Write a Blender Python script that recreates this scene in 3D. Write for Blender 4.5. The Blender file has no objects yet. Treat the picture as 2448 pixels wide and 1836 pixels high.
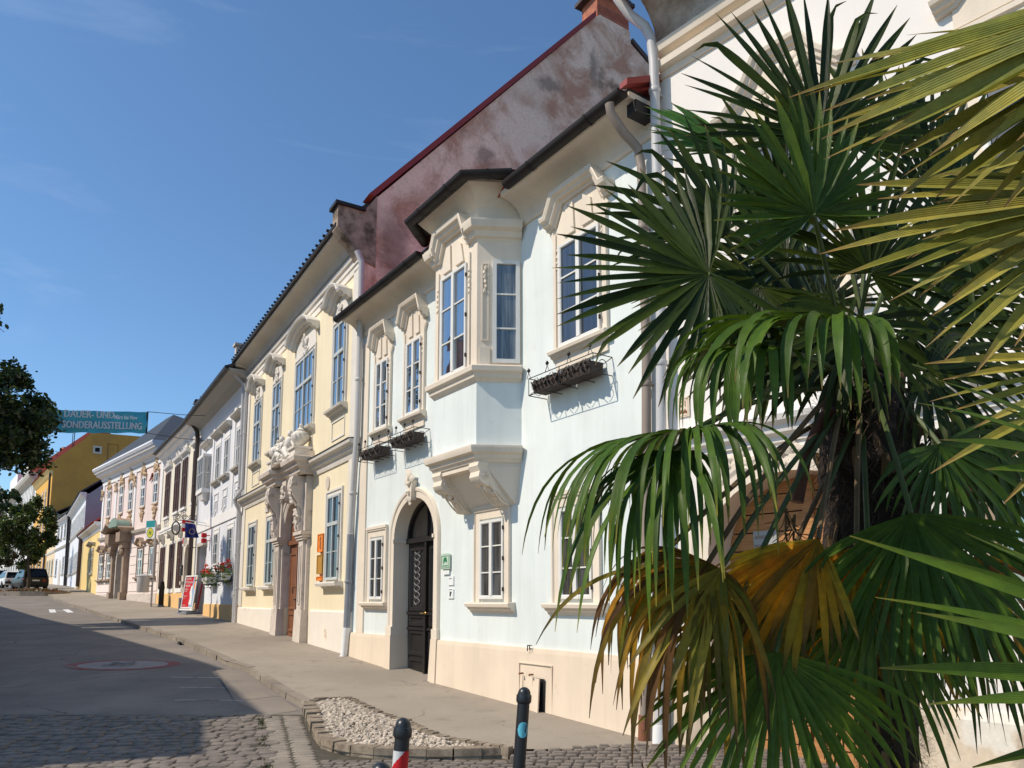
import bpy, bmesh, math, random
from mathutils import Vector, Matrix, noise as mnoise
R = random.Random(11)
SC = bpy.context.scene
COL = SC.collection
PI = math.pi
EYE, FPX, CXP, CYP, PITCH = 1.6, 1800.0, 1224.0, 1203.5, math.radians(7.33)
SUN_AZ, SUN_EL = math.radians(250.8), math.radians(46)

def lin(r, g, b):
    f = lambda c: (c / 255 / 12.92) if c <= 10 else ((c / 255 + .055) / 1.055) ** 2.4
    return (f(r), f(g), f(b), 1)

def at(u, v, Y):
    """a point of the place: Y metres ahead of the camera, seen at photo pixel u, v"""
    x = (u - CXP) / FPX; y = -(v - CYP) / FPX
    d = Vector((x, math.cos(PITCH) - y * math.sin(PITCH), math.sin(PITCH) + y * math.cos(PITCH)))
    return d * (Y / d.y) + Vector((0, 0, EYE))

HK = [(-60, -2.5), (-30, -1.2), (0, -.2), (6, -.06), (9.08, 0), (13.6, .21), (16.4, .43), (26.3, .83), (33, .99), (37, 1.17),
      (43.6, 1.42), (50, 1.72), (54, 2.02), (60, 2.36), (68, 2.68), (82, 3.15), (95, 3.6), (120, 4.3), (300, 11)]
def GH(y):
    for (a, b), (c, d) in zip(HK, HK[1:]):
        if y <= c: return b + (d - b) * (y - a) / (c - a)
    return HK[-1][1]

# ------------------------------------------------------------------ meshes
fac = lambda a, b, c: (a, -c, b)          # facade: along, up, outward
plan = lambda a, b, c: (a, b, c)          # plan: x, y, height
class MB:
    def __init__(s): s.v = []; s.f = []; s.m = []; s.c = None
    def face(s, pts, m=0):
        n = len(s.v); s.v += [tuple(p) for p in pts]; s.f.append(tuple(range(n, n + len(pts)))); s.m.append(m)
    def box(s, x0, x1, y0, y1, z0, z1, m=0):
        n = len(s.v)
        s.v += [(x0,y0,z0),(x1,y0,z0),(x1,y1,z0),(x0,y1,z0),(x0,y0,z1),(x1,y0,z1),(x1,y1,z1),(x0,y1,z1)]
        for q in ((0,3,2,1),(4,5,6,7),(0,1,5,4),(1,2,6,5),(2,3,7,6),(3,0,4,7)):
            s.f.append(tuple(n + i for i in q)); s.m.append(m)
    def hexa(s, p, m=0):
        n = len(s.v); s.v += [tuple(q) for q in p]
        for q in ((0,3,2,1),(4,5,6,7),(0,1,5,4),(1,2,6,5),(2,3,7,6),(3,0,4,7)):
            s.f.append(tuple(n + i for i in q)); s.m.append(m)
    def prism(s, poly, mapf, c0, c1, m=0):
        n = len(s.v); k = len(poly)
        s.v += [mapf(a, b, c0) for a, b in poly] + [mapf(a, b, c1) for a, b in poly]
        s.f.append(tuple(n + i for i in range(k))); s.f.append(tuple(n + k + i for i in reversed(range(k)))); s.m += [m, m]
        for i in range(k):
            j = (i + 1) % k; s.f.append((n + i, n + j, n + k + j, n + k + i)); s.m.append(m)
    def sweep(s, path, prof, mapf, closed=False, m=0, caps=True):
        """profile (offset to the left of the path, outward) along a mitred path"""
        P = [Vector(p) for p in path]; k = len(P); q = len(prof); n0 = len(s.v)
        for i in range(k):
            if closed: d0 = (P[i] - P[i-1]).normalized(); d1 = (P[(i+1) % k] - P[i]).normalized()
            else:
                d0 = (P[i] - P[i-1]).normalized() if i else None
                d1 = (P[i+1] - P[i]).normalized() if i < k - 1 else None
                if d0 is None: d0 = d1
                if d1 is None: d1 = d0
            a = Vector((-d0.y, d0.x)); b = Vector((-d1.y, d1.x)); n = a + b
            n = n / max(n.dot(a), .25) if n.length > 1e-6 else a
            for o, c in prof: s.v.append(mapf(P[i].x + n.x * o, P[i].y + n.y * o, c))
        for i in range(k if closed else k - 1):
            A = n0 + i * q; B = n0 + ((i + 1) % k) * q
            for j in range(q):
                h = (j + 1) % q; s.f.append((A + j, A + h, B + h, B + j)); s.m.append(m)
        if caps and not closed:
            s.f.append(tuple(n0 + j for j in reversed(range(q)))); s.f.append(tuple(n0 + (k - 1) * q + j for j in range(q))); s.m += [m, m]
    def tube(s, path, r, n=8, m=0, caps=True):
        P = [Vector(p) for p in path]; n0 = len(s.v); k = len(P); up = None
        for i in range(k):
            d = (P[min(i + 1, k - 1)] - P[max(i - 1, 0)]).normalized()
            if up is None:
                up = Vector((0, 0, 1)) if abs(d.z) < .9 else Vector((1, 0, 0))
            e = d.cross(up).normalized(); up = e.cross(d).normalized()
            ri = r[i] if isinstance(r, (list, tuple)) else r
            for j in range(n):
                t = 2 * PI * j / n; s.v.append(tuple(P[i] + e * (math.cos(t) * ri) + up * (math.sin(t) * ri)))
        for i in range(k - 1):
            for j in range(n):
                h = (j + 1) % n; s.f.append((n0 + i*n + j, n0 + i*n + h, n0 + (i+1)*n + h, n0 + (i+1)*n + j)); s.m.append(m)
        if caps:
            s.f.append(tuple(n0 + j for j in reversed(range(n)))); s.f.append(tuple(n0 + (k-1)*n + j for j in range(n))); s.m += [m, m]
    def lathe(s, prof, c=(0, 0, 0), n=16, m=0, ax=(0, 0, 1)):
        n0 = len(s.v); k = len(prof); A = Vector(ax).normalized(); q = Vector((0, 0, 1)).rotation_difference(A)
        for r, z in prof:
            for j in range(n):
                t = 2 * PI * j / n; w = q @ Vector((r * math.cos(t), r * math.sin(t), z)); s.v.append((c[0] + w.x, c[1] + w.y, c[2] + w.z))
        for i in range(k - 1):
            for j in range(n):
                h = (j + 1) % n; s.f.append((n0 + i*n + j, n0 + i*n + h, n0 + (i+1)*n + h, n0 + (i+1)*n + j)); s.m.append(m)
        s.f.append(tuple(n0 + j for j in reversed(range(n)))); s.f.append(tuple(n0 + (k-1)*n + j for j in range(n))); s.m += [m, m]
    def blob(s, c, sc, seed=0, amp=.25, seg=7, ring=5, m=0, rot=0):
        n0 = len(s.v); cr, sr = math.cos(rot), math.sin(rot)
        for i in range(ring + 1):
            th = PI * i / ring
            for j in range(seg):
                ph = 2 * PI * j / seg; p = Vector((math.sin(th) * math.cos(ph), math.sin(th) * math.sin(ph), math.cos(th)))
                k = 1 + amp * mnoise.noise(p * 1.7 + Vector((seed * 3.1, seed * 1.7, 0)))
                x, y, z = p.x * sc[0] * k, p.y * sc[1] * k, p.z * sc[2] * k
                s.v.append((c[0] + x * cr - z * sr, c[1] + y, c[2] + x * sr + z * cr))
        for i in range(ring):
            for j in range(seg):
                h = (j + 1) % seg; s.f.append((n0 + i*seg + j, n0 + (i+1)*seg + j, n0 + (i+1)*seg + h, n0 + i*seg + h)); s.m.append(m)
    def build(s, name, mats, parent=None, smooth=None, zb=0.0, fix=True, loc=None):
        me = bpy.data.meshes.new(name)
        v = [(x, y, z - zb) for x, y, z in s.v] if zb else s.v
        me.from_pydata(v, [], s.f)
        mats = mats if isinstance(mats, (list, tuple)) else [mats]
        for q in mats: me.materials.append(q)
        me.polygons.foreach_set('material_index', s.m)
        if s.c:
            ca = me.color_attributes.new('Col', 'FLOAT_COLOR', 'POINT')
            ca.data.foreach_set('color', [x for c in s.c for x in c])
        me.validate()
        if fix:
            bm = bmesh.new(); bm.from_mesh(me)
            bmesh.ops.remove_doubles(bm, verts=bm.verts, dist=1e-5)
            bmesh.ops.recalc_face_normals(bm, faces=bm.faces); bm.to_mesh(me); bm.free()
        if smooth is not None:
            me.shade_smooth(); me.set_sharp_from_angle(angle=smooth)
        me.update()
        o = bpy.data.objects.new(name, me); COL.objects.link(o)
        if parent: o.parent = parent
        if loc: o.location = loc
        return o

def tag(o, label=None, cat=None, group=None, kind=None):
    if label: o['label'] = label
    if cat: o['category'] = cat
    if group: o['group'] = group
    if kind: o['kind'] = kind
    return o
def thing(name, label, cat, loc=(0, 0, 0), rz=0, group=None):
    o = bpy.data.objects.new(name, None); COL.objects.link(o); o.empty_display_size = .3
    o.location = loc; o.rotation_euler = (0, 0, rz)
    return tag(o, label, cat, group)
def copy_tree(o, parent=None):
    c = o.copy(); COL.objects.link(c)
    if parent: c.parent = parent
    for ch in list(o.children): copy_tree(ch, c)
    return c
def text(s, size, m, parent, M, name='lettering', ext=.002, align='LEFT', sx=1.0, bold=0.0):
    cu = bpy.data.curves.new(name, 'FONT'); cu.body = s; cu.size = size; cu.extrude = ext; cu.align_x = align; cu.resolution_u = 2; cu.offset = bold
    t = bpy.data.objects.new(name, cu); COL.objects.link(t); bpy.context.view_layer.update()
    me = bpy.data.meshes.new_from_object(t); bpy.data.objects.remove(t)
    me.transform(Matrix.Diagonal((sx, 1, 1, 1))); me.transform(M); me.materials.clear(); me.materials.append(m)
    o = bpy.data.objects.new(name, me); COL.objects.link(o); o.parent = parent
    return o
def frame_M(origin, xa, ya):
    x = Vector(xa).normalized(); y = Vector(ya).normalized(); z = x.cross(y)
    return Matrix(((x.x, y.x, z.x, origin[0]), (x.y, y.y, z.y, origin[1]), (x.z, y.z, z.z, origin[2]), (0, 0, 0, 1)))

# ------------------------------------------------------------------ materials
def newmat(name):
    m = bpy.data.materials.new(name); m.use_nodes = True
    nt = m.node_tree; return m, nt, nt.nodes, nt.links, nt.nodes['Principled BSDF']
def noise(nt, scale, detail=4, rough=.55, co=None, dist=0):
    n = nt.nodes.new('ShaderNodeTexNoise'); n.inputs['Scale'].default_value = scale; n.inputs['Detail'].default_value = detail
    n.inputs['Roughness'].default_value = rough; n.inputs['Distortion'].default_value = dist
    if co is None:
        co = nt.nodes.new('ShaderNodeTexCoord').outputs['Object']
    nt.links.new(co, n.inputs['Vector']); return n
def ramp(nt, src, stops):
    r = nt.nodes.new('ShaderNodeValToRGB'); e = r.color_ramp.elements
    while len(e) < len(stops): e.new(.5)
    for el, (p, c) in zip(e, stops): el.position = p; el.color = c if len(c) == 4 else (*c, 1)
    nt.links.new(src, r.inputs[0]); return r
def mixc(nt, fac_, a, b, mode='MIX'):
    n = nt.nodes.new('ShaderNodeMix'); n.data_type = 'RGBA'; n.blend_type = mode
    for s, i in ((fac_, 0), (a, 6), (b, 7)):
        if hasattr(s, 'is_output'): nt.links.new(s, n.inputs[i])
        else: n.inputs[i].default_value = s
    return n.outputs[2]
def bump(nt, src, strength, dist=.02):
    b = nt.nodes.new('ShaderNodeBump'); b.inputs['Strength'].default_value = strength; b.inputs['Distance'].default_value = dist
    nt.links.new(src, b.inputs['Height']); return b
G3 = lambda v: (v, v, v, 1)
def mat(name, rgb, rough=.85, var=.08, vs=2.0, bmp=.15, bs=45, spec=.25, stain=None, ss=1.2, sat=(.55, .72), metal=0, bdist=.01, streak=0.0):
    """painted or plain surface: mottled colour, grain, optional stains of another colour"""
    m, nt, N, L, P = newmat(name)
    c = rgb if len(rgb) == 4 else (*rgb, 1)
    n = noise(nt, vs, 6, .6); r = ramp(nt, n.outputs[0], [(.3, G3(1 - var)), (.7, G3(1 + var * .6))])
    col = mixc(nt, 1.0, c, r.outputs[0], 'MULTIPLY')
    if streak:
        tcs = nt.nodes.new('ShaderNodeTexCoord'); mps = nt.nodes.new('ShaderNodeMapping'); nt.links.new(tcs.outputs['Object'], mps.inputs[0]); mps.inputs['Scale'].default_value = (5, 5, .35)
        ns = noise(nt, 1.0, 6, .65, mps.outputs[0]); nl = noise(nt, .45, 4, .6); nsp = noise(nt, 3.3, 9, .72)
        col = mixc(nt, 1.0, col, ramp(nt, ns.outputs[0], [(.42, G3(1)), (.72, G3(1 - streak))]).outputs[0], 'MULTIPLY')
        col = mixc(nt, 1.0, col, ramp(nt, nl.outputs[0], [(.35, (1 - streak * .8, 1 - streak * .9, 1 - streak, 1)), (.6, G3(1.02))]).outputs[0], 'MULTIPLY')
        col = mixc(nt, 1.0, col, ramp(nt, nsp.outputs[0], [(.62, G3(1)), (.70, (1 - streak, 1 - streak * 1.2, 1 - streak * 1.5, 1))]).outputs[0], 'MULTIPLY')
    if stain:
        n2 = noise(nt, ss, 8, .65); r2 = ramp(nt, n2.outputs[0], [(sat[0], G3(0)), (sat[1], G3(1))])
        col = mixc(nt, r2.outputs[0], col, (*stain[:3], 1))
    L.new(col, P.inputs['Base Color']); P.inputs['Roughness'].default_value = rough
    P.inputs['Specular IOR Level'].default_value = spec; P.inputs['Metallic'].default_value = metal
    if bmp:
        n3 = noise(nt, bs, 5, .6); L.new(bump(nt, n3.outputs[0], bmp, bdist).outputs[0], P.inputs['Normal'])
    return m
def plain(name, rgb, rough=.6, spec=.4, metal=0):
    return mat(name, rgb, rough, .05, 6, .03, 80, spec, metal=metal)
def glass(name, tint, refl=.4, graze=.95):
    m, nt, N, L, P = newmat(name)
    oi = N.new('ShaderNodeObjectInfo'); tcw = nt.nodes.new('ShaderNodeTexCoord'); mpw = nt.nodes.new('ShaderNodeMapping'); nt.links.new(tcw.outputs['Object'], mpw.inputs[0]); mpw.inputs['Scale'].default_value = (14, 14, .9)
    cn = noise(nt, 1.0, 3, .6, mpw.outputs[0]); ra = ramp(nt, oi.outputs['Random'], [(.3, G3(.6)), (.75, G3(2.2)), (1, G3(5))])
    L.new(mixc(nt, 1.0, mixc(nt, 1.0, (*tint, 1), ra.outputs[0], 'MULTIPLY'), ramp(nt, cn.outputs[0], [(.38, G3(.35)), (.62, G3(1.7))]).outputs[0], 'MULTIPLY'), P.inputs['Base Color']); P.inputs['Roughness'].default_value = .3
    g = N.new('ShaderNodeBsdfGlossy'); g.inputs['Roughness'].default_value = .02
    n = noise(nt, 2.2, 1, .4); L.new(bump(nt, n.outputs[0], .11, .05).outputs[0], g.inputs['Normal'])
    lw = N.new('ShaderNodeLayerWeight'); lw.inputs[0].default_value = .35
    mx = N.new('ShaderNodeMixShader'); out = N['Material Output']
    mp = N.new('ShaderNodeMapRange'); mp.inputs[3].default_value = refl; mp.inputs[4].default_value = graze
    L.new(lw.outputs['Facing'], mp.inputs[0]); L.new(mp.outputs[0], mx.inputs[0])
    L.new(P.outputs[0], mx.inputs[1]); L.new(g.outputs[0], mx.inputs[2]); L.new(mx.outputs[0], out.inputs[0])
    return m
M = {}
M['glass'] = glass('window_glass', (.02, .025, .03), .30)
M['glass_grey'] = glass('curtained_glass', (.05, .055, .055), .10, .5)
M['glass_dark'] = glass('dark_glass', (.012, .012, .012), .06, .32)
M['pale_blue'] = mat('pale_blue_plaster', (.735, .79, .77), .9, .04, .8, .18, 40, streak=.085)
M['cream_trim'] = mat('cream_stucco', (.76, .67, .55), .85, .06, 1.5, .16, 35, streak=.07)
M['peach'] = mat('peach_plinth', (.76, .64, .50), .9, .05, 1.2, .18, 40, streak=.08)
M['yellow'] = mat('yellow_plaster', (.83, .73, .52), .9, .05, .7, .14, 45, streak=.06)
M['stone_white'] = mat('whitewashed_stone', (.74, .70, .63), .85, .08, 2.5, .22, 28, streak=.08)
M['plinth_white'] = mat('worn_white_plinth', (.78, .72, .63), .9, .06, 1.5, .25, 25, stain=(.5, .34, .2), ss=1.6, sat=(.62, .7))
M['portal_stone'] = mat('portal_sandstone', (.62, .55, .48), .85, .14, 3, .3, 25, stain=(.28, .24, .2), ss=2.5, sat=(.58, .75))
M['lilac_white'] = mat('lilac_white_plaster', (.74, .76, .80), .9, .04, .8, .1, 50, streak=.06)
M['white'] = mat('white_plaster', (.80, .79, .77), .88, .04, 1, .1, 50)
M['cream'] = mat('cream_plaster', (.80, .74, .60), .9, .04, .8, .1, 50, streak=.06)
M['orange_plinth'] = mat('orange_plinth', (.78, .50, .22), .9, .07, 1, .15, 40)
M['pink'] = mat('pink_plaster', (.80, .67, .62), .9, .05, .5, .1, 40, streak=.06)
M['ochre_stucco'] = mat('ochre_stucco', (.55, .40, .25), .9, .25, 8, .5, 14)
M['brown_stone'] = mat('brown_sandstone', (.36, .27, .20), .85, .2, 3, .3, 18)
M['lemon'] = mat('lemon_plaster', (.80, .60, .26), .9, .06, .6, .1, 40)
M['ochre'] = mat('ochre_plaster', (.74, .42, .10), .9, .08, .35, .1, 30)
M['ochre_gable'] = mat('weathered_ochre_gable', (.58, .29, .065), .9, .14, .3, .15, 20, stain=(.36, .19, .07), ss=.25, sat=(.5, .8))
M['grey_wall'] = mat('grey_gable', (.33, .37, .40), .9, .12, .5, .15, 25)
M['beige'] = mat('beige_plaster', (.74, .60, .40), .9, .06, .6, .1, 40)
M['soffit'] = mat('grey_eaves', (.42, .40, .36), .85, .06, 1, .08, 40)
M['cove_grey'] = mat('stone_grey_cove', (.55, .51, .44), .85, .1, 1.4, .2, 30)
M['gutter'] = mat('brown_gutter', (.022, .018, .016), .55, .2, 3, .05, 40, spec=.35)
M['grey_pipe'] = mat('painted_pipe', (.52, .51, .50), .45, .08, 3, .04, 40, spec=.5)
M['zinc'] = mat('dull_zinc', (.24, .26, .29), .5, .15, 4, .06, 40, spec=.5)
M['copper'] = mat('dark_copper', (.055, .032, .025), .5, .2, 4, .05, 30, spec=.5)
M['rust'] = mat('rusty_iron', (.22, .09, .05), .8, .3, 12, .3, 50)
M['roof_red'] = mat('red_clay_roof', (.36, .07, .05), .8, .15, 3, .4, 9)
M['red_metal'] = mat('red_painted_metal', (.26, .035, .03), .5, .15, 3, .05, 20, spec=.4)
M['roof_dark'] = mat('dark_roof', (.08, .065, .06), .8, .2, 3, .4, 9)
M['roof_grey'] = mat('grey_roof', (.045, .055, .07), .8, .1, 2, .2, 9)
M['win_white'] = plain('white_window_paint', (.72, .71, .67), .5)
M['win_grey'] = plain('grey_window_paint', (.50, .53, .52), .5)
M['black_wood'] = mat('black_door_wood', (.018, .015, .014), .42, .25, 5, .08, 60, spec=.5)
M['door_shade'] = mat('dark_olive_door', (.07, .06, .04), .6, .2, 4, .1, 40)
M['brown_wood'] = mat('brown_door_wood', (.21, .085, .04), .5, .2, 4, .1, 40, spec=.4)
M['shutter'] = mat('dark_brown_shutter', (.085, .04, .03), .6, .2, 4, .08, 40)
M['iron'] = plain('black_iron', (.022, .018, .016), .55)
M['fabric_brown'] = mat('brown_basket_lining', (.06, .045, .038), .7, .4, 18, .6, 14)
M['gold'] = plain('brass', (.55, .36, .12), .35, .5, .8)
M['red'] = plain('red_paint', (.55, .015, .02), .5)
M['blue'] = plain('blue_cloth', (.02, .03, .19), .8)
M['teal'] = plain('teal_sign', (.02, .28, .30), .5)
M['sign_yellow'] = plain('yellow_sign', (.72, .62, .05), .5)
M['sign_green'] = plain('green_paint', (.02, .19, .07), .5)
M['orange_box'] = plain('orange_sign', (.85, .24, .015), .45)
M['ochre_box'] = plain('ochre_sign', (.48, .24, .03), .5)
M['paper'] = plain('paper', (.78, .80, .78), .6)
M['pale_green'] = mat('pale_green_enamel', (.50, .62, .50), .35, .15, 9, 0, spec=.5)
M['ink'] = plain('dark_ink', (.05, .05, .055), .6)
M['sign_grey'] = mat('grey_enamel', (.36, .37, .36), .45, .1, 8, .02, spec=.5)
M['white_paint'] = plain('white_paint', (.78, .78, .76), .5)
M['bollard'] = plain('black_bollard_paint', (.016, .019, .024), .36, .5)
M['sky_sticker'] = mat('turquoise_sticker', (.12, .47, .60), .4, .2, 30, 0)
# ------------------------------------------------------------------ camera, light, sky
cam = bpy.data.cameras.new('camera'); co = bpy.data.objects.new('camera', cam); COL.objects.link(co)
co.location = (0, 0, EYE); co.rotation_euler = (PI / 2 + PITCH, 0, 0)
cam.sensor_width = 36; cam.lens = 36 * FPX / 2448; cam.shift_y = (CYP - 918) / 2448; cam.clip_end = 2000; cam.clip_start = .05
SC.camera = co
ld = bpy.data.lights.new('sun', 'SUN'); lo = bpy.data.objects.new('sun', ld); COL.objects.link(lo)
sdir = Vector((math.sin(SUN_AZ) * math.cos(SUN_EL), math.cos(SUN_AZ) * math.cos(SUN_EL), math.sin(SUN_EL)))
lo.rotation_euler = (-sdir).to_track_quat('-Z', 'Y').to_euler(); lo.location = sdir * 60
ld.energy = 4.4; ld.angle = math.radians(.5); ld.color = (1, .885, .735)
W = bpy.data.worlds.new('World'); SC.world = W; W.use_nodes = True
nt = W.node_tree; N = nt.nodes; L = nt.links
sk = N.new('ShaderNodeTexSky'); sk.sky_type = 'NISHITA'; sk.sun_disc = False; sk.sun_elevation = SUN_EL; sk.sun_rotation = SUN_AZ
sk.air_density = 1.0; sk.dust_density = .3; sk.ozone_density = 3.0; sk.altitude = 200
bg = N['Background']; bg.inputs['Strength'].default_value = .15
tc = N.new('ShaderNodeTexCoord'); mp = N.new('ShaderNodeMapping'); L.new(tc.outputs['Generated'], mp.inputs[0])
mp.inputs['Rotation'].default_value = (0, math.radians(14), math.radians(35)); mp.inputs['Scale'].default_value = (1.2, 5, 11)
nz = noise(nt, 1.3, 9, .62, mp.outputs[0], .6); rz_ = ramp(nt, nz.outputs[0], [(.57, G3(0)), (.85, G3(.22))])
skc = mixc(nt, 1.0, sk.outputs[0], (.82, 1.0, 1.09, 1), 'MULTIPLY')
colr = mixc(nt, rz_.outputs[0], skc, (4.2, 5.2, 6.6, 1)); L.new(colr, bg.inputs[0])
SC.view_settings.view_transform = 'Standard'; SC.view_settings.look = 'None'; SC.view_settings.exposure = 0; SC.view_settings.gamma = 1
SC.cycles.max_bounces = 6; SC.cycles.transparent_max_bounces = 6

# ------------------------------------------------------------------ house positions (plan corner, street bearing)
HOUSES = {'white': ((1.618, 9.079), -34.77), 'yellow': ((-3.43, 16.36), -31.13), 'lblue': ((-9.46, 26.34), -31.63), 'cream': ((-14.60, 34.67), -33.1),
          'pink': ((-20.42, 43.60), -41.82), 'yel2': ((-29.41, 53.65), -34.0), 'lilac': ((-37.30, 65.35), -33.12), 'lilac2': ((-48.60, 82.66), -36.32),
          'beige': ((-57.47, 94.73), -36.32), 'orange': ((-64.01, 103.62), -37.92), 'wfar': ((-76.04, 119.06), -38.22), 'right': ((1.618, 9.079), -41.82)}
def hframe(k):
    (x, y), a = HOUSES[k]; a = math.radians(a)
    return Vector((x, y, 0)), Vector((-math.sin(a), -math.cos(a), 0)), Vector((math.cos(a), -math.sin(a), 0)), math.atan2(-math.cos(a), -math.sin(a))
def hpt(k, x, out=0, z=0):
    o, X, Y, r = hframe(k); return o + X * x - Y * out + Vector((0, 0, z))

# ------------------------------------------------------------------ ground
def asphalt(name, base, dark, vs=.7):
    m, nt, N, L, P = newmat(name)
    n1 = noise(nt, vs, 6, .6); n2 = noise(nt, 90, 3, .7); n3 = noise(nt, .22, 3, .5)
    c = mixc(nt, ramp(nt, n1.outputs[0], [(.35, G3(0)), (.7, G3(1))]).outputs[0], (*dark, 1), (*base, 1))
    c = mixc(nt, .8, c, ramp(nt, n2.outputs[0], [(.3, G3(.7)), (.7, G3(1.2))]).outputs[0], 'MULTIPLY')
    c = mixc(nt, .7, c, ramp(nt, n3.outputs[0], [(.35, G3(.86)), (.65, G3(1.1))]).outputs[0], 'MULTIPLY')
    tcv = nt.nodes.new('ShaderNodeTexCoord'); nd = noise(nt, 1.6, 5, .6, tcv.outputs['Object']); dv_ = mixc(nt, .35, tcv.outputs['Object'], nd.outputs[1])
    vo = N.new('ShaderNodeTexVoronoi'); vo.feature = 'DISTANCE_TO_EDGE'; vo.inputs['Scale'].default_value = .55; L.new(dv_, vo.inputs['Vector'])
    ck = ramp(nt, vo.outputs['Distance'], [(.0, G3(.45)), (.012, G3(1))]); ckm = ramp(nt, n1.outputs[0], [(.5, G3(0)), (.56, G3(.8))])
    c = mixc(nt, ckm.outputs[0], c, mixc(nt, 1.0, c, ck.outputs[0], 'MULTIPLY'))
    v2 = N.new('ShaderNodeTexVoronoi'); v2.inputs['Scale'].default_value = 2.3; L.new(tcv.outputs['Object'], v2.inputs['Vector'])
    c = mixc(nt, 1.0, c, ramp(nt, v2.outputs['Distance'], [(.045, G3(.62)), (.07, G3(1))]).outputs[0], 'MULTIPLY')
    n5 = noise(nt, 2.1, 8, .7); c = mixc(nt, 1.0, c, ramp(nt, n5.outputs[0], [(.55, G3(1)), (.72, G3(.74))]).outputs[0], 'MULTIPLY')
    L.new(c, P.inputs['Base Color']); P.inputs['Roughness'].default_value = .9; P.inputs['Specular IOR Level'].default_value = .2
    L.new(bump(nt, n2.outputs[0], .35, .006).outputs[0], P.inputs['Normal']); return m
M['road'] = asphalt('worn_asphalt', (.27, .235, .20), (.19, .17, .15))
M['pavement'] = asphalt('pavement_asphalt', (.37, .32, .26), (.30, .26, .21), .5)
def stones(name, a, b, s=6):
    m, nt, N, L, P = newmat(name)
    n1 = noise(nt, s, 5, .6); n2 = noise(nt, 55, 4, .65); n3 = noise(nt, 1.1, 3, .6)
    c = mixc(nt, ramp(nt, n1.outputs[0], [(.3, G3(0)), (.7, G3(1))]).outputs[0], (*a, 1), (*b, 1))
    c = mixc(nt, .6, c, ramp(nt, n2.outputs[0], [(.3, G3(.6)), (.75, G3(1.25))]).outputs[0], 'MULTIPLY')
    c = mixc(nt, .6, c, ramp(nt, n3.outputs[0], [(.3, G3(.75)), (.7, G3(1.2))]).outputs[0], 'MULTIPLY')
    L.new(c, P.inputs['Base Color']); P.inputs['Roughness'].default_value = .75; P.inputs['Specular IOR Level'].default_value = .35
    L.new(bump(nt, n2.outputs[0], .4, .01).outputs[0], P.inputs['Normal']); return m
M['cobble'] = stones('granite_cobble', (.14, .118, .10), (.25, .21, .175))
M['granite'] = stones('granite_kerb', (.22, .19, .155), (.33, .28, .22), 3)
M['joint'] = stones('cobble_joint_sand', (.055, .048, .035), (.11, .095, .065), 14)
M['moss'] = stones('moss_and_weeds', (.05, .06, .02), (.10, .10, .04), 20)

RD = .10   # road lies below the pavement
KERB = [(-85, 127), (-64, 97), (-47, 75), (-36.5, 59.2), (-32.25, 52.8), (-25.7, 43.75), (-18.3, 33.7), (-14.0, 27.5), (-12.2, 24.9), (-9.04, 20.6), (-5.9, 15.75), (-5.0, 14.75), (-3.75, 12.5), (-3.08, 11.4)]
BEDF = [(-3.06, 11.2), (-2.85, 10.6), (-2.52, 9.72), (-2.2, 8.97), (-1.93, 8.66), (-1.5, 8.47), (-.8, 8.38), (-.15, 8.47), (.03, 8.5)]
FRONT = [(.05, 8.4), (1.3, 8.5), (2.3, 8.0)]
ys = [-60, -45, -30, -20, -12, -6] + [x * .6 for x in range(0, 190)] + [116, 122, 130, 150, 180, 220, 260, 300]
b = MB(); xs = [-300, -200, -150] + list(range(-120, 40, 8)) + [60, 100, 160, 240]
for y0, y1 in zip(ys, ys[1:]):
    for x0, x1 in zip(xs, xs[1:]):
        b.face([(x0, y0, GH(y0) - RD), (x1, y0, GH(y0) - RD), (x1, y1, GH(y1) - RD), (x0, y1, GH(y1) - RD)])
tag(b.build('road', M['road']), kind='structure')

def wallpath():
    P = []
    for k in ('wfar', 'orange', 'beige', 'lilac2', 'lilac', 'yel2', 'pink', 'cream', 'lblue', 'yellow', 'white'):
        P.append(Vector(HOUSES[k][0]))
    return [Vector((-120, 175))] + P + [Vector((hpt('right', 3.2).x, hpt('right', 3.2).y))]
WP = wallpath()
def x_on(path, y):
    for (a, b) in zip(path, path[1:]):
        a = Vector(a); b = Vector(b)
        lo_, hi_ = min(a.y, b.y), max(a.y, b.y)
        if lo_ <= y <= hi_ and hi_ > lo_: return a.x + (b.x - a.x) * (y - a.y) / (b.y - a.y)
    return None
KP = [Vector(p) for p in KERB + BEDF + FRONT[1:2]]
b = MB(); yy = [8.5 + i * .25 for i in range(0, 60)] + [23.5 + i * 1.0 for i in range(0, 104)]
def inner(y):
    return x_on(KERB + [(-3.06, 11.2), (-1.5, 9.95), (-.6, 8.85), (.03, 8.5)], y)
for y0, y1 in zip(yy, yy[1:]):
    a0, a1 = inner(y0), inner(y1); w0, w1 = x_on(WP, max(y0, 9.08)), x_on(WP, max(y1, 9.08))
    if None in (a0, a1, w0, w1): continue
    n = 6
    for i in range(n):
        f0, f1 = i / n, (i + 1) / n
        p = lambda a, w, f, y: (a + (w + .35 - a) * f, y, GH(y))
        b.face([p(a0, w0, f0, y0), p(a0, w0, f1, y0), p(a1, w1, f1, y1), p(a1, w1, f0, y1)])
pv = b.build('pavement', M['pavement'], fix=True); tag(pv, kind='structure')

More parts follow.
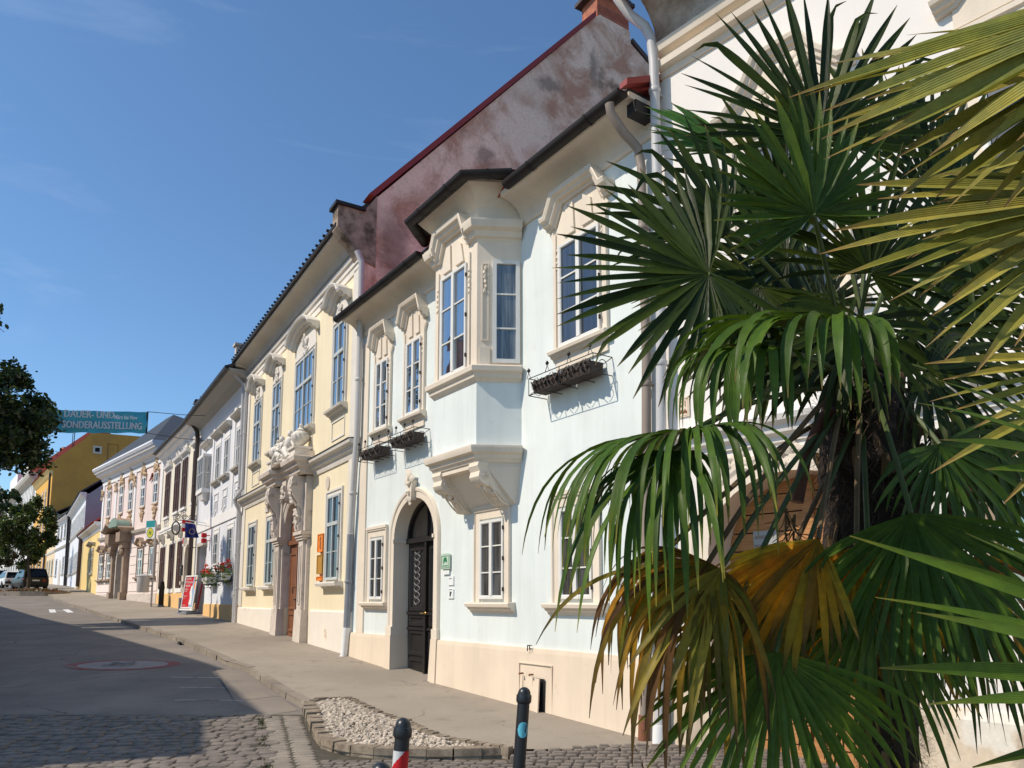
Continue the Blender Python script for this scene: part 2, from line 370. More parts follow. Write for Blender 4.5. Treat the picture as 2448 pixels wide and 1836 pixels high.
# granite kerb stones along the pavement edge
b = MB(); 
def resample(P, step):
    out = [Vector(P[0])]; acc = 0
    for a, c in zip(P, P[1:]):
        a, c = Vector(a), Vector(c); Ld = (c - a).length; t = step - acc
        while t <= Ld: out.append(a + (c - a) * (t / Ld)); t += step
        acc = (acc + Ld) % step
    return out
kp = resample(list(reversed(KERB)), 1.0)
for i, (p, q) in enumerate(zip(kp, kp[1:])):
    d = (q - p).normalized(); n = Vector((d.y, -d.x))
    if n.x < 0: n = -n
    g = .012; p2 = p + d * g; q2 = q - d * g; w = .17 + R.uniform(-.01, .01); up = .006 + R.uniform(-.004, .008)
    sh = Vector((R.uniform(-.012, .012), 0)) - n * .015
    pts = []
    for z in (-.3, 0):
        for s in (p2, q2):
            s_ = s + sh; zt = GH(s.y) + up if z == 0 else GH(s.y) - .3
            e = .02 if z == 0 else 0
            pts.append((s_ + n * e, zt)); pts.append((s_ + n * w, zt))
    v = [(a.x, a.y, z) for a, z in pts]
    b.hexa([v[0], v[2], v[3], v[1], v[4], v[6], v[7], v[5]])
tag(b.build('kerb', M['granite']), kind='structure')

# cobblestones
def in_poly(x, y, P):
    c = False; j = len(P) - 1
    for i in range(len(P)):
        if (P[i][1] > y) != (P[j][1] > y) and x < (P[j][0] - P[i][0]) * (y - P[i][1]) / (P[j][1] - P[i][1]) + P[i][0]: c = not c
        j = i
    return c
def cobble(b, cx, cy, w, d, rot, z, hgt=.035):
    ca, sa = math.cos(rot), math.sin(rot); n0 = len(b.v)
    jit = [(R.uniform(-.1, .1), R.uniform(-.1, .1)) for _ in range(4)]
    rings = ((1.0, -.04), (1.0, hgt * .45), (.90, hgt * .9), (.62, hgt))
    tilt = R.uniform(-.05, .05)
    for f, h in rings:
        for k, (sx, sy) in enumerate(((-1, -1), (0, -1.06), (1, -1), (1.06, 0), (1, 1), (0, 1.06), (-1, 1), (-1.06, 0))):
            jx = jit[k // 2]
            x = (sx + jx[0] * .6) * w / 2 * f * (.93 if k % 2 == 0 else 1); y = (sy + jx[1] * .6) * d / 2 * f * (.93 if k % 2 == 0 else 1)
            b.v.append((cx + x * ca - y * sa, cy + x * sa + y * ca, z + h + tilt * x))
    for r in range(3):
        for k in range(8):
            h = (k + 1) % 8; b.f.append((n0 + r*8 + k, n0 + r*8 + h, n0 + r*8 + 8 + h, n0 + r*8 + 8 + k)); b.m.append(0)
    b.f.append(tuple(n0 + 24 + k for k in range(8))); b.m.append(0)
b = MB(); y = 6.3; row = 0
gut = [(-3.5, 10.85), (-3.05, 9.6), (-2.6, 8.3), (-2.1, 7.0), (-1.8, 6.3)]
BED = [(-3.06, 11.27)] + BEDF + [(-.3, 8.9), (-1.2, 10.1), (-2.4, 11.9), (-2.9, 11.8)]
while y < 10.85:
    d = .15 + R.uniform(-.012, .012); x = -11 + R.uniform(0, .2); xe = x_on(gut, y) or -3.4
    while x < xe - .05:
        w = .19 + R.uniform(-.05, .06)
        cobble(b, x + w / 2, y + R.uniform(-.012, .012) + .05 * math.sin(x * 1.3), w - .012, d - .008, R.uniform(-.05, .05), GH(y) - RD - .006 + R.uniform(-.012, .008), .026)
        x += w
    y += d
y = 5.6
while y < 8.75:
    d = .105; x = x_on(gut, y) or -1.6; x += .55
    while x < 3.6:
        w = .14 + R.uniform(-.03, .04); px = x + w / 2
        lim = x_on([(.0, 8.34), (1.25, 8.75), (2.2, 8.55), (3.6, 7.2)][::1], y)
        if not in_poly(px, y, BED) and y < 8.34 + max(0, min(px, 1.3)) * .33:
            cobble(b, px, y, w - .02, d - .015, R.uniform(-.05, .05), GH(y) - (RD if px < .05 else RD * max(0, min(1, (8.5 - y) / 1.6))) - .004 + R.uniform(-.008, .006), .024)
        x += w
    y += d
tag(b.build('cobblestones', M['cobble'], smooth=.9, fix=False), kind='stuff')
b = MB()   # gutter of long setts running down beside the bed
for t0 in range(2):
    for a, c in zip(resample(gut, .13), resample(gut, .13)[1:]):
        m_ = (a + c) / 2; off = .14 + t0 * .27
        cobble(b, m_.x + off, m_.y, .25, .115, -.1, GH(m_.y) - RD - .012 + t0 * .004, .024)
tag(b.build('gutter_setts', M['granite'], smooth=.9, fix=False), kind='structure')
b = MB()
for y0 in [5 + .5 * i for i in range(12)]:
    y1 = y0 + .5
    b.face([(-13, y0, GH(y0) - RD + .004), (3.8, y0, GH(y0) - RD + .004), (3.8, y1 - .05 if y1 > 10.7 else y1, GH(y1) - RD + .004), (-13, y1 - .05 if y1 > 10.7 else y1, GH(y1) - RD + .004)])
tag(b.build('cobble_bed', M['joint']), kind='structure')
b = MB()   # weeds in the joint along the gutter
for i in range(520):
    q = R.choice(resample(gut, .05)); cx, cy = q.x + R.gauss(-.03, .025), q.y; z = GH(cy) - RD; h = R.uniform(.015, .05); a = R.uniform(0, 6.3)
    if mnoise.noise(Vector((cx * .3, cy * 1.7, 0))) < -.1: continue
    dx, dy = math.cos(a) * .012, math.sin(a) * .012
    b.face([(cx - dx, cy - dy, z), (cx + dx, cy + dy, z), (cx + dx * .3 + R.uniform(-.02, .02), cy + R.uniform(-.02, .02), z + h)])
tag(b.build('weeds', M['moss'], fix=False), kind='stuff')

# painted markings and repairs, thin sheets on the asphalt
def sheet(name, polys, m, dz=.004):
    b = MB()
    for P in polys: b.face([(x, y, GH(y) - RD + dz) for x, y in P])
    return tag(b.build(name, m), kind='structure')
M['marking'] = mat('worn_white_marking', (.62, .60, .56), .8, .15, 6, .1, 70, stain=(.22, .19, .17), ss=5, sat=(.52, .62))
M['marking_red'] = mat('worn_red_marking', (.30, .085, .08), .85, .2, 5, .1, 70, stain=(.21, .17, .15), ss=3, sat=(.42, .62))
M['marking_grey'] = mat('faded_white_marking', (.30, .28, .26), .85, .15, 4, .1, 70)
def ring(cx, cy, rx, ry, f0, f1, n=40):
    out = []
    for i in range(n):
        a, c = 2*PI*i/n, 2*PI*(i+1)/n
        out.append([(cx+rx*f0*math.cos(a), cy+ry*f0*math.sin(a)), (cx+rx*f1*math.cos(a), cy+ry*f1*math.sin(a)), (cx+rx*f1*math.cos(c), cy+ry*f1*math.sin(c)), (cx+rx*f0*math.cos(c), cy+ry*f0*math.sin(c))])
    return out
CX_, CY_ = -8.0, 15.78
sheet('speed_limit_marking', ring(CX_, CY_, 1.17, .66, .78, 1.0), M['marking_red'], .006)
sheet('speed_limit_field', ring(CX_, CY_, 1.17, .66, 0, .775), M['marking_grey'], .006)
t = text('30', .62, M['ink'], None, frame_M((CX_ - .36, CY_ - .22, GH(CY_) - RD + .013), (1, 0, .05), (0, 1, .06)), 'speed_limit_figures', .001); tag(t, kind='structure')
sheet('lane_marking', [[(-23.55, 38.65), (-23.3, 38.75), (-21.55, 35.98), (-21.8, 35.88)], [(-22.85, 38.65), (-22.6, 38.75), (-20.72, 35.98), (-20.97, 35.88)], [(-22.56, 37.32), (-21.92, 37.34), (-21.78, 37.10), (-22.42, 37.08)]], M['white_paint'], .006)
sheet('thin_lines', [[(-6.4, 14.39), (-5.05, 14.31), (-5.05, 14.27), (-6.4, 14.35)], [(-5.76, 13.36), (-4.76, 13.29), (-4.76, 13.255), (-5.76, 13.325)], [(-5.3, 12.14), (-4.2, 12.10), (-4.2, 12.065), (-5.3, 12.105)]], M['marking'], .006)
M['patch'] = asphalt('patched_asphalt', (.28, .24, .195), (.22, .19, .16), 1)
sheet('asphalt_patch', [[(-3.45, 10.9), (-3.12, 11.3), (-3.77, 12.45), (-4.3, 12.0)], [(-4.32, 12.04), (-3.79, 12.49), (-4.98, 14.6), (-5.86, 15.6), (-5.95, 15.35)]], M['patch'], .004)
M['drain'] = plain('gully_dark', (.01, .01, .01), .9)
for x, y in ((-4.72, 14.35), (-8.45, 19.6)):
    b = MB(); d = Vector((-.5, .86)); n = Vector((.86, .5)); p = Vector((x, y)) - n * .06
    b.prism([(p.x, p.y), (p.x + d.x * .5, p.y + d.y * .5), (p.x + d.x * .5 + n.x * .05, p.y + d.y * .5 + n.y * .05), (p.x + n.x * .05, p.y + n.y * .05)], plan, GH(y) - .11, GH(y) - .03)
    tag(b.build('kerb_gully', M['drain']), 'dark gully slot in the kerb ' + ('near the pale planting bed' if y < 16 else 'in front of the yellow house'), 'drain')

# ------------------------------------------------------------------ gravel bed at the pavement edge
M['pebble'] = stones('pale_gravel', (.46, .385, .30), (.66, .57, .46), 11)
bed = thing('planting_bed', 'teardrop bed of pale gravel edged with rough kerb stones', 'planting bed', (-1.6, 9.4, GH(9.4)))
OUTER = [(-3.06, 11.25), (-2.85, 10.6), (-2.52, 9.72), (-2.2, 8.97), (-1.93, 8.66), (-1.5, 8.47), (-.8, 8.38), (-.15, 8.47), (.03, 8.52)]
BACK = [(.03, 8.52), (-.6, 9.0), (-.95, 9.42), (-1.28, 10.02), (-1.78, 10.65), (-2.38, 11.72), (-2.68, 11.83), (-2.98, 11.62), (-3.06, 11.25)]
def edge_row(P, w, hgt, step, side):
    b = MB(); pts = resample(P, step)
    for p, q in zip(pts, pts[1:]):
        d = (q - p).normalized(); n = Vector((-d.y, d.x)) * side; ww = w * R.uniform(.9, 1.1); zt = GH(p.y) + hgt + R.uniform(-.012, .012)
        e = [p + d * .008, q - d * .008]; j = lambda: Vector((R.uniform(-.012, .012), R.uniform(-.012, .012)))
        c = [e[0] + j(), e[1] + j(), e[1] + n * ww + j(), e[0] + n * ww + j()]
        b.hexa([(a.x, a.y, GH(p.y) - .2) for a in c] + [(a.x + (n.x if k < 2 else -n.x) * .015, a.y + (n.y if k < 2 else -n.y) * .015, zt) for k, a in enumerate(c)])
    return b
M['rough_granite'] = stones('rough_kerb_granite', (.15, .115, .08), (.36, .29, .215), 9)
edge_row(OUTER, .2, .02, .3, 1).build('front_kerb', M['rough_granite'], bed, .5, 0).matrix_parent_inverse = Matrix.Translation(-bed.location)
edge_row(BACK, .13, .02, .12, 1).build('back_setts', M['rough_granite'], bed, .5, 0).matrix_parent_inverse = Matrix.Translation(-bed.location)
soil = MB(); pp = [(x, y) for x, y in OUTER + BACK[1:-1]]
soil.face([(x, y, GH(y) - .06) for x, y in pp]); soil.build('soil', M['joint'], bed).matrix_parent_inverse = Matrix.Translation(-bed.location)
b = MB(); n = 0
while n < 2300:
    x, y = R.uniform(-3.1, .1), R.uniform(8.45, 11.8)
    if not in_poly(x, y, pp): continue
    dmin = min((Vector((x, y)) - (Vector(a) + (Vector(c) - Vector(a)) * max(0, min(1, (Vector((x, y)) - Vector(a)).dot(Vector(c) - Vector(a)) / (Vector(c) - Vector(a)).length_squared)))).length for a, c in zip(pp, pp[1:] + pp[:1]))
    if dmin < .13: continue
    s = R.uniform(.018, .042)
    b.blob((x, y, GH(y) - .045 + .035 * min(1, dmin) + R.uniform(0, .045)), (s, s * R.uniform(.6, 1), s * R.uniform(.5, .9)), n, .6, 5, 3, 0, R.uniform(-.6, .6)); n += 1
tag(b.build('gravel', M['pebble'], fix=False), kind='stuff')
# ------------------------------------------------------------------ house kit (local: x along the front, -y towards the street, z up)
class House:
    def __init__(s, key, label, group=None):
        o, X, Y, r = hframe(key); s.zb = GH(o.y); s.key = key
        s.e = thing('house', label, 'house', (o.x, o.y, s.zb), r, group)
    def B(s, mb, name, mats, parent=None, smooth=None, fix=True):
        return mb.build(name, mats, parent or s.e, smooth, s.zb, fix)
    def wall(s, x0, x1, z0, z1, holes, m, depth=.16, y=0, thick=9, name='wall', arches=(), sides=True, back=True):
        b = MB()
        xs = sorted({x0, x1} | {h[0] for h in holes} | {h[1] for h in holes}); zs = sorted({z0, z1} | {h[2] for h in holes} | {h[3] for h in holes})
        for a, c in zip(xs, xs[1:]):
            for d, e in zip(zs, zs[1:]):
                mx, mz = (a + c) / 2, (d + e) / 2
                if any(h[0] < mx < h[1] and h[2] < mz < h[3] for h in holes): continue
                b.face([(a, y, d), (c, y, d), (c, y, e), (a, y, e)])
        for h in holes:
            dp = h[4] if len(h) > 4 else depth; a, c, d, e = h[:4]; arch = len(h) > 5
            zt = h[5] if arch else e
            b.face([(a, y, d), (a, y + dp, d), (a, y + dp, zt), (a, y, zt)]); b.face([(c, y, d), (c, y + dp, d), (c, y + dp, zt), (c, y, zt)])
            b.face([(a, y, d), (c, y, d), (c, y + dp, d), (a, y + dp, d)])
            if not arch: b.face([(a, y, e), (c, y, e), (c, y + dp, e), (a, y + dp, e)])
            else:
                n = 18; cx = (a + c) / 2; rw = (c - a) / 2; rh = e - zt
                pt = [(cx - rw * math.cos(PI * i / n), zt + rh * math.sin(PI * i / n)) for i in range(n + 1)]
                for (p, q), (r_, t) in zip(pt, pt[1:]):
                    if e - min(q, t) > 1e-6: b.face([(p, y, q), (r_, y, t), (r_, y, e), (p, y, e)])
                    b.face([(p, y, q), (r_, y, t), (r_, y + dp, t), (p, y + dp, q)])
        if sides:
            b.face([(x0, y, z0), (x0, y + thick, z0), (x0, y + thick, z1), (x0, y, z1)]); b.face([(x1, y, z0), (x1, y + thick, z0), (x1, y + thick, z1), (x1, y, z1)])
        if back: b.face([(x0, y + thick, z0), (x1, y + thick, z0), (x1, y + thick, z1), (x0, y + thick, z1)])
        return s.B(b, name, m, fix=False)
    def window(s, x0, x1, z0, z1, mf, mg, vx=(), hz=(), y=0.0, bd=.055, dp=.05, name='window', label=None, hinge=False):
        """casement: frame with vertical / horizontal bars given as (fraction, thickness); y = front face"""
        b = MB(); w, h = x1 - x0, z1 - z0
        b.sweep([(x0, z0), (x1, z0), (x1, z1), (x0, z1)], [(0, -y), (0, -y - dp), (bd, -y - dp), (bd, -y - .012), (bd * .75, -y)], fac, closed=True)
        for f, t in vx:
            x = x0 + w * f; pr = .006 if t > .04 else -.008
            b.box(x - t / 2, x + t / 2, y - pr, y + dp - .004, z0 + bd * .9, z1 - bd * .9)
        for f, t in hz:
            z = z0 + h * f; pr = .012 if t > .04 else -.011
            b.box(x0 + bd * .9, x1 - bd * .9, y - pr, y + dp - .008, z - t / 2, z + t / 2)
        o = s.B(b, name, mf)
        if label: o['label'] = label
        g = MB(); g.face([(x0 + bd * .8, y + .03, z0 + bd * .8), (x1 - bd * .8, y + .03, z0 + bd * .8), (x1 - bd * .8, y + .03, z1 - bd * .8), (x0 + bd * .8, y + .03, z1 - bd * .8)])
        s.B(g, 'pane', mg, o, fix=False)
        if hinge:
            for f in (.12, .5, .88):
                k = MB(); k.box(x1 - .004, x1 + .010, y - .012, y + .02, z0 + h * f - .03, z0 + h * f + .03)
                s.B(k, 'hinge', M['iron'], o)
        return o
    def mould(s, x0, x1, prof, m, name, parent=None, smooth=None):
        """straight moulding: closed profile of (z, outward)"""
        b = MB(); n = len(b.v); k = len(prof)
        b.v += [(x0, -c, z) for z, c in prof] + [(x1, -c, z) for z, c in prof]
        b.f += [tuple(range(k)), tuple(reversed(range(k, 2 * k)))] + [(i, (i + 1) % k, k + (i + 1) % k, k + i) for i in range(k)]; b.m += [0] * (k + 2)
        return s.B(b, name, m, parent, smooth)
    def sill(s, x0, x1, z, m, win, pr=.13, h=.13):
        P = [(z - h, -.01), (z - h, .025), (z - h * .75, .04), (z - h * .62, pr * .55), (z - h * .45, pr * .62), (z - h * .38, pr * .92), (z - h * .1, pr), (z, pr * .9), (z + .012, -.01)]
        return s.mould(x0, x1, P, m, 'sill', win, .5)
    def surround(s, x0, x1, z0, z1, w, m, win, pr=.03, name='surround'):
        """flat band with a raised edge round an opening (inner size given)"""
        b = MB(); b.sweep([(x0, z0), (x0, z1), (x1, z1), (x1, z0)], [(0, -.01), (0, pr * .7), (w * .55, pr * .7), (w * .62, pr * 1.6), (w * .95, pr * 1.6), (w, pr * .6), (w, -.01)], fac)
        return s.B(b, name, m, win, .5)
    def hood(s, path, th, pr, m, win, name='hood'):
        b = MB()
        prof = [(0, -.01), (0, pr * .3), (th * .22, pr * .36), (th * .3, pr * .62), (th * .5, pr * .68), (th * .62, pr * .9), (th * .9, pr), (th, pr * .97), (th * 1.02, -.01)]
        b.sweep(path, prof, fac); return s.B(b, name, m, win, .45)
    def ornament(s, spots, m, parent, name='stucco_ornament'):
        """relief of leaves and scrolls: (x, z, radius, outward)"""
        b = MB()
        for i, (x, z, r, c) in enumerate(spots):
            b.blob((x, -c, z), (r, r * .6, r * R.uniform(.8, 1.5)), i + x, .7, 7, 5, 0, R.uniform(-1, 1))
        return s.B(b, name, m, parent, .9)
    def pipe(s, pts, r, m, name='downpipe', collars=(), foot=None, footm=None):
        b = MB(); b.tube(pts, r, 12)
        for z in collars:
            for p, q in zip(pts, pts[1:]):
                if min(p[2], q[2]) <= z <= max(p[2], q[2]) and p[2] != q[2]:
                    f = (z - p[2]) / (q[2] - p[2]); c = [p[i] + (q[i] - p[i]) * f for i in range(3)]
                    b.lathe([(r * 1.15, -.03), (r * 1.22, -.02), (r * 1.22, .02), (r * 1.15, .03)], c, 12); b.box(c[0] - .012, c[0] + .012, c[1], c[1] + abs(c[1]), z - .012, z + .012)
        o = s.B(b, name, m, None, .6)
        if foot:
            f = MB(); f.tube(foot, r * 1.12, 12); s.B(f, 'pipe_foot', footm, o, .6)
        return o
def gable_roof(H, x0, x1, yf, ze, yr, zr, yb, m, th=.12, name='roof'):
    b = MB(); zb_ = ze + (zr - ze) * 0
    b.prism([(yf, ze), (yr, zr), (yb, ze + .3), (yb, ze + .18), (yr, zr - th), (yf, ze - th)], lambda a, z, c: (c, a, z), x0, x1)
    return H.B(b, name, m)
# ================================================================== pale blue house with the oriel
H = House('white', 'pale blue house with cream oriel bay and black arched door')
XL, XR = -8.86, 0.30
CT = M['cream_trim']
dcx, dhw, dsp = -6.03, .81, 2.76; dtop = dsp + .76
holes = [(dcx - dhw, dcx + dhw, -.5, dtop, .32, dsp)]
WIN_U = [(-7.52, .60), (-6.10, .64), (-1.14, .86)]; WIN_G = [(-7.63, .62), (-3.36, .68), (-1.30, .68)]
H.wall(XL, XR, -.8, 7.7, holes, M['pale_blue'], thick=8)
# plinth, leaving the doorway open; the door jambs stand on flared blocks
P = lambda t: [(-.8, -.02), (-.8, .10), (0, .085), (.86, .055), (.92, .045), (.925, -.02)]
for a, c in ((XL - .0, dcx - dhw - .24), (dcx + dhw + .2, XR + .02)):
    H.mould(a, c, P(0), M['peach'], 'plinth')
for sx in (-1, 1):
    b = MB(); xi = dcx + sx * (dhw - .009); xo = xi + sx * (.24 if sx < 0 else .2)
    x0, x1 = min(xi, xo), max(xi, xo)
    fl = .10
    x0b, x1b = (x0, x1 + fl) if sx < 0 else (x0 - fl, x1)
    b.hexa([(x0, -.13, -.8), (x1b if sx < 0 else x1, -.13, -.8), (x1b if sx < 0 else x1, .318, -.8), (x0, .318, -.8), (x0, -.075, .93), (x1, -.075, .93), (x1, .318, .93), (x0, .318, .93)]) if sx < 0 else \
    b.hexa([(x0b, -.13, -.8), (x1, -.13, -.8), (x1, .318, -.8), (x0b, .318, -.8), (x0, -.075, .93), (x1, -.075, .93), (x1, .318, .93), (x0, .318, .93)])
    H.B(b, 'door_plinth', M['peach'])
    b = MB(); b.box(x0 + (.0 if sx < 0 else 0), x1, -.065, .3, .932, 1.10); H.B(b, 'door_jamb_base', CT)
# archivolt, jamb band and keystone
b = MB(); n = 22
arc = [(dcx - dhw, 1.1)] + [(dcx - dhw * math.cos(PI * i / n), dsp + .76 * math.sin(PI * i / n)) for i in range(n + 1)] + [(dcx + dhw, 1.1)]
b.sweep(arc, [(-.008, -.296), (-.008, .035), (.10, .035), (.12, .055), (.17, .06), (.19, .03), (.2, -.01)], fac)
H.B(b, 'door_surround', CT, None, .4)
b = MB()
for sx in (-1, 1):
    x = dcx + sx * (dhw + .015)
    b.box(min(x, x - sx * .05) - .0, max(x, x - sx * .05), -.06, .3, dsp - .05, dsp + .015)
H.B(b, 'impost', CT)
b = MB(); b.prism([(dcx - .07, dtop - .06), (dcx + .07, dtop - .06), (dcx + .1, dtop + .3), (dcx - .1, dtop + .3)], fac, .02, .13)
ks = H.B(b, 'keystone', CT)
H.ornament([(dcx - .08, dtop + .33, .07, .12), (dcx + .08, dtop + .33, .07, .12), (dcx, dtop + .40, .09, .13), (dcx, dtop + .25, .06, .15), (dcx, dtop + .08, .05, .15), (dcx, dtop - .04, .06, .13), (dcx + .03, dtop - .12, .04, .12)], CT, ks)
# black double door
b = MB(); yd = .30; zf = .21
n = 20
arcp = [(dcx - dhw * math.cos(PI * i / n), dsp + .76 * math.sin(PI * i / n)) for i in range(n + 1)]
b.prism([(dcx - dhw, zf)] + arcp + [(dcx + dhw, zf)], fac, -yd - .06, -yd)
for s in (-1, 1):
    a, c = (dcx - dhw + .04, dcx - .03) if s < 0 else (dcx + .03, dcx + dhw - .04)
    for z0, z1, t in ((zf + .03, zf + .30, .03), (zf + .36, 1.02, .03), (1.12, 1.32, .03), (1.40, 2.60, .035)):
        b.sweep([(a + .06, z0), (c - .06, z0), (c - .06, z1), (a + .06, z1)], [(0, -yd - .01), (0, -yd + t), (.05, -yd + t), (.075, -yd - .01)], fac, closed=True)
    b.box(a + .02, c - .02, yd - .05, yd, 1.04, 1.09); b.box(a + .02, c - .02, yd - .06, yd, 1.33, 1.38)
b.box(dcx - .035, dcx + .035, yd - .07, yd, zf, dsp); b.box(dcx - dhw, dcx + dhw, yd - .08, yd, dsp - .06, dsp + .03)
b.sweep(arcp, [(-.07, -yd - .01), (-.07, -yd + .05), (0, -yd + .05), (0, -yd - .01)], fac)
b.box(dcx - .02, dcx + .02, yd - .04, yd, dsp, dtop - .06)
dr = H.B(b, 'door', M['black_wood'])
b = MB()
for s in (-1, 1):
    a, c = (dcx - dhw + .17, dcx - .16) if s < 0 else (dcx + .16, dcx + dhw - .17)
    b.face([(a, yd - .004, 1.47), (c, yd - .004, 1.47), (c, yd - .004, 2.53), (a, yd - .004, 2.53)])
for s in (-1, 1):
    pts = [(dcx + s * .04, dsp + .06)] + [(dcx + s * (dhw - .09) * math.cos(PI / 2 * i / 8), dsp + .06 + .6 * math.sin(PI / 2 * i / 8)) for i in range(9)]
    b.face([(x, yd - .004, z) for x, z in pts])
H.B(b, 'pane', M['glass_dark'], dr, fix=False)
b = MB(); R.seed(3)
for s in (-1, 1):
    cx = dcx + s * (dhw / 2)
    for i in range(9):
        z = 1.52 + i * .12
        for k in (-1, 1):
            pts = [(cx + k * (.02 + .09 * math.sin(t / 8 * PI)) , yd - .02, z + .12 * t / 8) for t in range(9)]
            b.tube(pts, .007, 4); 
        b.lathe([(.0, -.02), (.03, 0), (.0, .02)], (cx + R.uniform(-.05, .05), yd - .02, z), 6)
        b.tube([(cx - .12, yd - .02, z), (cx + .12, yd - .02, z + .05)], .006, 4)
H.B(b, 'grille', plain('wrought_iron_grey', (.22, .21, .2), .5), dr)
b = MB(); b.tube([(dcx + .05, yd - .06, 1.36), (dcx + .05, yd - .11, 1.36), (dcx - .08, yd - .11, 1.36)], .012, 8); b.lathe([(.02, 0), (.028, .012), (.02, .02)], (dcx + .05, yd - .07, 1.36), 10, 0, (0, -1, 0))
H.B(b, 'handle', M['gold'], dr, .6)
b = MB(); b.box(dcx - dhw - .02, dcx + dhw + .02, -.12, yd + .06, -.4, zf - .005); H.B(b, 'doorstep', M['granite'])
# corner pilaster
b = MB(); b.box(XL + .28, XL + .62, -.03, 0.02, .925, 7.2); H.B(b, 'corner_pilaster', CT)
# windows
def hooded(cx, w, z0, z1, hz0, k, gl='glass'):
    x0, x1 = cx - w / 2, cx + w / 2
    o = H.window(x0, x1, z0, z1, M['win_white'], M[gl], [(.5, .075)], [(1/3, .022), (2/3, .022)], y=-.072, hinge=True)
    sw = .13 * (.75 + .25 * k); zt = hz0
    b = MB()      # flat stucco panel round the window, reaching up into the hood
    hw = w / 2 + sw
    poly = [(cx - hw, z0 - .02), (cx + hw, z0 - .02), (cx + hw, zt), (cx + .52 * k, zt), (cx + .36 * k, zt + .3), (cx - .36 * k, zt + .3), (cx - .52 * k, zt), (cx - hw, zt)]
    b.prism(poly, fac, -.01, .03)
    for s in (-1, 1):
        b.box(min(cx + s * hw, cx + s * (w / 2 + sw * .55)), max(cx + s * hw, cx + s * (w / 2 + sw * .55)), -.055, -.028, z0, zt - .1)
        q = [(cx + s * .09 * k, z1 + .1), (cx + s * .34 * k, z1 + .1), (cx + s * .3 * k, zt + .12), (cx + s * .12 * k, zt + .24)]
        b.prism(q, fac, .028, .06)
        b.prism([(cx + s * (hw + .0), zt - .22), (cx + s * (hw + .06), zt - .1), (cx + s * hw, zt - .02)], fac, 0, .05)
    H.B(b, 'surround', CT, o)
    H.hood([(cx - .77 * k, hz0), (cx - .56 * k, hz0), (cx - .38 * k, hz0 + .30), (cx + .38 * k, hz0 + .30), (cx + .56 * k, hz0), (cx + .77 * k, hz0)], .17, .22, CT, o)
    H.ornament([(cx + s * (w / 2 + sw * .3), z1 - .05 - i * .09, .022, .045) for s in (-1, 1) for i in range(4)], CT, o)
    H.sill(cx - hw - .04, cx + hw + .04, z0 - .03, CT, o, .15, .15)
    b = MB(); b.prism([(cx - hw + .02, z0 - .3), (cx + hw - .02, z0 - .3), (cx + hw - .02, z0 - .16), (cx - hw + .02, z0 - .16)], fac, -.01, .03); H.B(b, 'apron', CT, o)
    return o
hooded(-7.52, .58, 5.12, 6.56, 6.86, .62)
hooded(-6.10, .62, 5.14, 6.6, 6.92, .66)
hooded(-1.14, .88, 5.16, 6.68, 7.0, .92, 'glass_dark')
for cx, w in WIN_G:
    x0, x1 = cx - w / 2, cx + w / 2
    o = H.window(x0, x1, 1.62, 2.86, M['win_white'], M['glass_dark'], [(.5, .075)], [(1/3, .02), (2/3, .02)], y=-.05, dp=.06, hinge=True)
    b = MB(); sw = .155
    b.sweep([(x0 - .01, 1.57), (x0 - .01, 2.89), (x1 + .01, 2.89), (x1 + .01, 1.57)], [(0, -.01), (0, .03), (.11, .03), (.125, .055), (sw, .055), (sw, -.01)], fac)
    b.box(x0 - .166, x1 + .166, -.07, .01, 3.046, 3.10); H.B(b, 'surround', CT, o)
    H.sill(cx - .60 * (w + .35), cx + .60 * (w + .35), 1.56, CT, o, .15, .16)
# cove and moulding under the eaves
def cove(x0, x1):
    P = [(7.40, -.01), (7.40, .03), (7.43, .05), (7.46, .05), (7.47, .03)]
    for i in range(9):
        t = i / 8 * PI / 2; P.append((7.50 + .28 * math.sin(t), .03 + .36 * (1 - math.cos(t))))
    P += [(7.80, .42), (7.86, .42), (7.86, -.01)]
    return H.mould(x0, x1, P, CT, 'eaves_cove', None, .5)
cove(XL - .05, -4.55); cove(-2.55, XR)
# paths run right to left so that 'left of path' points to the street... offsets negative go outward
# oriel roof overhang and eaves
OX = [(-4.60, 0.0), (-4.25, -.60), (-2.92, -.60), (-2.58, 0.0)]     # oriel outline in plan
def ring_out(o):
    """outline of the oriel grown outwards by o"""
    P = [Vector(p) for p in OX]; out = []
    for i in range(4):
        d0 = (P[i] - P[i-1]).normalized() if i else None; d1 = (P[i+1] - P[i]).normalized() if i < 3 else None
        d0 = d0 or d1; d1 = d1 or d0
        a = Vector((d0.y, -d0.x)); c = Vector((d1.y, -d1.x)); n = (a + c); n = n / n.dot(a); out.append((P[i].x + n.x * o, P[i].y + n.y * o))
    return out
def oriel_block(o0, z0, z1, name, m, o1=None):
    b = MB(); a = ring_out(o0); c = ring_out(o0 if o1 is None else o1)
    b.face([(x, y, z0) for x, y in a]); b.face([(x, y, z1) for x, y in c])
    for i in range(3): b.face([(*a[i], z0), (*a[i+1], z0), (*c[i+1], z1), (*c[i], z1)])
    return H.B(b, name, m, ori)
def oriel_mould(prof, name, m, parent=None):
    b = MB(); P = OX
    b.sweep(P, [(-o, z) for o, z in prof], plan); return H.B(b, name, m, parent or ori, .45)
b = MB(); b.prism(OX, plan, 3.90, 4.93); ori = H.B(b, 'oriel', M['pale_blue'])
oriel_block(0, 4.93, 7.9, 'oriel_wall', CT)
oriel_mould([(-.02, 3.66), (.0, 3.66), (.02, 3.70), (.05, 3.72), (.06, 3.77), (.12, 3.80), (.14, 3.86), (.14, 3.90), (.12, 3.905), (-.02, 3.905)], 'base_cornice', CT)
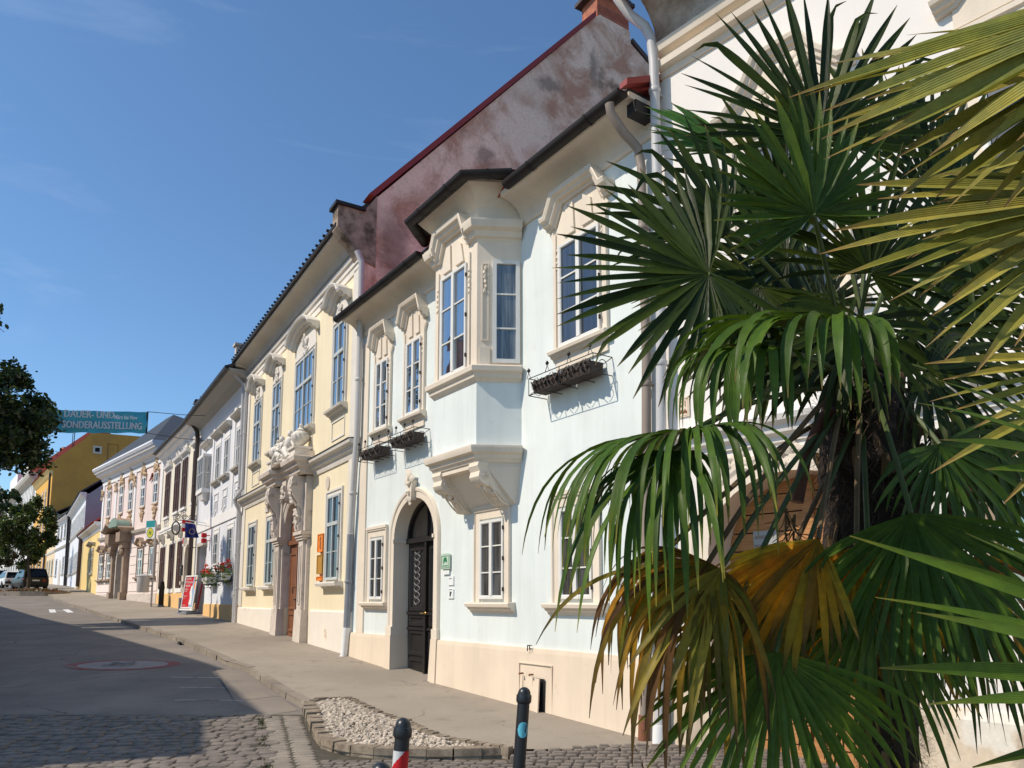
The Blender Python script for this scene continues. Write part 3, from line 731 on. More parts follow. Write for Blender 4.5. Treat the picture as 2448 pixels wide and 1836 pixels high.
oriel_mould([(-.02, 4.90), (.01, 4.90), (.03, 4.93), (.07, 4.96), (.08, 5.02), (.13, 5.05), (.14, 5.12), (.12, 5.14), (-.02, 5.15)], 'oriel_sill', CT)
oriel_mould([(-.02, 7.84), (.0, 7.72), (.03, 7.76), (.10, 7.86), (.24, 7.97), (.27, 8.0), (.27, 8.04), (-.02, 8.04)], 'oriel_cove', CT)
# side and front cornices of the oriel: returns on the splayed side, broken hood on the front
b = MB(); b.sweep([(-3.10, -.60), (-2.92, -.60), (-2.58, 0.0)], [(.02, 7.16), (0, 7.16), (-.02, 7.20), (-.07, 7.22), (-.09, 7.30), (-.17, 7.33), (-.2, 7.42), (-.2, 7.45), (-.05, 7.50), (.02, 7.50)], plan); H.B(b, 'side_cornice', CT, ori, .45)
b = MB(); b.sweep([(-4.60, 0.0), (-4.25, -.60), (-4.07, -.60)], [(.02, 7.16), (0, 7.16), (-.02, 7.20), (-.07, 7.22), (-.09, 7.30), (-.17, 7.33), (-.2, 7.42), (-.2, 7.45), (-.05, 7.50), (.02, 7.50)], plan); H.B(b, 'side_cornice', CT, ori, .45)
fr = lambda a, b_, c: (a, -.60 - c, b_)
ocx = -3.62
b = MB(); th, pr = .19, .2
b.sweep([(ocx - .5, 7.20), (ocx - .44, 7.20), (ocx - .30, 7.52), (ocx + .30, 7.52), (ocx + .44, 7.20), (ocx + .54, 7.20)], [(0, -.01), (0, pr * .3), (th * .22, pr * .36), (th * .3, pr * .62), (th * .5, pr * .68), (th * .62, pr * .9), (th * .9, pr), (th, pr * .97), (th * 1.02, -.01)], fr)
H.B(b, 'oriel_hood', CT, ori, .45)
b = MB()
for s in (-1, 1): b.prism([(ocx + s * .08, 6.98), (ocx + s * .33, 6.98), (ocx + s * .25, 7.3), (ocx + s * .10, 7.42)], fr, -.005, .035)
for s in (-1, 1): b.prism([(ocx + s * .47, 5.15), (ocx + s * .52, 5.15), (ocx + s * .52, 7.05), (ocx + s * .47, 7.05)], fr, -.005, .03)
H.B(b, 'oriel_panel', CT, ori)
# oriel windows: front and splayed sides
o = H.window(ocx - .41, ocx + .41, 5.19, 6.92, M['win_white'], M['glass'], [(.5, .075)], [(1/3, .022), (2/3, .022)], y=-.635, hinge=True)
H.ornament([(ocx + s * .5, 6.75 - i * .09, .022, .635) for s in (-1, 1) for i in range(5)], CT, o)
for side in (1, -1):
    c0 = Vector((-2.92, -.60)) if side > 0 else Vector((-4.60, 0)); c1 = Vector((-2.58, 0)) if side > 0 else Vector((-4.25, -.6))
    d = (c1 - c0).normalized(); nrm = Vector((d.y, -d.x)); Lw = (c1 - c0).length
    def sp(a, z, c): q = c0 + d * a + nrm * c; return (q.x, q.y, z)
    a0, a1 = (.24, .66) if side > 0 else (.03, .45)
    b = MB(); b.sweep([(a0, 5.2), (a1, 5.2), (a1, 6.85), (a0, 6.85)], [(0, -.02), (0, .045), (.06, .045), (.06, -.02)], sp, closed=True)
    for f in (1/3, 2/3):
        z = 5.2 + 1.65 * f; b.prism([(a0 + .05, z - .012), (a1 - .05, z - .012), (a1 - .05, z + .012), (a0 + .05, z + .012)], sp, 0, .03)
    w = H.B(b, 'window', M['win_white'], ori)
    g = MB(); g.face([sp(a0 + .04, 5.24, .012), sp(a1 - .04, 5.24, .012), sp(a1 - .04, 6.81, .012), sp(a0 + .04, 6.81, .012)])
    g2 = H.B(g, 'side_pane', M['glass_grey'], ori, fix=False)
    if side > 0:
        b = MB(); b.prism([(.04, 5.16), (.2, 5.16), (.2, 5.45), (.04, 5.45)], sp, -.01, .03)
        b.sweep([(.07, 5.55), (.18, 5.55), (.18, 6.8), (.07, 6.8)], [(0, -.01), (0, .02), (.02, .02), (.02, -.01)], sp, closed=True)
        for i in range(6): q = sp(.125 + R.uniform(-.02, .02), 6.72 - i * .075, .02); b.blob(q, (.025, .02, .035), i, .6)
        H.B(b, 'panel', CT, ori)
# soffit and scrolled consoles carrying the oriel
oriel_block(-.02, 3.585, 3.662, 'oriel_base_slab', CT)
b = MB()
b.hexa([(-4.30, -.02, 3.05), (-2.72, -.02, 3.05), (-2.62, .01, 3.05), (-4.5, .01, 3.05), (-4.27, -.46, 3.60), (-2.85, -.46, 3.60), (-2.58, .01, 3.60), (-4.60, .01, 3.60)]); H.B(b, 'oriel_soffit', CT, ori)
for cx in (-4.12, -2.98):
    b = MB(); w = .135
    prof = [(3.66, -.01), (3.66, .60), (3.60, .62), (3.52, .58), (3.44, .60), (3.36, .56), (3.32, .48), (3.30, .38), (3.22, .26), (3.12, .16), (3.06, .10), (3.02, .0), (3.02, -.01)]
    b.v += [(cx - w, -c, z) for z, c in prof] + [(cx + w, -c, z) for z, c in prof]; k = len(prof)
    b.f += [tuple(range(k)), tuple(reversed(range(k, 2*k)))] + [(i, (i+1) % k, k + (i+1) % k, k + i) for i in range(k)]; b.m += [0] * (k + 2)
    for s in (-1, 1):
        t = [(.06 * (1 - i / 26) + .008) for i in range(24)]
        b.tube([(cx + s * (w + .006), -.47 - math.cos(i * .55) * t[i], 3.45 + math.sin(i * .55) * t[i]) for i in range(24)], .014, 5)
        b.tube([(cx + s * (w + .004), -.40 + i * .032, 3.34 - .30 * math.sin(i / 11 * PI / 2)) for i in range(12)], .014, 5)
    for i in range(9): b.blob((cx + R.uniform(-.06, .06), -.42 + i * .045, 3.31 - i * .026), (.06, .05, .05), i, .7)
    H.B(b, 'oriel_console', CT, ori, .7)
# gutters
def gutter(P, z, r=.085, name='gutter'):
    b = MB(); prof = [(-r + r * math.cos(PI + PI * i / 10) , z + r * math.sin(PI + PI * i / 10)) for i in range(11)]
    prof = [(o + r, q) for o, q in prof] + [(r * .82, z + .004), (-r * .82, z + .004)]
    b.sweep(P, prof, plan)
    for (p, q) in zip(P, P[1:]):
        p, q = Vector(p), Vector(q); Lq = (q - p).length
        for i in range(max(1, int(Lq / .85))):
            m_ = p + (q - p) * ((i + .5) / max(1, int(Lq / .85))); d = (q - p).normalized()
            for j in range(8):
                a0, a1 = PI + PI * j / 8, PI + PI * (j + 1) / 8; n_ = Vector((-d.y, d.x))
                pr_ = lambda a_, rr: (m_.x + n_.x * rr * math.cos(a_), m_.y + n_.y * rr * math.cos(a_), z + rr * math.sin(a_))
                e = Vector((d.x, d.y, 0)) * .018
                b.face([Vector(pr_(a0, r + .012)) - e, Vector(pr_(a1, r + .012)) - e, Vector(pr_(a1, r + .012)) + e, Vector(pr_(a0, r + .012)) + e])
    return H.B(b, name, M['gutter'], None, .5)
ZG = 7.84
gutter([(XL - .12, -.50), (-5.02, -.50)], ZG, .095)
gutter([(-2.26, -.50), (XR - .02, -.50)], ZG, .095)
gutter([(-5.0, -.42), (-4.46, -1.0), (-2.68, -1.0), (-2.22, -.42)], ZG + .20, .095, 'oriel_gutter')
b = MB(); b.box(XL - .1, -4.9, -.44, .02, ZG + .025, ZG + .06); b.box(-2.3, XR, -.44, .02, ZG + .025, ZG + .06); H.B(b, 'eaves_board', M['gutter'])
b = MB(); b.face([(-5.0, -.40, ZG + .22), (-4.46, -.98, ZG + .22), (-2.68, -.98, ZG + .22), (-2.22, -.40, ZG + .22), (-2.6, .3, ZG + .24), (-4.6, .3, ZG + .24)])
for p, q in (((-5.0, -.40), (-4.46, -.98)), ((-4.46, -.98), (-2.68, -.98)), ((-2.68, -.98), (-2.22, -.40))):
    b.face([(*p, ZG + .24), (*q, ZG + .24), (-3.57, 1.6, ZG + 1.5)])
H.B(b, 'oriel_roof', M['gutter'], None)
gable_roof(H, XL, XR - .05, -.38, ZG + .12, 4.4, 11.0, 9.2, M['roof_red'])
b = MB(); b.hexa([(.29, -.56, ZG - .02), (.42, -.56, ZG - .02), (.42, .2, ZG + .35), (.29, .2, ZG + .35), (.29, -.56, ZG + .05), (.42, -.56, ZG + .06), (.42, .2, ZG + .45), (.29, .2, ZG + .45)]); H.B(b, 'verge_flashing', M['red_metal'])
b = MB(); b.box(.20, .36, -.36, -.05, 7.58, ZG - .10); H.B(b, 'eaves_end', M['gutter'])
H.pipe([(.10, -.56, 7.74), (.10, -.54, 7.62), (.13, -.36, 7.42), (.17, -.15, 7.25), (.19, -.12, 7.0), (.19, -.11, 4.5), (.08, -.12, .9), (.04, -.14, .1)], .058, M['grey_pipe'], collars=(6.2, 4.2, 2.1), foot=[(.045, -.14, .28), (.035, -.15, -.05)], footm=M['rust']).data.materials[0] = mat('brown_grey_downpipe', (.30, .245, .20), .5, .12, 3, .05)
# service hatch, wall hook, plaque and notices
b = MB(); b.sweep([(-2.54, .02), (-2.54, .70), (-1.78, .70), (-1.78, .0)], [(0, .06), (0, .083), (.012, .083), (.012, .06)], fac); H.B(b, 'hatch_rebate', M['peach'])
b = MB(); b.face([(-2.40, -.0875, .05), (-1.92, -.0875, .03), (-1.92, -.0875, .52), (-2.40, -.0875, .52)]); H.B(b, 'hatch_opening', M['drain'], fix=False)
b = MB(); b.hexa([(-2.40, -.10, .06), (-1.97, -.16, .05), (-1.97, -.18, .05), (-2.40, -.12, .06), (-2.40, -.10, .53), (-1.97, -.13, .52), (-1.97, -.15, .52), (-2.40, -.12, .53)])
hd = H.B(b, 'hatch_door', M['peach'])
b = MB()
for x in (-2.36, -2.12):
    b.tube([(x - .05, -.13, .57), (x, -.14, .57), (x, -.2, .57)], .012, 6); b.lathe([(0, -.02), (.022, 0), (0, .02)], (x, -.2, .57), 8); b.tube([(x, -.14, .55), (x - .015, -.145, .3)], .004, 4)
H.B(b, 'latch', M['rust'], hd)
b = MB(); b.tube([(-2.32, -.05, .96), (-2.32, -.09, .96), (-2.32, -.09, .88)], .008, 6); b.tube([(-2.27, -.05, .96), (-2.27, -.09, .96), (-2.27, -.09, .90)], .008, 6); b.tube([(-2.32, -.09, .96), (-2.27, -.09, .96)], .008, 6); H.B(b, 'wall_hook', M['iron'])
def on_wall(key, x, out, z): return hpt(key, x, out, z)
def wall_thing(key, name, label, cat, x, z, out=0, group=None):
    o, X, Y, r = hframe(key); p = hpt(key, x, out, z)
    return thing(name, label, cat, (p.x, p.y, p.z), r, group)
wm = lambda x, z, y=0: frame_M((x, y, z), (1, 0, 0), (0, 0, 1))
t = wall_thing('white', 'wall_plaque', 'pale green plaque on the wall beside the black door', 'plaque', -4.80, 2.24)
b = MB(); b.prism([(-.15, -.11), (.15, -.11), (.15, .14), (.12, .16), (-.12, .16), (-.15, .14)], fac, .02, .04); b.build('plate', M['pale_green'], t)
b = MB(); b.sweep([(-.13, -.09), (.13, -.09), (.13, .12), (-.13, .12)], [(0, .04), (0, .043), (.008, .043), (.008, .04)], fac, closed=True)
b.prism([(-.06, -.02), (.0, .03), (.07, .0), (.05, .08), (0, .1), (-.05, .07)], fac, .04, .044); b.prism([(-.09, -.06), (.09, -.06), (.09, -.045), (-.09, -.045)], fac, .04, .043); b.build('relief', M['sign_green'], t)
b = MB(); b.prism([(-.10, -.2), (.12, -.2), (.12, -.13), (-.10, -.13)], fac, .015, .03); b.build('small_plate', M['paper'], t)
for z, lab, hh in ((1.94, 'white notice below the green plaque, upper one with a single line', .13), (1.72, 'lower white notice with a dark picture below the green plaque', .14)):
    t = wall_thing('white', 'notice', lab, 'notice', -4.64, z)
    b = MB(); b.box(-.09, .09, -.02, 0, -hh / 2 - .02, hh / 2); b.build('sheet', M['paper'], t)
    b = MB()
    if hh == .13: b.box(-.05, .04, -.023, -.02, 0.02, .03)
    else: b.box(-.055, .055, -.023, -.02, .055, .063); b.prism([(-.03, -.05), (.0, -.06), (.02, -.02), (.04, .02), (-.02, .03)], fac, .02, .023)
    b.build('print', M['ink'], t)
# iron flower baskets below the upper windows
def basket(cx, z, w, label, pr=.33, hh=.25):
    t = wall_thing('white', 'flower_basket', label, 'flower basket', cx, z, 0, 'iron flower baskets on the pale blue house')
    b = MB(); h = w / 2; r = .007
    for zz in (0, hh):
        b.tube([(-h, -.0, zz), (-h, -pr, zz), (h, -pr, zz), (h, 0, zz)], r, 4)
    for x in (-h, 0, h): b.tube([(x, -pr, 0), (x, -pr, hh)], r, 4)
    for x in (-h, h): b.tube([(x, 0, hh), (x, -pr, 0)], r * .8, 4)
    for i in range(5): x = -h + w * i / 4; b.tube([(x, 0, 0), (x, -pr, 0)], r, 4)
    n = 4
    for i in range(n):     # scrolls along the front
        x0 = -h + w * (i + .5) / n
        for s in (-1, 1):
            b.tube([(x0 + s * (.015 + .085 * math.sin(a / 10 * PI)) , -pr, .02 + .2 * a / 10) for a in range(11)], r * .8, 4)
    for sx in (-h, h):
        b.tube([(sx, -pr / 2 + .075 * math.cos(a / 6 * PI * 1.6), .11 + .085 * math.sin(a / 6 * PI * 1.6)) for a in range(11)], r * .7, 4)
    for x in (-h, -h * .38, h * .3, h * .92):
        for s in (-1, 1): b.tube([(x + s * .045, -pr, hh), (x, -pr, hh + .09)], r * .8, 4)
        b.lathe([(0, -.035), (.022, -.01), (.026, .008), (.012, .03), (0, .045)], (x, -pr, hh + .115), 8)
    b.build('iron_frame', M['iron'], t)
    b = MB(); n = 26
    for k, (a0, a1) in enumerate(((-h + .05, -h * .1), (-h * .05, h - .12))):
        q = 14; g = []
        for i in range(q + 1):
            x = a0 + (a1 - a0) * i / q; wv = .02 * math.sin(i * 2.1 + k); g.append([(x, -pr + .045 + wv, hh * .82 + .012 * math.sin(i * 1.7)), (x, -pr + .03 - wv * 1.2, hh * .5 + wv), (x, -pr + .055 + wv, .035), (x, -.06, .035), (x, -.05, hh * .8)])
        for i in range(q):
            for j in range(4): b.face([g[i][j], g[i+1][j], g[i+1][j+1], g[i][j+1]])
            b.face([g[i][0], g[i+1][0], g[i+1][4], g[i][4]])
        b.face(g[0]); b.face(g[-1])
        for i in range(7):
            x = a0 + (a1 - a0) * (i + .5) / 7; b.tube([(x - .07, -pr + .028, hh * .78), (x, -pr + .018, hh * .42), (x + .07, -pr + .028, hh * .78)], .014, 5)
    b.build('trough', M['fabric_brown'], t, .8)
    return t
basket(-1.24, 4.50, 1.40, 'iron flower basket with brown trough under the large right window')
basket(-7.45, 4.46, 1.02, 'iron flower basket nearest the yellow house')
basket(-6.02, 4.48, 1.06, 'iron flower basket between the leftmost one and the oriel')
# ================================================================== yellow baroque house
H = House('yellow', 'yellow baroque house with carved stone portal and white plinth')
XL, XR = -11.66, 0.0
SW = M['stone_white']
pcx, phw, psp, ptop = -4.85, .90, 3.45, 4.32
H.wall(XL, XR, -.8, 9.9, [(pcx - phw, pcx + phw, -.5, ptop, .16, psp)], M['yellow'], thick=13)
for a, c in ((XL, -6.55), (-3.05, XR + .02)): H.mould(a, c, [(-.8, -.02), (-.8, .07), (1.33, .05), (1.36, .03), (1.37, -.02)], M['plinth_white'], 'plinth')
for a, c in ((XL + .02, XL + .4), (XR - .45, XR - .02)): b = MB(); b.box(a, c, -.03, .02, 1.38, 9.2); H.B(b, 'corner_pilaster', SW)
# string course with lead-covered ledge
prof = [(4.74, -.01), (4.74, .03), (4.80, .05), (4.86, .06), (4.90, .12), (4.99, .15), (5.03, .24), (5.10, .26), (5.12, .255), (5.14, -.01)]
for a, c in ((XL - .05, -6.55), (-3.1, XR + .20)):
    o = H.mould(a, c, prof, SW, 'string_course', None, .4)
    H.mould(a, c, [(5.105, .0), (5.105, .275), (5.122, .275), (5.16, .0)], M['gutter'], 'ledge_cover', o)
# entablature: architrave, grey cove, roof edge
H.mould(XL, XR, [(9.14, -.01), (9.14, .03), (9.30, .03), (9.31, .06), (9.44, .06), (9.45, .11), (9.54, .13), (9.56, .05), (9.56, -.01)], SW, 'architrave', None, .4)
P = [(9.56, -.01), (9.56, .04), (9.66, .05), (9.68, .09), (9.70, .10)]
for i in range(8): t = i / 7 * PI / 2; P.append((9.72 + .24 * math.sin(t), .12 + .40 * (1 - math.cos(t))))
P += [(9.98, .54), (10.02, .54), (10.02, -.01)]
H.mould(XL - .1, XR, P, M['cove_grey'], 'eaves_cove', None, .5)
b = MB(); b.box(XL - .1, XR - .08, -.62, -.50, 10.025, 10.10)
for i in range(40): x = XL + i * .29; b.box(x, x + .05, -.66, -.55, 10.10, 10.15)
H.B(b, 'roof_edge', M['gutter'])
gable_roof(H, XL - .05, XR - .32, -.56, 10.12, 6.9, 18.0, 14, M['roof_dark'])
def casement(x0, x1, z0, z1, leaves=2, tr=.64, y=-.06, g='glass', label=None):
    vx = [(i / leaves, .07 if leaves == 2 or i % 2 == 0 else .022) for i in range(1, leaves)]
    if leaves == 2: vx = [(.5, .055)]
    return H.window(x0, x1, z0, z1, M['win_grey'], M[g], vx, [(tr, .085), (tr / 2, .02)], y=y, bd=.06, hinge=True, label=label)
def cartouche(cx, z0, z1, w, parent):
    pts = []
    for i in range(26):
        t = R.random(); z = z0 + (z1 - z0) * t; hw = w * (1 - .6 * t)
        pts.append((cx + R.uniform(-hw, hw), z, R.uniform(.03, .065), .04 + R.uniform(0, .03)))
    H.ornament(pts, SW, parent, 'stucco_cartouche')
for cx, w, kind in ((-9.92, .92, 'wave'), (-7.35, .92, 'wave'), (-4.33, 1.72, 'arch'), (-1.34, .84, 'wave')):
    x0, x1 = cx - w / 2, cx + w / 2; z0, z1 = 6.18, 8.22
    big = kind == 'arch'
    o = casement(x0, x1, z0, z1 + .02, 4 if big else 2)
    H.surround(x0 - .005, x1 + .005, z0, z1 + .02, .14, SW, o, .028)
    b = MB(); hw = w / 2 + .12
    b.prism([(cx - hw, z1 + .17), (cx + hw, z1 + .17), (cx + hw * .92, z1 + .6), (cx - hw * .92, z1 + .6)], fac, -.01, .025); H.B(b, 'panel', SW, o)
    k = w / 2 + .30; zh = 8.70
    if big: path = [(cx - k - .02, zh - .0), (cx - k + .16, zh)] + [(cx - (k - .16) * math.cos(PI * i / 12), zh + .36 * math.sin(PI * i / 12)) for i in range(1, 12)] + [(cx + k - .16, zh), (cx + k + .02, zh)]
    else:
        L_ = [(-1.0, 0), (-.72, .0), (-.6, .04), (-.5, .12), (-.4, .22), (-.25, .27), (0, .30)]
        path = [(cx + f * k, zh - .05 + z * 1.0) for f, z in L_] + [(cx - f * k, zh - .05 + z * 1.0) for f, z in reversed(L_[:-1])]
    H.hood(path, .2, .34, M['stone_white'], o)
    cartouche(cx, z1 + .1, z1 + (.68 if big else .5), .36 if big else .2, o)
    H.sill(cx - w / 2 - .2, cx + w / 2 + .2, z0 - .03, SW, o, .2, .17)
    b = MB(); b.sweep([(cx - hw + .06, z0 - .78), (cx + hw - .06, z0 - .78), (cx + hw - .06, z0 - .3), (cx - hw + .06, z0 - .3)], [(0, -.01), (0, .02), (.04, .02), (.04, -.01)], fac, closed=True)
    H.B(b, 'apron', SW, o)
for cx, w in ((-9.98, .94), (-7.46, .94), (-1.41, .92)):
    o = casement(cx - w / 2, cx + w / 2, 2.07, 4.05, 2, .66, g='glass_dark')
    H.surround(cx - w / 2 - .005, cx + w / 2 + .005, 2.02, 4.06, .15, SW, o, .03)
    H.mould(cx - w / 2 - .28, cx + w / 2 + .28, [(1.88, -.01), (1.88, .04), (1.92, .05), (1.93, .19), (1.99, .21), (2.02, .2), (2.03, -.01)], SW, 'sill', o)
# ---- portal
PS = M['portal_stone']
b = MB()
for s in (-1, 1):
    xi = pcx + s * phw; xo = pcx + s * 1.52
    a, c = min(xi, xo), max(xi, xo)
    b.box(a, c, -.09, .02, -.5, 3.36)                                         # slab beside the opening
    a2, c2 = (xo + .10, xi - .12) if s < 0 else (xi + .12, xo - .10)
    b.hexa([(a - .02, -.24, -.5), (c + .02, -.24, -.5), (c + .02, 0, -.5), (a - .02, 0, -.5), (a, -.18, 1.36), (c, -.18, 1.36), (c, 0, 1.36), (a, 0, 1.36)])
    b.box(a2, c2, -.165, -.08, 1.362, 3.14)
    b.sweep([(a2 + .1, 1.5), (c2 - .1, 1.5), (c2 - .1, 3.0), (a2 + .1, 3.0)], [(0, .155), (0, .185), (.04, .185), (.04, .155)], fac, closed=True)
    for z0, z1, pr in ((3.14, 3.2, .20), (3.2, 3.27, .23), (3.27, 3.36, .27)): b.box(a - (pr - .2), c + (pr - .2), -pr, .01, z0 + .001, z1)
H.B(b, 'portal_pier', PS)
b = MB(); n = 20
arc = [(pcx - phw, 1.4)] + [(pcx - phw * math.cos(PI * i / n), psp + (ptop - psp) * math.sin(PI * i / n)) for i in range(n + 1)] + [(pcx + phw, 1.4)]
b.sweep(arc, [(-.008, -.13), (-.008, .06), (.05, .09), (.12, .09), (.14, .12), (.22, .12), (.24, .06), (.3, .06), (.3, -.01)], fac); H.B(b, 'portal_arch', PS, None, .4)
for s in (-1, 1):
    cx = pcx + s * 1.22; b = MB()
    prof = [(3.37, -.01), (3.37, .28), (3.5, .31), (3.6, .24), (3.8, .22), (4.0, .26), (4.15, .36), (4.3, .46), (4.5, .52), (4.66, .50), (4.78, .46), (4.78, -.01)]
    w = .19; k = len(prof)
    b.v += [(cx - w, -c, z) for z, c in prof] + [(cx + w, -c, z) for z, c in prof]
    b.f += [tuple(range(k)), tuple(reversed(range(k, 2*k)))] + [(i, (i+1) % k, k + (i+1) % k, k + i) for i in range(k)]; b.m += [0] * (k + 2)
    b.box(cx - .36, cx + .36, -.17, .0, 3.365, 4.78)
    for i in range(12):
        z = 3.5 + i * .1; b.blob((cx + R.uniform(-.12, .12), -(.3 if z < 4.1 else .48) + R.uniform(-.03, .03), z), (.07, .06, .07), i, .7)
    for s2 in (-1, 1):
        b.tube([(cx + s2 * .2, -.42 - .08 * math.cos(a * .6) * (1 - a / 20), 4.55 + .08 * math.sin(a * .6) * (1 - a / 20)) for a in range(18)], .02, 5)
    b.box(cx - .14, cx + .14, -.33, -.22, 3.55, 3.95)
    H.B(b, 'portal_console', PS, None, .6)
b = MB(); b.prism([(pcx - .12, ptop - .05), (pcx + .12, ptop - .05), (pcx + .2, ptop + .5), (pcx - .2, ptop + .5)], fac, .0, .34)
for i in range(10): b.blob((pcx + R.uniform(-.1, .1), -.36, ptop + R.uniform(-.1, .35)), (.07, .06, .06), i, .7)
H.B(b, 'portal_keystone', PS, None, .6)
b = MB(); b.box(pcx - 1.55, pcx + 1.55, -.15, .01, ptop + .02, 4.79); H.B(b, 'portal_frieze', PS)
def portal_cornice(x0, x1, xb0, xb1):
    b = MB(); path = [(x0, 0.02), (x0, -.36), (xb0, -.36), (xb0 + .12, -.16), (xb1 - .12, -.16), (xb1, -.36), (x1, -.36), (x1, 0.02)]
    b.sweep(path, [(.1, 4.80), (0, 4.80), (-.04, 4.84), (-.06, 4.94), (-.14, 4.98), (-.16, 5.06), (-.24, 5.10), (-.26, 5.20), (-.24, 5.23), (.1, 5.26)], plan)
    b.face([(x, y, 5.24) for x, y in path]); b.face([(x, y, 4.82) for x, y in path])
    return H.B(b, 'portal_cornice', PS, None, .5)
portal_cornice(pcx - 1.7, pcx + 1.7, pcx - .75, pcx + .75)
b = MB(); b.hexa([(pcx - 1.9, -.58, 5.24), (pcx + 1.9, -.58, 5.24), (pcx + 1.7, 0, 5.25), (pcx - 1.7, 0, 5.25), (pcx - 1.85, -.5, 5.27), (pcx + 1.85, -.5, 5.27), (pcx + 1.6, 0, 5.45), (pcx - 1.6, 0, 5.45)]); H.B(b, 'portal_coping', PS)
# urns and the reclining figures on the broken pediment
SWp = M['stone_white']
for s in (-1, 1):
    b = MB(); cx = pcx + s * 1.18
    b.box(cx - .30, cx + .30, -.5, -.02, 5.27, 5.34); b.box(cx - .26, cx + .26, -.46, -.04, 5.341, 5.50); b.box(cx - .31, cx + .31, -.51, -.01, 5.501, 5.56)
    H.B(b, 'urn_pedestal', SWp)
    b = MB(); n = 28; prof = [(.05, 0), (.10, .02), (.05, .06), (.13, .10), (.205, .19), (.23, .28), (.21, .36), (.16, .41), (.10, .44), (.115, .47), (.05, .52), (.035, .57), (.05, .60), (.01, .65)]
    n0 = len(b.v)
    for r, z in prof:
        for j in range(n):
            k = 1 + (.07 if .12 < z < .47 else 0) * math.cos(j * PI)
            b.v.append((cx + r * k * math.cos(2*PI*j/n), -.26 + r * k * math.sin(2*PI*j/n), 5.56 + z))
    for i in range(len(prof) - 1):
        for j in range(n): h = (j + 1) % n; b.f.append((n0 + i*n + j, n0 + i*n + h, n0 + (i+1)*n + h, n0 + (i+1)*n + j)); b.m.append(0)
    H.B(b, 'urn', SWp, None, 1.0)
def limb(b, P, r): b.tube(P, r, 8)
for s in (-1, 1):
    b = MB(); q = lambda x, y, z: (pcx + s * x, y, z)
    limb(b, [q(.16, -.34, 5.52), q(.26, -.36, 5.62), q(.36, -.34, 5.78), q(.42, -.32, 5.92), q(.43, -.32, 5.99)], [.10, .13, .14, .12, .05])
    b.blob(q(.43, -.33, 6.07), (.075, .08, .10), 3, .2, 9, 7)
    limb(b, [q(.20, -.38, 5.55), q(.42, -.46, 5.62), q(.58, -.48, 5.52), q(.72, -.48, 5.40), q(.84, -.48, 5.36)], [.10, .095, .085, .06, .05])
    limb(b, [q(.15, -.30, 5.5), q(.40, -.36, 5.48), q(.60, -.40, 5.40), q(.80, -.44, 5.34)], [.1, .09, .07, .05])
    limb(b, [q(.36, -.42, 5.88), q(.26, -.50, 5.74), q(.12, -.48, 5.70)], [.055, .045, .035])
    limb(b, [q(.48, -.30, 5.88), q(.60, -.28, 5.74), q(.72, -.28, 5.62)], [.055, .045, .035])
    for i in range(7): b.blob(q(.2 + i * .09, -.42 + R.uniform(-.04, .04), 5.44 + R.uniform(-.05, .08)), (.09, .06, .07), i + s, .7)
    H.B(b, 'stone_figure', SWp, None, .9)
b = MB(); b.blob((pcx, -.3, 5.62), (.24, .12, .3), 5, .4, 12, 8)
for i in range(12): a = i / 12 * 2 * PI; b.blob((pcx + .24 * math.cos(a), -.34, 5.62 + .28 * math.sin(a)), (.07, .06, .07), i, .6)
H.B(b, 'coat_of_arms', SWp, None, .9)
# brown door
b = MB(); yd = .13; n = 18; hw = phw + .02
arcp = [(pcx - hw * math.cos(PI * i / n), psp + (ptop - psp) * math.sin(PI * i / n)) for i in range(n + 1)]
b.prism([(pcx - hw, .4)] + arcp + [(pcx + hw, .4)], fac, -yd - .06, -yd)
for s in (-1, 1):
    a, c = (pcx - hw + .1, pcx - .06) if s < 0 else (pcx + .06, pcx + hw - .1)
    for z0, z1 in ((.75, 1.25), (1.35, 2.9)):
        b.sweep([(a + .05, z0), (c - .05, z0), (c - .05, z1), (a + .05, z1)], [(0, -yd - .01), (0, -yd + .03), (.05, -yd + .03), (.08, -yd - .01)], fac, closed=True)
b.box(pcx - .04, pcx + .04, yd - .05, yd, .4, psp - .3); b.box(pcx - hw, pcx + hw, yd - .08, yd, psp - .32, psp - .2)
b.box(pcx - hw, pcx + hw, yd - .02, yd, .4, .66)
dr = H.B(b, 'door', M['brown_wood'])
b = MB(); b.tube([(pcx - .1, yd - .03, 1.95), (pcx - .1, yd - .10, 1.95), (pcx - .1, yd - .10, 1.78)], .015, 6); b.tube([(pcx + .1, yd - .03, 1.62), (pcx + .1, yd - .09, 1.62), (pcx - .02, yd - .09, 1.62)], .015, 6); H.B(b, 'handle', M['iron'], dr)
b = MB(); b.box(pcx - phw, pcx + phw, -.2, .6, -.3, .52); H.B(b, 'doorstep', M['granite'])
# party gable above the neighbour, chimney and corbel
m, nt, N_, L_, P_ = newmat('stained_pink_gable')
a1 = noise(nt, .8, 8, .65, None, .6); a2 = noise(nt, 2.6, 8, .7); a3 = noise(nt, 14, 4, .6); a4 = noise(nt, .35, 4, .6)
c = mixc(nt, ramp(nt, a1.outputs[0], [(.42, G3(0)), (.58, G3(1))]).outputs[0], (.52, .29, .20, 1), (.86, .64, .50, 1))
c = mixc(nt, ramp(nt, a2.outputs[0], [(.56, G3(0)), (.72, G3(.75))]).outputs[0], c, (.34, .22, .16, 1))
c = mixc(nt, ramp(nt, a4.outputs[0], [(.5, G3(0)), (.66, G3(.7))]).outputs[0], c, (.80, .66, .53, 1))
c = mixc(nt, .5, c, ramp(nt, a3.outputs[0], [(.3, G3(.75)), (.7, G3(1.15))]).outputs[0], 'MULTIPLY')
tcg = nt.nodes.new('ShaderNodeTexCoord'); ndg = noise(nt, 2.4, 6, .65, tcg.outputs['Object'])
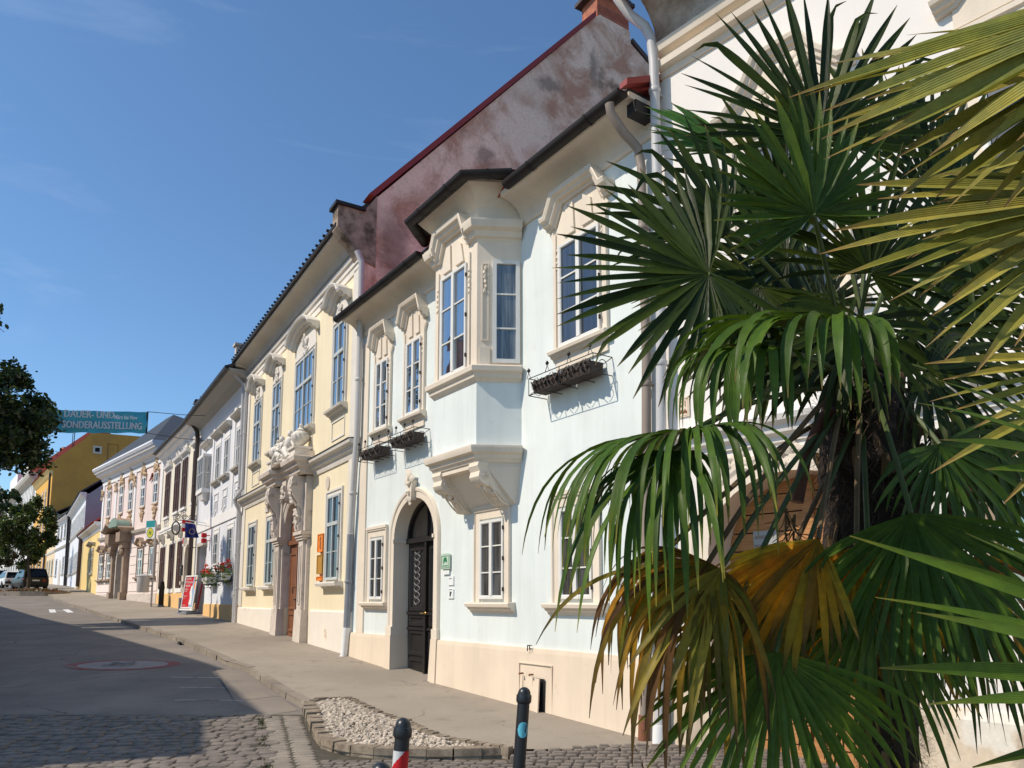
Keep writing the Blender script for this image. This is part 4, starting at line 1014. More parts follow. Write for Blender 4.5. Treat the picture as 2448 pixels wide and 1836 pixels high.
pg = nt.nodes.new('ShaderNodeVectorMath'); pg.operation = 'MULTIPLY_ADD'; nt.links.new(ndg.outputs[1], pg.inputs[0]); pg.inputs[1].default_value = (.7, .7, .9); nt.links.new(tcg.outputs['Object'], pg.inputs[2])
for (t0, z0, sy, sz) in ((6.72, 16.8, .22, .75), (7.0, 16.5, .16, .5), (7.45, 16.45, .32, .2), (7.62, 16.2, .13, .3), (3.2, 12.9, .35, .4), (.75, 9.8, .5, 1.1), (5.2, 15.6, .6, .3)):   # old damp stains
    mg = nt.nodes.new('ShaderNodeMapping'); mg.vector_type = 'POINT'; nt.links.new(pg.outputs[0], mg.inputs[0]); mg.inputs['Scale'].default_value = (0, 1 / sy, 1 / sz); mg.inputs['Location'].default_value = (0, -(t0 + .35) / sy, -(z0 - H.zb + .45) / sz)
    lg = nt.nodes.new('ShaderNodeVectorMath'); lg.operation = 'LENGTH'; nt.links.new(mg.outputs[0], lg.inputs[0])
    c = mixc(nt, ramp(nt, lg.outputs['Value'], [(.4, G3(.6)), (1.6, G3(0))]).outputs[0], c, (.13, .10, .08, 1))
L_.new(c, P_.inputs['Base Color']); P_.inputs['Roughness'].default_value = .92; P_.inputs['Specular IOR Level'].default_value = .15
L_.new(bump(nt, a2.outputs[0], .5, .03).outputs[0], P_.inputs['Normal']); M['gable_pink'] = m
yz = lambda a, z, c: (c, a, z)
GP = [(.0, 9.2), (.30, 10.9), (6.85, 18.42), (7.0, 18.55), (8.12, 18.5), (8.16, 18.1), (8.85, 17.7), (13.2, 13.0), (13.2, 2), (.0, 2)]
b = MB(); b.prism(GP, yz, -.34, .006); gb = H.B(b, 'party_gable', M['gable_pink'])
b = MB(); b.prism([(.25, 10.92), (6.83, 18.40), (6.83, 18.58), (.12, 10.95)], yz, -.42, .05); H.B(b, 'gable_capping', M['red_metal'])
b = MB(); b.prism([(8.18, 18.15), (8.87, 17.7), (13.2, 13.05), (13.2, 13.2), (8.9, 17.85), (8.2, 18.28)], yz, -.42, .05); H.B(b, 'rear_capping', M['roof_dark'])
m, nt, N_, L_, P_ = newmat('chimney_brick')
tcn = nt.nodes.new('ShaderNodeTexCoord'); mpn = nt.nodes.new('ShaderNodeMapping'); nt.links.new(tcn.outputs['Object'], mpn.inputs[0]); mpn.inputs['Rotation'].default_value = (PI / 2, 0, PI / 2)
bk = nt.nodes.new('ShaderNodeTexBrick'); nt.links.new(mpn.outputs[0], bk.inputs[0]); bk.inputs['Scale'].default_value = 1; bk.inputs['Brick Width'].default_value = .26; bk.inputs['Row Height'].default_value = .085; bk.inputs['Mortar Size'].default_value = .008
bk.inputs['Color1'].default_value = (.52, .15, .07, 1); bk.inputs['Color2'].default_value = (.36, .10, .055, 1); bk.inputs['Mortar'].default_value = (.25, .17, .13, 1)
nb = noise(nt, 5, 5, .6); cb = mixc(nt, .7, bk.outputs[0], ramp(nt, nb.outputs[0], [(.3, G3(.6)), (.7, G3(1.15))]).outputs[0], 'MULTIPLY')
L_.new(cb, P_.inputs['Base Color']); P_.inputs['Roughness'].default_value = .9; L_.new(bump(nt, bk.outputs[1], -.4, .01).outputs[0], P_.inputs['Normal']); M['brick'] = m
b = MB(); b.box(-.75, -.01, 6.92, 8.10, 17.2, 19.25); ch = H.B(b, 'chimney', M['brick'])
b = MB(); b.box(-.85, .12, 6.72, 8.25, 19.25, 19.36); b.box(-.8, .07, 6.84, 8.15, 19.36, 19.45); H.B(b, 'chimney_cap', M['roof_dark'], ch)
M['stained_corbel'] = mat('stained_corbel', (.40, .31, .23), .9, .25, 4, .4, 14, stain=(.10, .08, .06), ss=2.2, sat=(.45, .62))
b = MB(); R.seed(2)
b.prism([(-.60, 10.48), (-.60, 9.98), (-.46, 9.80), (-.24, 9.62), (-.02, 9.3), (.32, 9.2), (.32, 10.95), (-.0, 10.48)], yz, -.36, .03); cb_ = H.B(b, 'gable_corbel', M['stained_corbel'])
b = MB(); b.box(-.42, .09, -.67, .04, 10.482, 10.56); H.B(b, 'corbel_cap', M['gutter'], cb_)
b = MB(); b.prism([(-.5, 10.0), (-.5, 9.9), (.3, 9.8), (.3, 10.75), (-.45, 10.1)], yz, XL - .1, XL + .2); b.box(XL - .16, XL + .26, -.60, .3, 10.62, 10.70); b.box(XL - .08, XL + .18, -.54, .3, 10.0, 10.62); H.B(b, 'far_gable_end', M['portal_stone'])
# downpipes: one at each end of the front
H.pipe([(.30, -.22, 9.35), (.33, -.12, 9.1), (.33, -.11, 7), (.31, -.11, 5.2), (.22, -.11, 4.6), (.06, -.11, 3.03)], .068, M['grey_pipe'], collars=(7.7, 6.4, 3.9))
H.pipe([(.06, -.11, 3.02), (-.03, -.11, 1.0)], .074, M['zinc'], collars=(2.0,), foot=[(-.03, -.11, 1.02), (-.06, -.14, .42), (-.08, -.2, .36)], footm=M['white_paint'], name='lower_downpipe')
H.pipe([(XL + .05, -.2, 9.3), (XL + .05, -.09, 9.0), (XL + .05, -.09, 5.5), (XL + .0, -.33, 5.1), (XL - .05, -.09, 4.6), (XL - .1, -.09, .75)], .06, M['grey_pipe'], collars=(7.5, 3.6, 2.0), foot=[(XL - .1, -.09, .9), (XL - .12, -.12, .55)], footm=M['grey_pipe'])
# orange signs between portal and window
for z0, z1, mm, lab in ((2.76, 3.20, 'orange_box', 'orange museum sign with a curved dark figure, topmost of the three by the portal'), (2.23, 2.69, 'ochre_box', 'ochre sign under the orange one beside the stone portal'), (2.07, 2.17, 'orange_box', 'small orange sign lowest beside the stone portal')):
    t = wall_thing('yellow', 'wall_sign', lab, 'sign', -2.24, z0)
    b = MB(); hh = z1 - z0; b.box(-.21, .21, -.07, 0, 0, hh); b.sweep([(-.21, 0), (.21, 0), (.21, hh), (-.21, hh)], [(0, .06), (0, .085), (.02, .085), (.02, .06)], fac, closed=True); b.build('board', M[mm], t)
    if hh > .4 and mm == 'orange_box':
        b = MB(); b.sweep([(.05, .08), (-.02, .14), (.02, .22), (-.03, .30), (.03, .36)], [(-.03, .069), (-.03, .074), (.03, .074), (.03, .069)], fac); b.build('figure_mark', M['brown_wood'], t)
t = wall_thing('yellow', 'house_number', 'small oval number plate on the yellow wall right of the portal', 'number plate', -1.98, 4.42)
b = MB(); b.prism([(.13 * math.cos(a * PI / 8), .17 * math.sin(a * PI / 8)) for a in range(16)], fac, .0, .03); b.build('plate', M['portal_stone'], t)
# ================================================================== lilac-white house with the glazed bay
R.seed(21)
H = House('lblue', 'lilac-white house with glazed bay and red geranium boxes'); XL = -9.79
LW = M['lilac_white']; WH = M['white']
H.wall(XL, 0, -.5, 9.5, [(-8.55, -6.85, .5, 3.95, .9)], LW, thick=9)
H.mould(XL, 0, [(8.92, -.01), (8.92, .0), (9.22, .03), (9.42, .05), (9.48, .08), (9.52, .06), (9.54, -.01)], WH, 'cornice_band')
H.mould(XL - .05, 0.05, [(9.42, -.01), (9.46, .06), (9.62, .35), (9.74, .70), (9.80, .74), (9.82, -.01)], M['soffit'], 'eaves_cove')
b = MB(); b.box(XL - .05, .05, -.86, -.74, 9.76, 9.88); H.B(b, 'roof_edge', M['gutter'])
gable_roof(H, XL, 0, -.8, 9.9, 4.5, 12.6, 9, M['roof_dark'])
b = MB()
for i in range(7): b.blob((-7.6 + i * .35, -.5, 10.05 + .12 * math.sin(i)), (.25, .3, .12), i, .5)
H.B(b, 'snow_guard', M['roof_dark'])
for x in (-9.6, -6.3, -2.05, -.35): b = MB(); b.box(x - .14, x + .14, -.04, .01, 5.02, 8.92); H.B(b, 'pilaster_strip', WH)
b = MB(); b.box(XL, 0, -.045, .01, 4.62, 5.02); H.B(b, 'floor_band', WH)
b = MB()
for a, c in ((-9.4, -6.5), (-6.08, -2.25), (-1.85, -.52)):
    b.sweep([(a, 8.82), (a, 8.90), (c, 8.90), (c, 8.82)], [(0, -.01), (0, .03), (.05, .03), (.05, -.01)], fac)
H.B(b, 'panel_edge', WH)
H.mould(XL, -8.65, [(-.5, -.01), (-.5, .05), (1.44, .04), (1.46, -.01)], M['orange_plinth'], 'plinth'); H.mould(-6.75, 0, [(-.5, -.01), (-.5, .05), (1.44, .04), (1.46, -.01)], M['orange_plinth'], 'plinth')
for cx, w in ((-5.18, .86), (-3.42, .84), (-1.2, .78)):
    o = H.window(cx - w/2, cx + w/2, 6.52, 7.92, M['win_white'], M['glass'], [(.5, .06)], [(.5, .03)], y=-.05, bd=.06)
    H.surround(cx - w/2, cx + w/2, 6.5, 7.93, .13, WH, o, .02)
    b = MB(); b.box(cx - w/2 - .1, cx + w/2 + .1, -.025, 0, 8.06, 8.3); H.B(b, 'panel', WH, o)
    H.mould(cx - w/2 - .3, cx + w/2 + .3, [(8.30, -.01), (8.30, .06), (8.36, .10), (8.40, .20), (8.48, .26), (8.53, .25), (8.56, -.01)], M['cove_grey'], 'hood', o)
    H.sill(cx - w/2 - .25, cx + w/2 + .25, 6.47, M['cove_grey'], o, .2, .2)
    b = MB(); b.sweep([(cx - .42, 5.62), (cx + .42, 5.62), (cx + .42, 5.98), (cx - .42, 5.98)], [(0, -.01), (0, .03), (.05, .03), (.05, -.01)], fac, closed=True)
    for dx in (-.3, 0, .3): b.box(cx + dx - .04, cx + dx + .04, -.05, 0, 5.22 - (.12 if dx == 0 else 0), 5.55); b.blob((cx + dx, -.05, 5.2 - (.12 if dx == 0 else 0)), (.05, .04, .07), dx, .3)
    H.B(b, 'apron_drops', WH, o)
cx = -7.55      # glazed bay window box
b = MB(); b.box(cx - .75, cx + .75, -.34, 0, 6.22, 6.36); b.box(cx - .75, cx + .75, -.34, 0, 7.80, 7.9); b.hexa([(cx - .4, -.2, 5.95), (cx + .4, -.2, 5.95), (cx + .4, 0, 5.9), (cx - .4, 0, 5.9), (cx - .6, -.3, 6.22), (cx + .6, -.3, 6.22), (cx + .6, 0, 6.22), (cx - .6, 0, 6.22)])
bay = H.B(b, 'bay_window', WH)
H.window(cx - .7, cx + .7, 6.36, 7.80, M['win_white'], M['glass'], [(.33, .05), (.67, .05)], [(.5, .025)], y=-.34, name='bay_sash').parent = bay
for s in (-1, 1):
    b = MB(); mp_ = lambda a, z, c: (cx + s * (.7 + c), -a, z)
    b.sweep([(.0, 6.36), (.30, 6.36), (.30, 7.8), (.0, 7.8)], [(0, -.02), (0, .01), (.04, .01), (.04, -.02)], mp_, closed=True); b.prism([(.02, 7.06), (.28, 7.06), (.28, 7.1), (.02, 7.1)], mp_, -.01, .005)
    o = H.B(b, 'bay_side', M['win_white'], bay)
    g = MB(); g.face([mp_(.03, 6.4, -.01), mp_(.27, 6.4, -.01), mp_(.27, 7.76, -.01), mp_(.03, 7.76, -.01)]); H.B(g, 'side_pane', M['glass'], bay, fix=False)
H.mould(cx - .85, cx + .85, [(8.30, -.01), (8.30, .06), (8.36, .10), (8.40, .20), (8.48, .26), (8.53, .25), (8.56, -.01)], M['cove_grey'], 'bay_hood')
for cx, w in ((-4.75, .86), (-2.02, .92)):
    o = H.window(cx - w/2, cx + w/2, 3.0, 4.28, M['win_white'], M['glass_dark'], [(.5, .06)], [(.36, .025), (.68, .025)], y=-.05, bd=.06)
    H.surround(cx - w/2, cx + w/2, 2.95, 4.3, .2, WH, o, .02)
b = MB(); b.box(-3.6, -3.25, -.03, 0, 3.1, 3.9)
for i in range(4): b.box(-3.55, -3.3, -.05, -.03, 3.2 + i * .17, 3.23 + i * .17)
H.B(b, 'vent_panel', LW)
b = MB(); b.box(-8.56, -6.84, .86, .95, .4, 3.96); b.box(-8.1, -7.3, .80, .87, .6, 3.3); H.B(b, 'door', M['door_shade'])
b = MB(); b.box(-8.7, -6.75, -.12, 0, 3.95, 4.1); b.box(-8.75, -8.56, -.10, .0, 1.46, 3.95); H.B(b, 'door_surround', M['cove_grey'])
b = MB(); b.box(-8.56, -6.84, -.25, .9, .5, .98); H.B(b, 'doorstep', M['granite'])
H.pipe([(-.30, -.55, 9.78), (-.32, -.16, 9.4), (-.33, -.12, 9.15), (-.34, -.1, 5), (-.3, -.1, .75)], .065, M['grey_pipe'], collars=(7.5, 5.6, 3.2, 1.8))
# geranium boxes
def leafmat(name, rgb, tr=.25, rough=.45):
    m, nt, N, L, P = newmat(name)
    at_ = nt.nodes.new('ShaderNodeAttribute'); at_.attribute_name = 'Col'
    n = noise(nt, 9, 3, .6); c = mixc(nt, 1, at_.outputs[0], ramp(nt, n.outputs[0], [(.3, G3(.75)), (.7, G3(1.2))]).outputs[0], 'MULTIPLY')
    L.new(c, P.inputs['Base Color']); P.inputs['Roughness'].default_value = rough; P.inputs['Specular IOR Level'].default_value = .5
    t = N.new('ShaderNodeBsdfTranslucent'); L.new(mixc(nt, 1, c, (1.6, 1.8, .7, 1), 'MULTIPLY'), t.inputs[0]); mx = N.new('ShaderNodeMixShader'); mx.inputs[0].default_value = tr
    L.new(P.outputs[0], mx.inputs[1]); L.new(t.outputs[0], mx.inputs[2]); L.new(mx.outputs[0], N['Material Output'].inputs[0]); return m
M['leaf'] = leafmat('leaf', None); M['petal'] = leafmat('petal', None, .2, .6)
def leaves(b, n, fn, size, cols, flat=.5):
    b.c = b.c if b.c is not None else []
    for i in range(n):
        p = Vector(fn()); s = size * R.uniform(.6, 1.3)
        a = Vector((R.gauss(0, 1), R.gauss(0, 1), R.gauss(0, 1) * flat)).normalized(); u = Vector((R.gauss(0, 1), R.gauss(0, 1), R.gauss(0, 1))).cross(a).normalized()
        q = a.cross(u); c = R.choice(cols); k = R.uniform(.75, 1.2); c = (c[0] * k, c[1] * k, c[2] * k, 1)
        pts = [p - a * s, p - a * s * .3 + u * s * .55, p + a * s * .4 + u * s * .5, p + a * s, p + a * s * .35 - u * s * .5 + q * s * .15, p - a * s * .3 - u * s * .55 + q * s * .1]
        n0 = len(b.v); b.v += [tuple(x) for x in pts]; b.c += [c] * 6; b.f.append(tuple(range(n0, n0 + 6))); b.m.append(0)
def geranium(x, z, w, label):
    t = wall_thing('lblue', 'geranium_box', label, 'flower box', x, z, 0, 'geranium boxes on the lilac-white house')
    b = MB(); b.hexa([(-w*.3, -.36, 0), (w*.3, -.36, 0), (w*.3, -.1, 0), (-w*.3, -.1, 0), (-w*.36, -.42, .26), (w*.36, -.42, .26), (w*.36, -.06, .26), (-w*.36, -.06, .26)]); b.build('trough', M['white_paint'], t)
    b = MB(); b.box(-w*.3, w*.3, -.3, 0, -.05, -.01); b.build('bracket', M['iron'], t)
    b = MB(); leaves(b, 420, lambda: (R.gauss(0, w * .28), -.24 + R.gauss(0, .12), .34 + R.gauss(0, .13) - .12 * abs(R.gauss(0, 1))), .055, [(.05, .10, .02), (.09, .14, .03), (.12, .15, .04)]); b.build('foliage', M['leaf'], t, fix=False)
    b = MB(); heads = [(R.gauss(0, w * .27), -.25 + R.gauss(0, .12), .50 + R.gauss(0, .1)) for _ in range(16)]
    def hd():
        h = R.choice(heads); return (h[0] + R.gauss(0, .035), h[1] + R.gauss(0, .035), h[2] + R.gauss(0, .03))
    leaves(b, 330, hd, .03, [(.62, .03, .02), (.75, .06, .03), (.5, .02, .02)], 1); b.build('blossoms', M['petal'], t, fix=False)
geranium(-4.65, 2.25, 1.5, 'red geranium box nearer the dark doorway')
geranium(-1.75, 2.32, 1.7, 'fuller red geranium box beside the pale downpipe')

# ================================================================== cream house with dark shutters
R.seed(31)
H = House('cream', 'cream house with tall dark brown shutters'); XL = -10.66; CR = M['cream']
H.wall(XL, 0, -.5, 9.75, [(-2.1, -.75, .4, 4.25, .5, 3.55)], CR, thick=10)
H.mould(XL, 0, [(9.4, -.01), (9.4, .04), (9.55, .05), (9.56, .1), (9.66, .12), (9.78, .3), (9.88, .36), (9.92, .5), (10.04, .52), (10.06, -.01)], WH, 'cornice', None, .4)
b = MB(); b.box(XL, 0, -.66, -.5, 10.02, 10.12); H.B(b, 'roof_edge', M['gutter'])
gable_roof(H, XL, 0, -.6, 10.14, 5, 13.2, 10, M['roof_dark'])
H.mould(XL, -2.3, [(-.5, -.01), (-.5, .05), (1.93, .04), (1.96, -.01)], M['orange_plinth'], 'plinth')
b = MB(); b.box(XL, 0, -.06, 0, 5.34, 5.46); b.box(XL, 0, -.1, 0, 5.46, 5.52); H.B(b, 'string_course', WH)
def shutter_window(x0, x1, z0, z1):
    b = MB(); cx = (x0 + x1) / 2
    for a, c in ((x0, cx - .01), (cx + .01, x1)):
        b.box(a, c, -.05, -.02, z0, z1)
        b.sweep([(a, z0), (c, z0), (c, z1), (a, z1)], [(0, .04), (0, .075), (.09, .075), (.09, .04)], fac, closed=True)
        b.box(a, c, -.075, -.04, z0 + (z1 - z0) * .62, z0 + (z1 - z0) * .67)
        for i in range(int((z1 - z0) / .09)):
            z = z0 + .1 + i * .09
            if z < z1 - .12: b.hexa([(a + .1, -.052, z), (c - .1, -.052, z), (c - .1, -.045, z), (a + .1, -.045, z), (a + .1, -.068, z + .03), (c - .1, -.068, z + .03), (c - .1, -.045, z + .05), (a + .1, -.045, z + .05)])
    o = H.B(b, 'shutter_pair', M['shutter'])
    H.surround(x0, x1, z0 - .02, z1, .14, WH, o, .02); return o
UC = [(-9.45, -7.95), (-6.42, -4.98), (-4.18, -2.86), (-1.28, -.22)]
for i, (x0, x1) in enumerate(UC):
    o = shutter_window(x0, x1, 6.25, 8.72)
    H.mould(x0 - .3, x1 + .3, [(8.90, -.01), (8.90, .05), (8.98, .08), (9.0, .18), (9.1, .22), (9.14, .2), (9.16, -.01)], WH, 'hood', o)
    H.ornament([((x0 + x1) / 2 + R.uniform(-.55, .55), 9.2 + R.uniform(0, .42) * (1 - 0), R.uniform(.06, .12), .06) for _ in range(18)], M['stone_white'], o)
    b = MB(); b.sweep([(x0 + .05, 5.58), (x1 - .05, 5.58), (x1 - .05, 6.05), (x0 + .05, 6.05)], [(0, -.01), (0, .04), (.07, .04), (.07, -.01)], fac, closed=True); b.box(x0 - .12, x1 + .12, -.12, 0, 6.08, 6.2)
    H.B(b, 'apron', WH, o)
    H.ornament([((x0 + x1) / 2 + R.uniform(-.25, .25), 5.81 + R.uniform(-.12, .12), .06, .03) for _ in range(7)], M['stone_white'], o)
for i, (x0, x1) in enumerate(((-9.85, -8.4), (-6.78, -5.36), (-4.3, -3.02))):
    o = shutter_window(x0, x1, 2.22, 4.55)
    b = MB(); b.box(x0 - .2, x1 + .2, -.05, 0, 1.99, 2.2); H.B(b, 'sill', WH, o)
    b = MB(); cx = (x0 + x1) / 2
    b.prism([(4.7, .02), (4.75, .12), (4.95, .18), (5.1, .34), (5.22, .36), (5.22, 0)], lambda z, c, x: (x, -c, z), cx - .2, cx + .2)
    for k in range(5): b.blob((cx + R.uniform(-.12, .12), -.25, 4.9 + k * .06), (.08, .07, .08), k, .6)
    H.B(b, 'corbel', M['stone_white'], o)
b = MB(); n = 14; ax, ar = -1.42, .68
b.sweep([(ax - ar, 1.2)] + [(ax - ar * math.cos(PI*i/n), 3.55 + .7 * math.sin(PI*i/n)) for i in range(n+1)] + [(ax + ar, 1.2)], [(0, -.45), (0, .08), (.2, .08), (.22, .04), (.22, -.01)], fac); H.B(b, 'arch_surround', M['portal_stone'], None, .4)
b = MB(); b.box(ax - ar - .3, ax - ar, -.2, 0, 2.35, 2.5); b.box(ax - .75, ax + .75, .45, .5, .6, 4.3); H.B(b, 'arch_door', M['cove_grey'])
H.pipe([(.18, -.55, 10.0), (.2, -.5, 9.85), (.2, -.22, 9.4), (.2, -.18, 9.0), (.15, -.2, 6), (.05, -.22, 1.1)], .1, M['copper'], collars=(6.9, 4.0))
# ---- things on and before the cream house
t = wall_thing('cream', 'guild_sign', 'wrought-iron hanging sign with a ring and scrolls on the cream house', 'hanging sign', -.12, 5.0)
b = MB(); b.tube([(0, 0, .25), (-.0, -.95, .25)], .022, 6); b.tube([(0, 0, -.1), (0, -.4, .22)], .015, 6)
for i in range(3):
    b.tube([(0, -.22 - i * .28 + (.13 - a * .005) * math.cos(a * .5), .40 + (.13 - a * .005) * math.sin(a * .5)) for a in range(20)], .018, 5)
b.tube([(0, -.85 + .17 * math.cos(a / 16 * 2 * PI), -.12 + .29 * math.sin(a / 16 * 2 * PI)) for a in range(17)], .03, 6); b.tube([(0, -.85, .25), (0, -.85, .17)], .015, 5)
b.build('bracket', M['iron'], t, .6)
b = MB(); b.lathe([(.001, -.01), (.15, -.01), (.15, .01), (.001, .01)], (0, -.85, -.12), 20, 0, (1, 0, 0)); b.build('emblem_disc', M['portal_stone'], t)
def flag(name, label, key, x, z, Lp, mat_fn, hang, w, up=.25):
    t = wall_thing(key, name, label, 'flag', x, z)
    b = MB(); b.tube([(0, 0, 0), (0, -Lp, Lp * up)], .018, 6); b.build('pole', M['white_paint'], t)
    b = MB(); n = 14; mlist = mat_fn
    for i in range(n):
        for j in range(9):
            def q(i_, j_):
                f = i_ / n; g_ = j_ / 9; y = -Lp * (1 - f * w / Lp); zt = Lp * up * (1 - f * w / Lp)
                return (.07 * math.sin(f * 11 + g_ * 2.5) * (.3 + g_), y + .16 * g_ * f, zt - .02 - hang * g_ * (1 - .1 * f))
            b.face([q(i, j), q(i + 1, j), q(i + 1, j + 1), q(i, j + 1)], min(len(mlist) - 1, int(j / 9 * len(mlist))))
    b.build('cloth', mlist, t, 1.2); return t
flag('eu_flag', 'dark blue flag with a ring of gold stars hanging from a wall pole', 'lblue', -5.6, 4.62, 1.08, [M['blue']], .6, .38, .12)
fl = bpy.data.objects['eu_flag']; b = MB()
for i in range(12):
    a = i / 12 * 2 * PI; c = (-.82 + .11 * math.cos(a), -.24 + .11 * math.sin(a))
    for s_ in (-1, 1): b.face([(s_ * .10, c[0] + .026 * (1 if k % 2 == 0 else .42) * math.sin(k * PI / 5), c[1] + .026 * (1 if k % 2 == 0 else .42) * math.cos(k * PI / 5)) for k in range(10)])
b.build('star_ring', M['gold'], fl, fix=False)
flag('austrian_flag', 'red and white striped flag bunched beside the blue flag', 'lblue', -7.1, 4.9, 1.0, [M['red'], M['white_paint'], M['red']], .5, .34, .12)
t = wall_thing('cream', 'alarm_box', 'small white alarm box with red top on the cream wall', 'alarm box', -2.35, 4.45)
b = MB(); b.box(-.14, .14, -.14, 0, -.25, .2); b.build('case', M['white_paint'], t); b = MB(); b.box(-.12, .12, -.15, -.142, -.12, .17); b.build('front', M['red'], t)
t = wall_thing('cream', 'letter_box', 'dark letter box beside the arched stone doorway', 'letter box', -2.55, 3.05)
b = MB(); b.box(-.16, .16, -.14, 0, -.25, .25); b.build('case', M['iron'], t); b = MB(); b.box(-.12, .12, -.15, -.14, .1, .15); b.build('slot', M['zinc'], t)
t = wall_thing('lblue', 'red_wall_lamp', 'pair of small red lamps on the lilac-white wall above the doorway', 'wall lamp', -6.2, 4.3)
for dz in (0, -.22):
    b = MB(); b.tube([(0, 0, dz), (0, -.2, dz)], .02, 6); b.lathe([(.06, -.1), (.11, -.08), (.11, .08), (.06, .1)], (0, -.24, dz), 10); b.build('lamp', M['red'], t, .6)
# poster stand
ps = Vector((-14.28, 33.3)); t = thing('poster_stand', 'pavement poster stand with red and blue exhibition poster', 'poster stand', (ps.x, ps.y, GH(ps.y)), math.radians(-38)); t.scale = (.8, .8, .78)
lean = .12
fr_ = lambda a, z, c: (a, -c + z * lean, z)
b = MB(); b.sweep([(-.62, .32), (.62, .32), (.62, 2.16), (-.62, 2.16)], [(0, -.03), (0, .03), (.07, .035), (.07, -.03)], fr_, closed=True); b.prism([(-.7, .2), (.7, .2), (.7, .3), (-.7, .3)], fr_, -.06, .06); b.build('frame', M['white_paint'], t)
b = MB(); b.prism([(-.6, .34), (.6, .34), (.6, 2.14), (-.6, 2.14)], fr_, -.02, .0); b.build('poster', M['red'], t)
b = MB(); b.prism([(.12, .4), (.55, .4), (.55, 2.1), (.26, 2.1), (.2, 1.5), (.1, 1.1), (.16, .8)], fr_, .0, .004); b.build('poster_picture', plain('poster_sky_blue', (.32, .45, .62), .5), t)
b = MB(); b.prism([(.38, 1.5), (.55, 1.2), (.55, 2.1), (.4, 2.1)], fr_, .004, .008); b.build('orange_strip', M['orange_box'], t)
b = MB(); b.prism([(.1, .55), (.4, .5), (.35, 1.0), (.25, 1.3), (.28, 1.6), (.12, 1.55), (.05, 1.2), (.15, .9)], fr_, .004, .008); b.build('pale_figure', M['paper'], t)
for i, (s_, sz) in enumerate((('LEITUNG', .17), ('POSTRAL IN', .17), ('MUSEUM', .17), ('SONDER', .09), ('SCHAU', .09), ('TÄGLICH', .08), ('10-17', .08), ('GEÖFFNET', .07))):
    z = (1.92, 1.72, 1.52, 1.36, 1.25, .98, .86, .46)[i]; p = fr_(-.52, z, .01); text(s_, sz, M['white_paint'], t, frame_M(p, (1, 0, 0), (0, lean, 1)), sx=.75 if i < 3 else 1)
b = MB(); b.box(-.75, -.68, -.05, .5, 0, .9); b.box(-.9, -.3, -.15, .15, 0, .05); b.box(.0, .65, -.35, .45, 0, .12); b.tube([(.2, -.3, .09), (.2, .4, .09)], .09, 8); b.build('base', M['zinc'], t)
t = thing('rolled_banner', 'rolled red and white banner leaning in the dark doorway', 'banner', tuple(hpt('lblue', -8.2, .05, 0)[:2]) + (GH(33.4),))
b = MB(); b.tube([(0, 0, .02), (.25, .35, 2.9)], .05, 8); b.build('roll', M['white_paint'], t, .6); b = MB(); b.tube([(.045, -.06, .2), (.26, .27, 2.7)], .036, 8); b.build('red_stripe', M['red'], t, .6)

# ================================================================== pink house
R.seed(41)
H = House('pink', 'pink house with ochre window stucco and brown stone portal'); XL = -13.49; PK = M['pink']; OC = M['ochre_stucco']
H.zb = H.zb
pcx, phw = -7.5, .85
H.wall(XL, 0, -.5, 9.9, [(pcx - phw, pcx + phw, .4, 5.0, .8, 4.15)], PK, thick=11)
H.mould(XL - .1, .1, [(10.05, -.01), (10.05, .10), (10.2, .14), (10.22, .2), (10.3, .3), (10.34, .46), (10.5, .5), (10.52, .62), (10.66, .66), (10.68, -.01)], WH, 'cornice', None, .3)
H.mould(XL, 0, [(9.72, -.01), (9.72, .06), (9.95, .07), (9.96, .03), (10.05, .03), (10.05, -.01)], WH, 'frieze')
H.mould(XL - .1, .1, [(10.66, .0), (10.66, .72), (10.8, .8), (10.9, .76), (10.92, 0)], M['lilac_white'], 'gutter_box', None, .4)
b = MB(); e0, e1, rl, rr_ = (XL, -.7, 10.9), (-.2, -.7, 10.9), (XL, 4.0, 15.4), (XL + 1.6, 4.0, 15.4); f0, f1 = (XL, 8.7, 10.9), (-.2, 8.7, 10.9)
b.face([e0, e1, rr_, rl]); b.face([f0, f1, rr_, rl]); b.face([e1, f1, rr_]); b.face([e0, f0, rl]); rf = H.B(b, 'roof', M['roof_grey'])
H.mould(XL, pcx - 2.3, [(5.74, -.01), (5.74, .06), (5.8, .14), (5.95, .2), (5.97, -.01)], M['cove_grey'], 'string_course'); H.mould(pcx + 2.1, 0, [(5.74, -.01), (5.74, .06), (5.8, .14), (5.95, .2), (5.97, -.01)], M['cove_grey'], 'string_course')
M['pale_pink'] = mat('pale_pink_plaster', (.82, .72, .66), .9, .05, 1, .1, 40)
for a, c in ((XL, pcx - 1.8), (pcx + 1.8, 0)):
    for z in (2.15, 2.7, 3.25, 3.8, 4.35, 4.9): b = MB(); b.box(a, c, -.035, .01, z, z + .5); H.B(b, 'rustication_band', M['pale_pink'])
H.mould(XL, pcx - 1.7, [(-.5, -.01), (-.5, .08), (2.0, .06), (2.05, -.01)], M['portal_stone'], 'plinth'); H.mould(pcx + 1.7, 0, [(-.5, -.01), (-.5, .08), (2.0, .06), (2.05, -.01)], M['portal_stone'], 'plinth')
for x in (XL + .3, -9.95, -5.55, -.25): b = MB(); b.box(x - .2, x + .2, -.05, .01, 6.0, 9.72); H.B(b, 'pilaster_strip', WH)
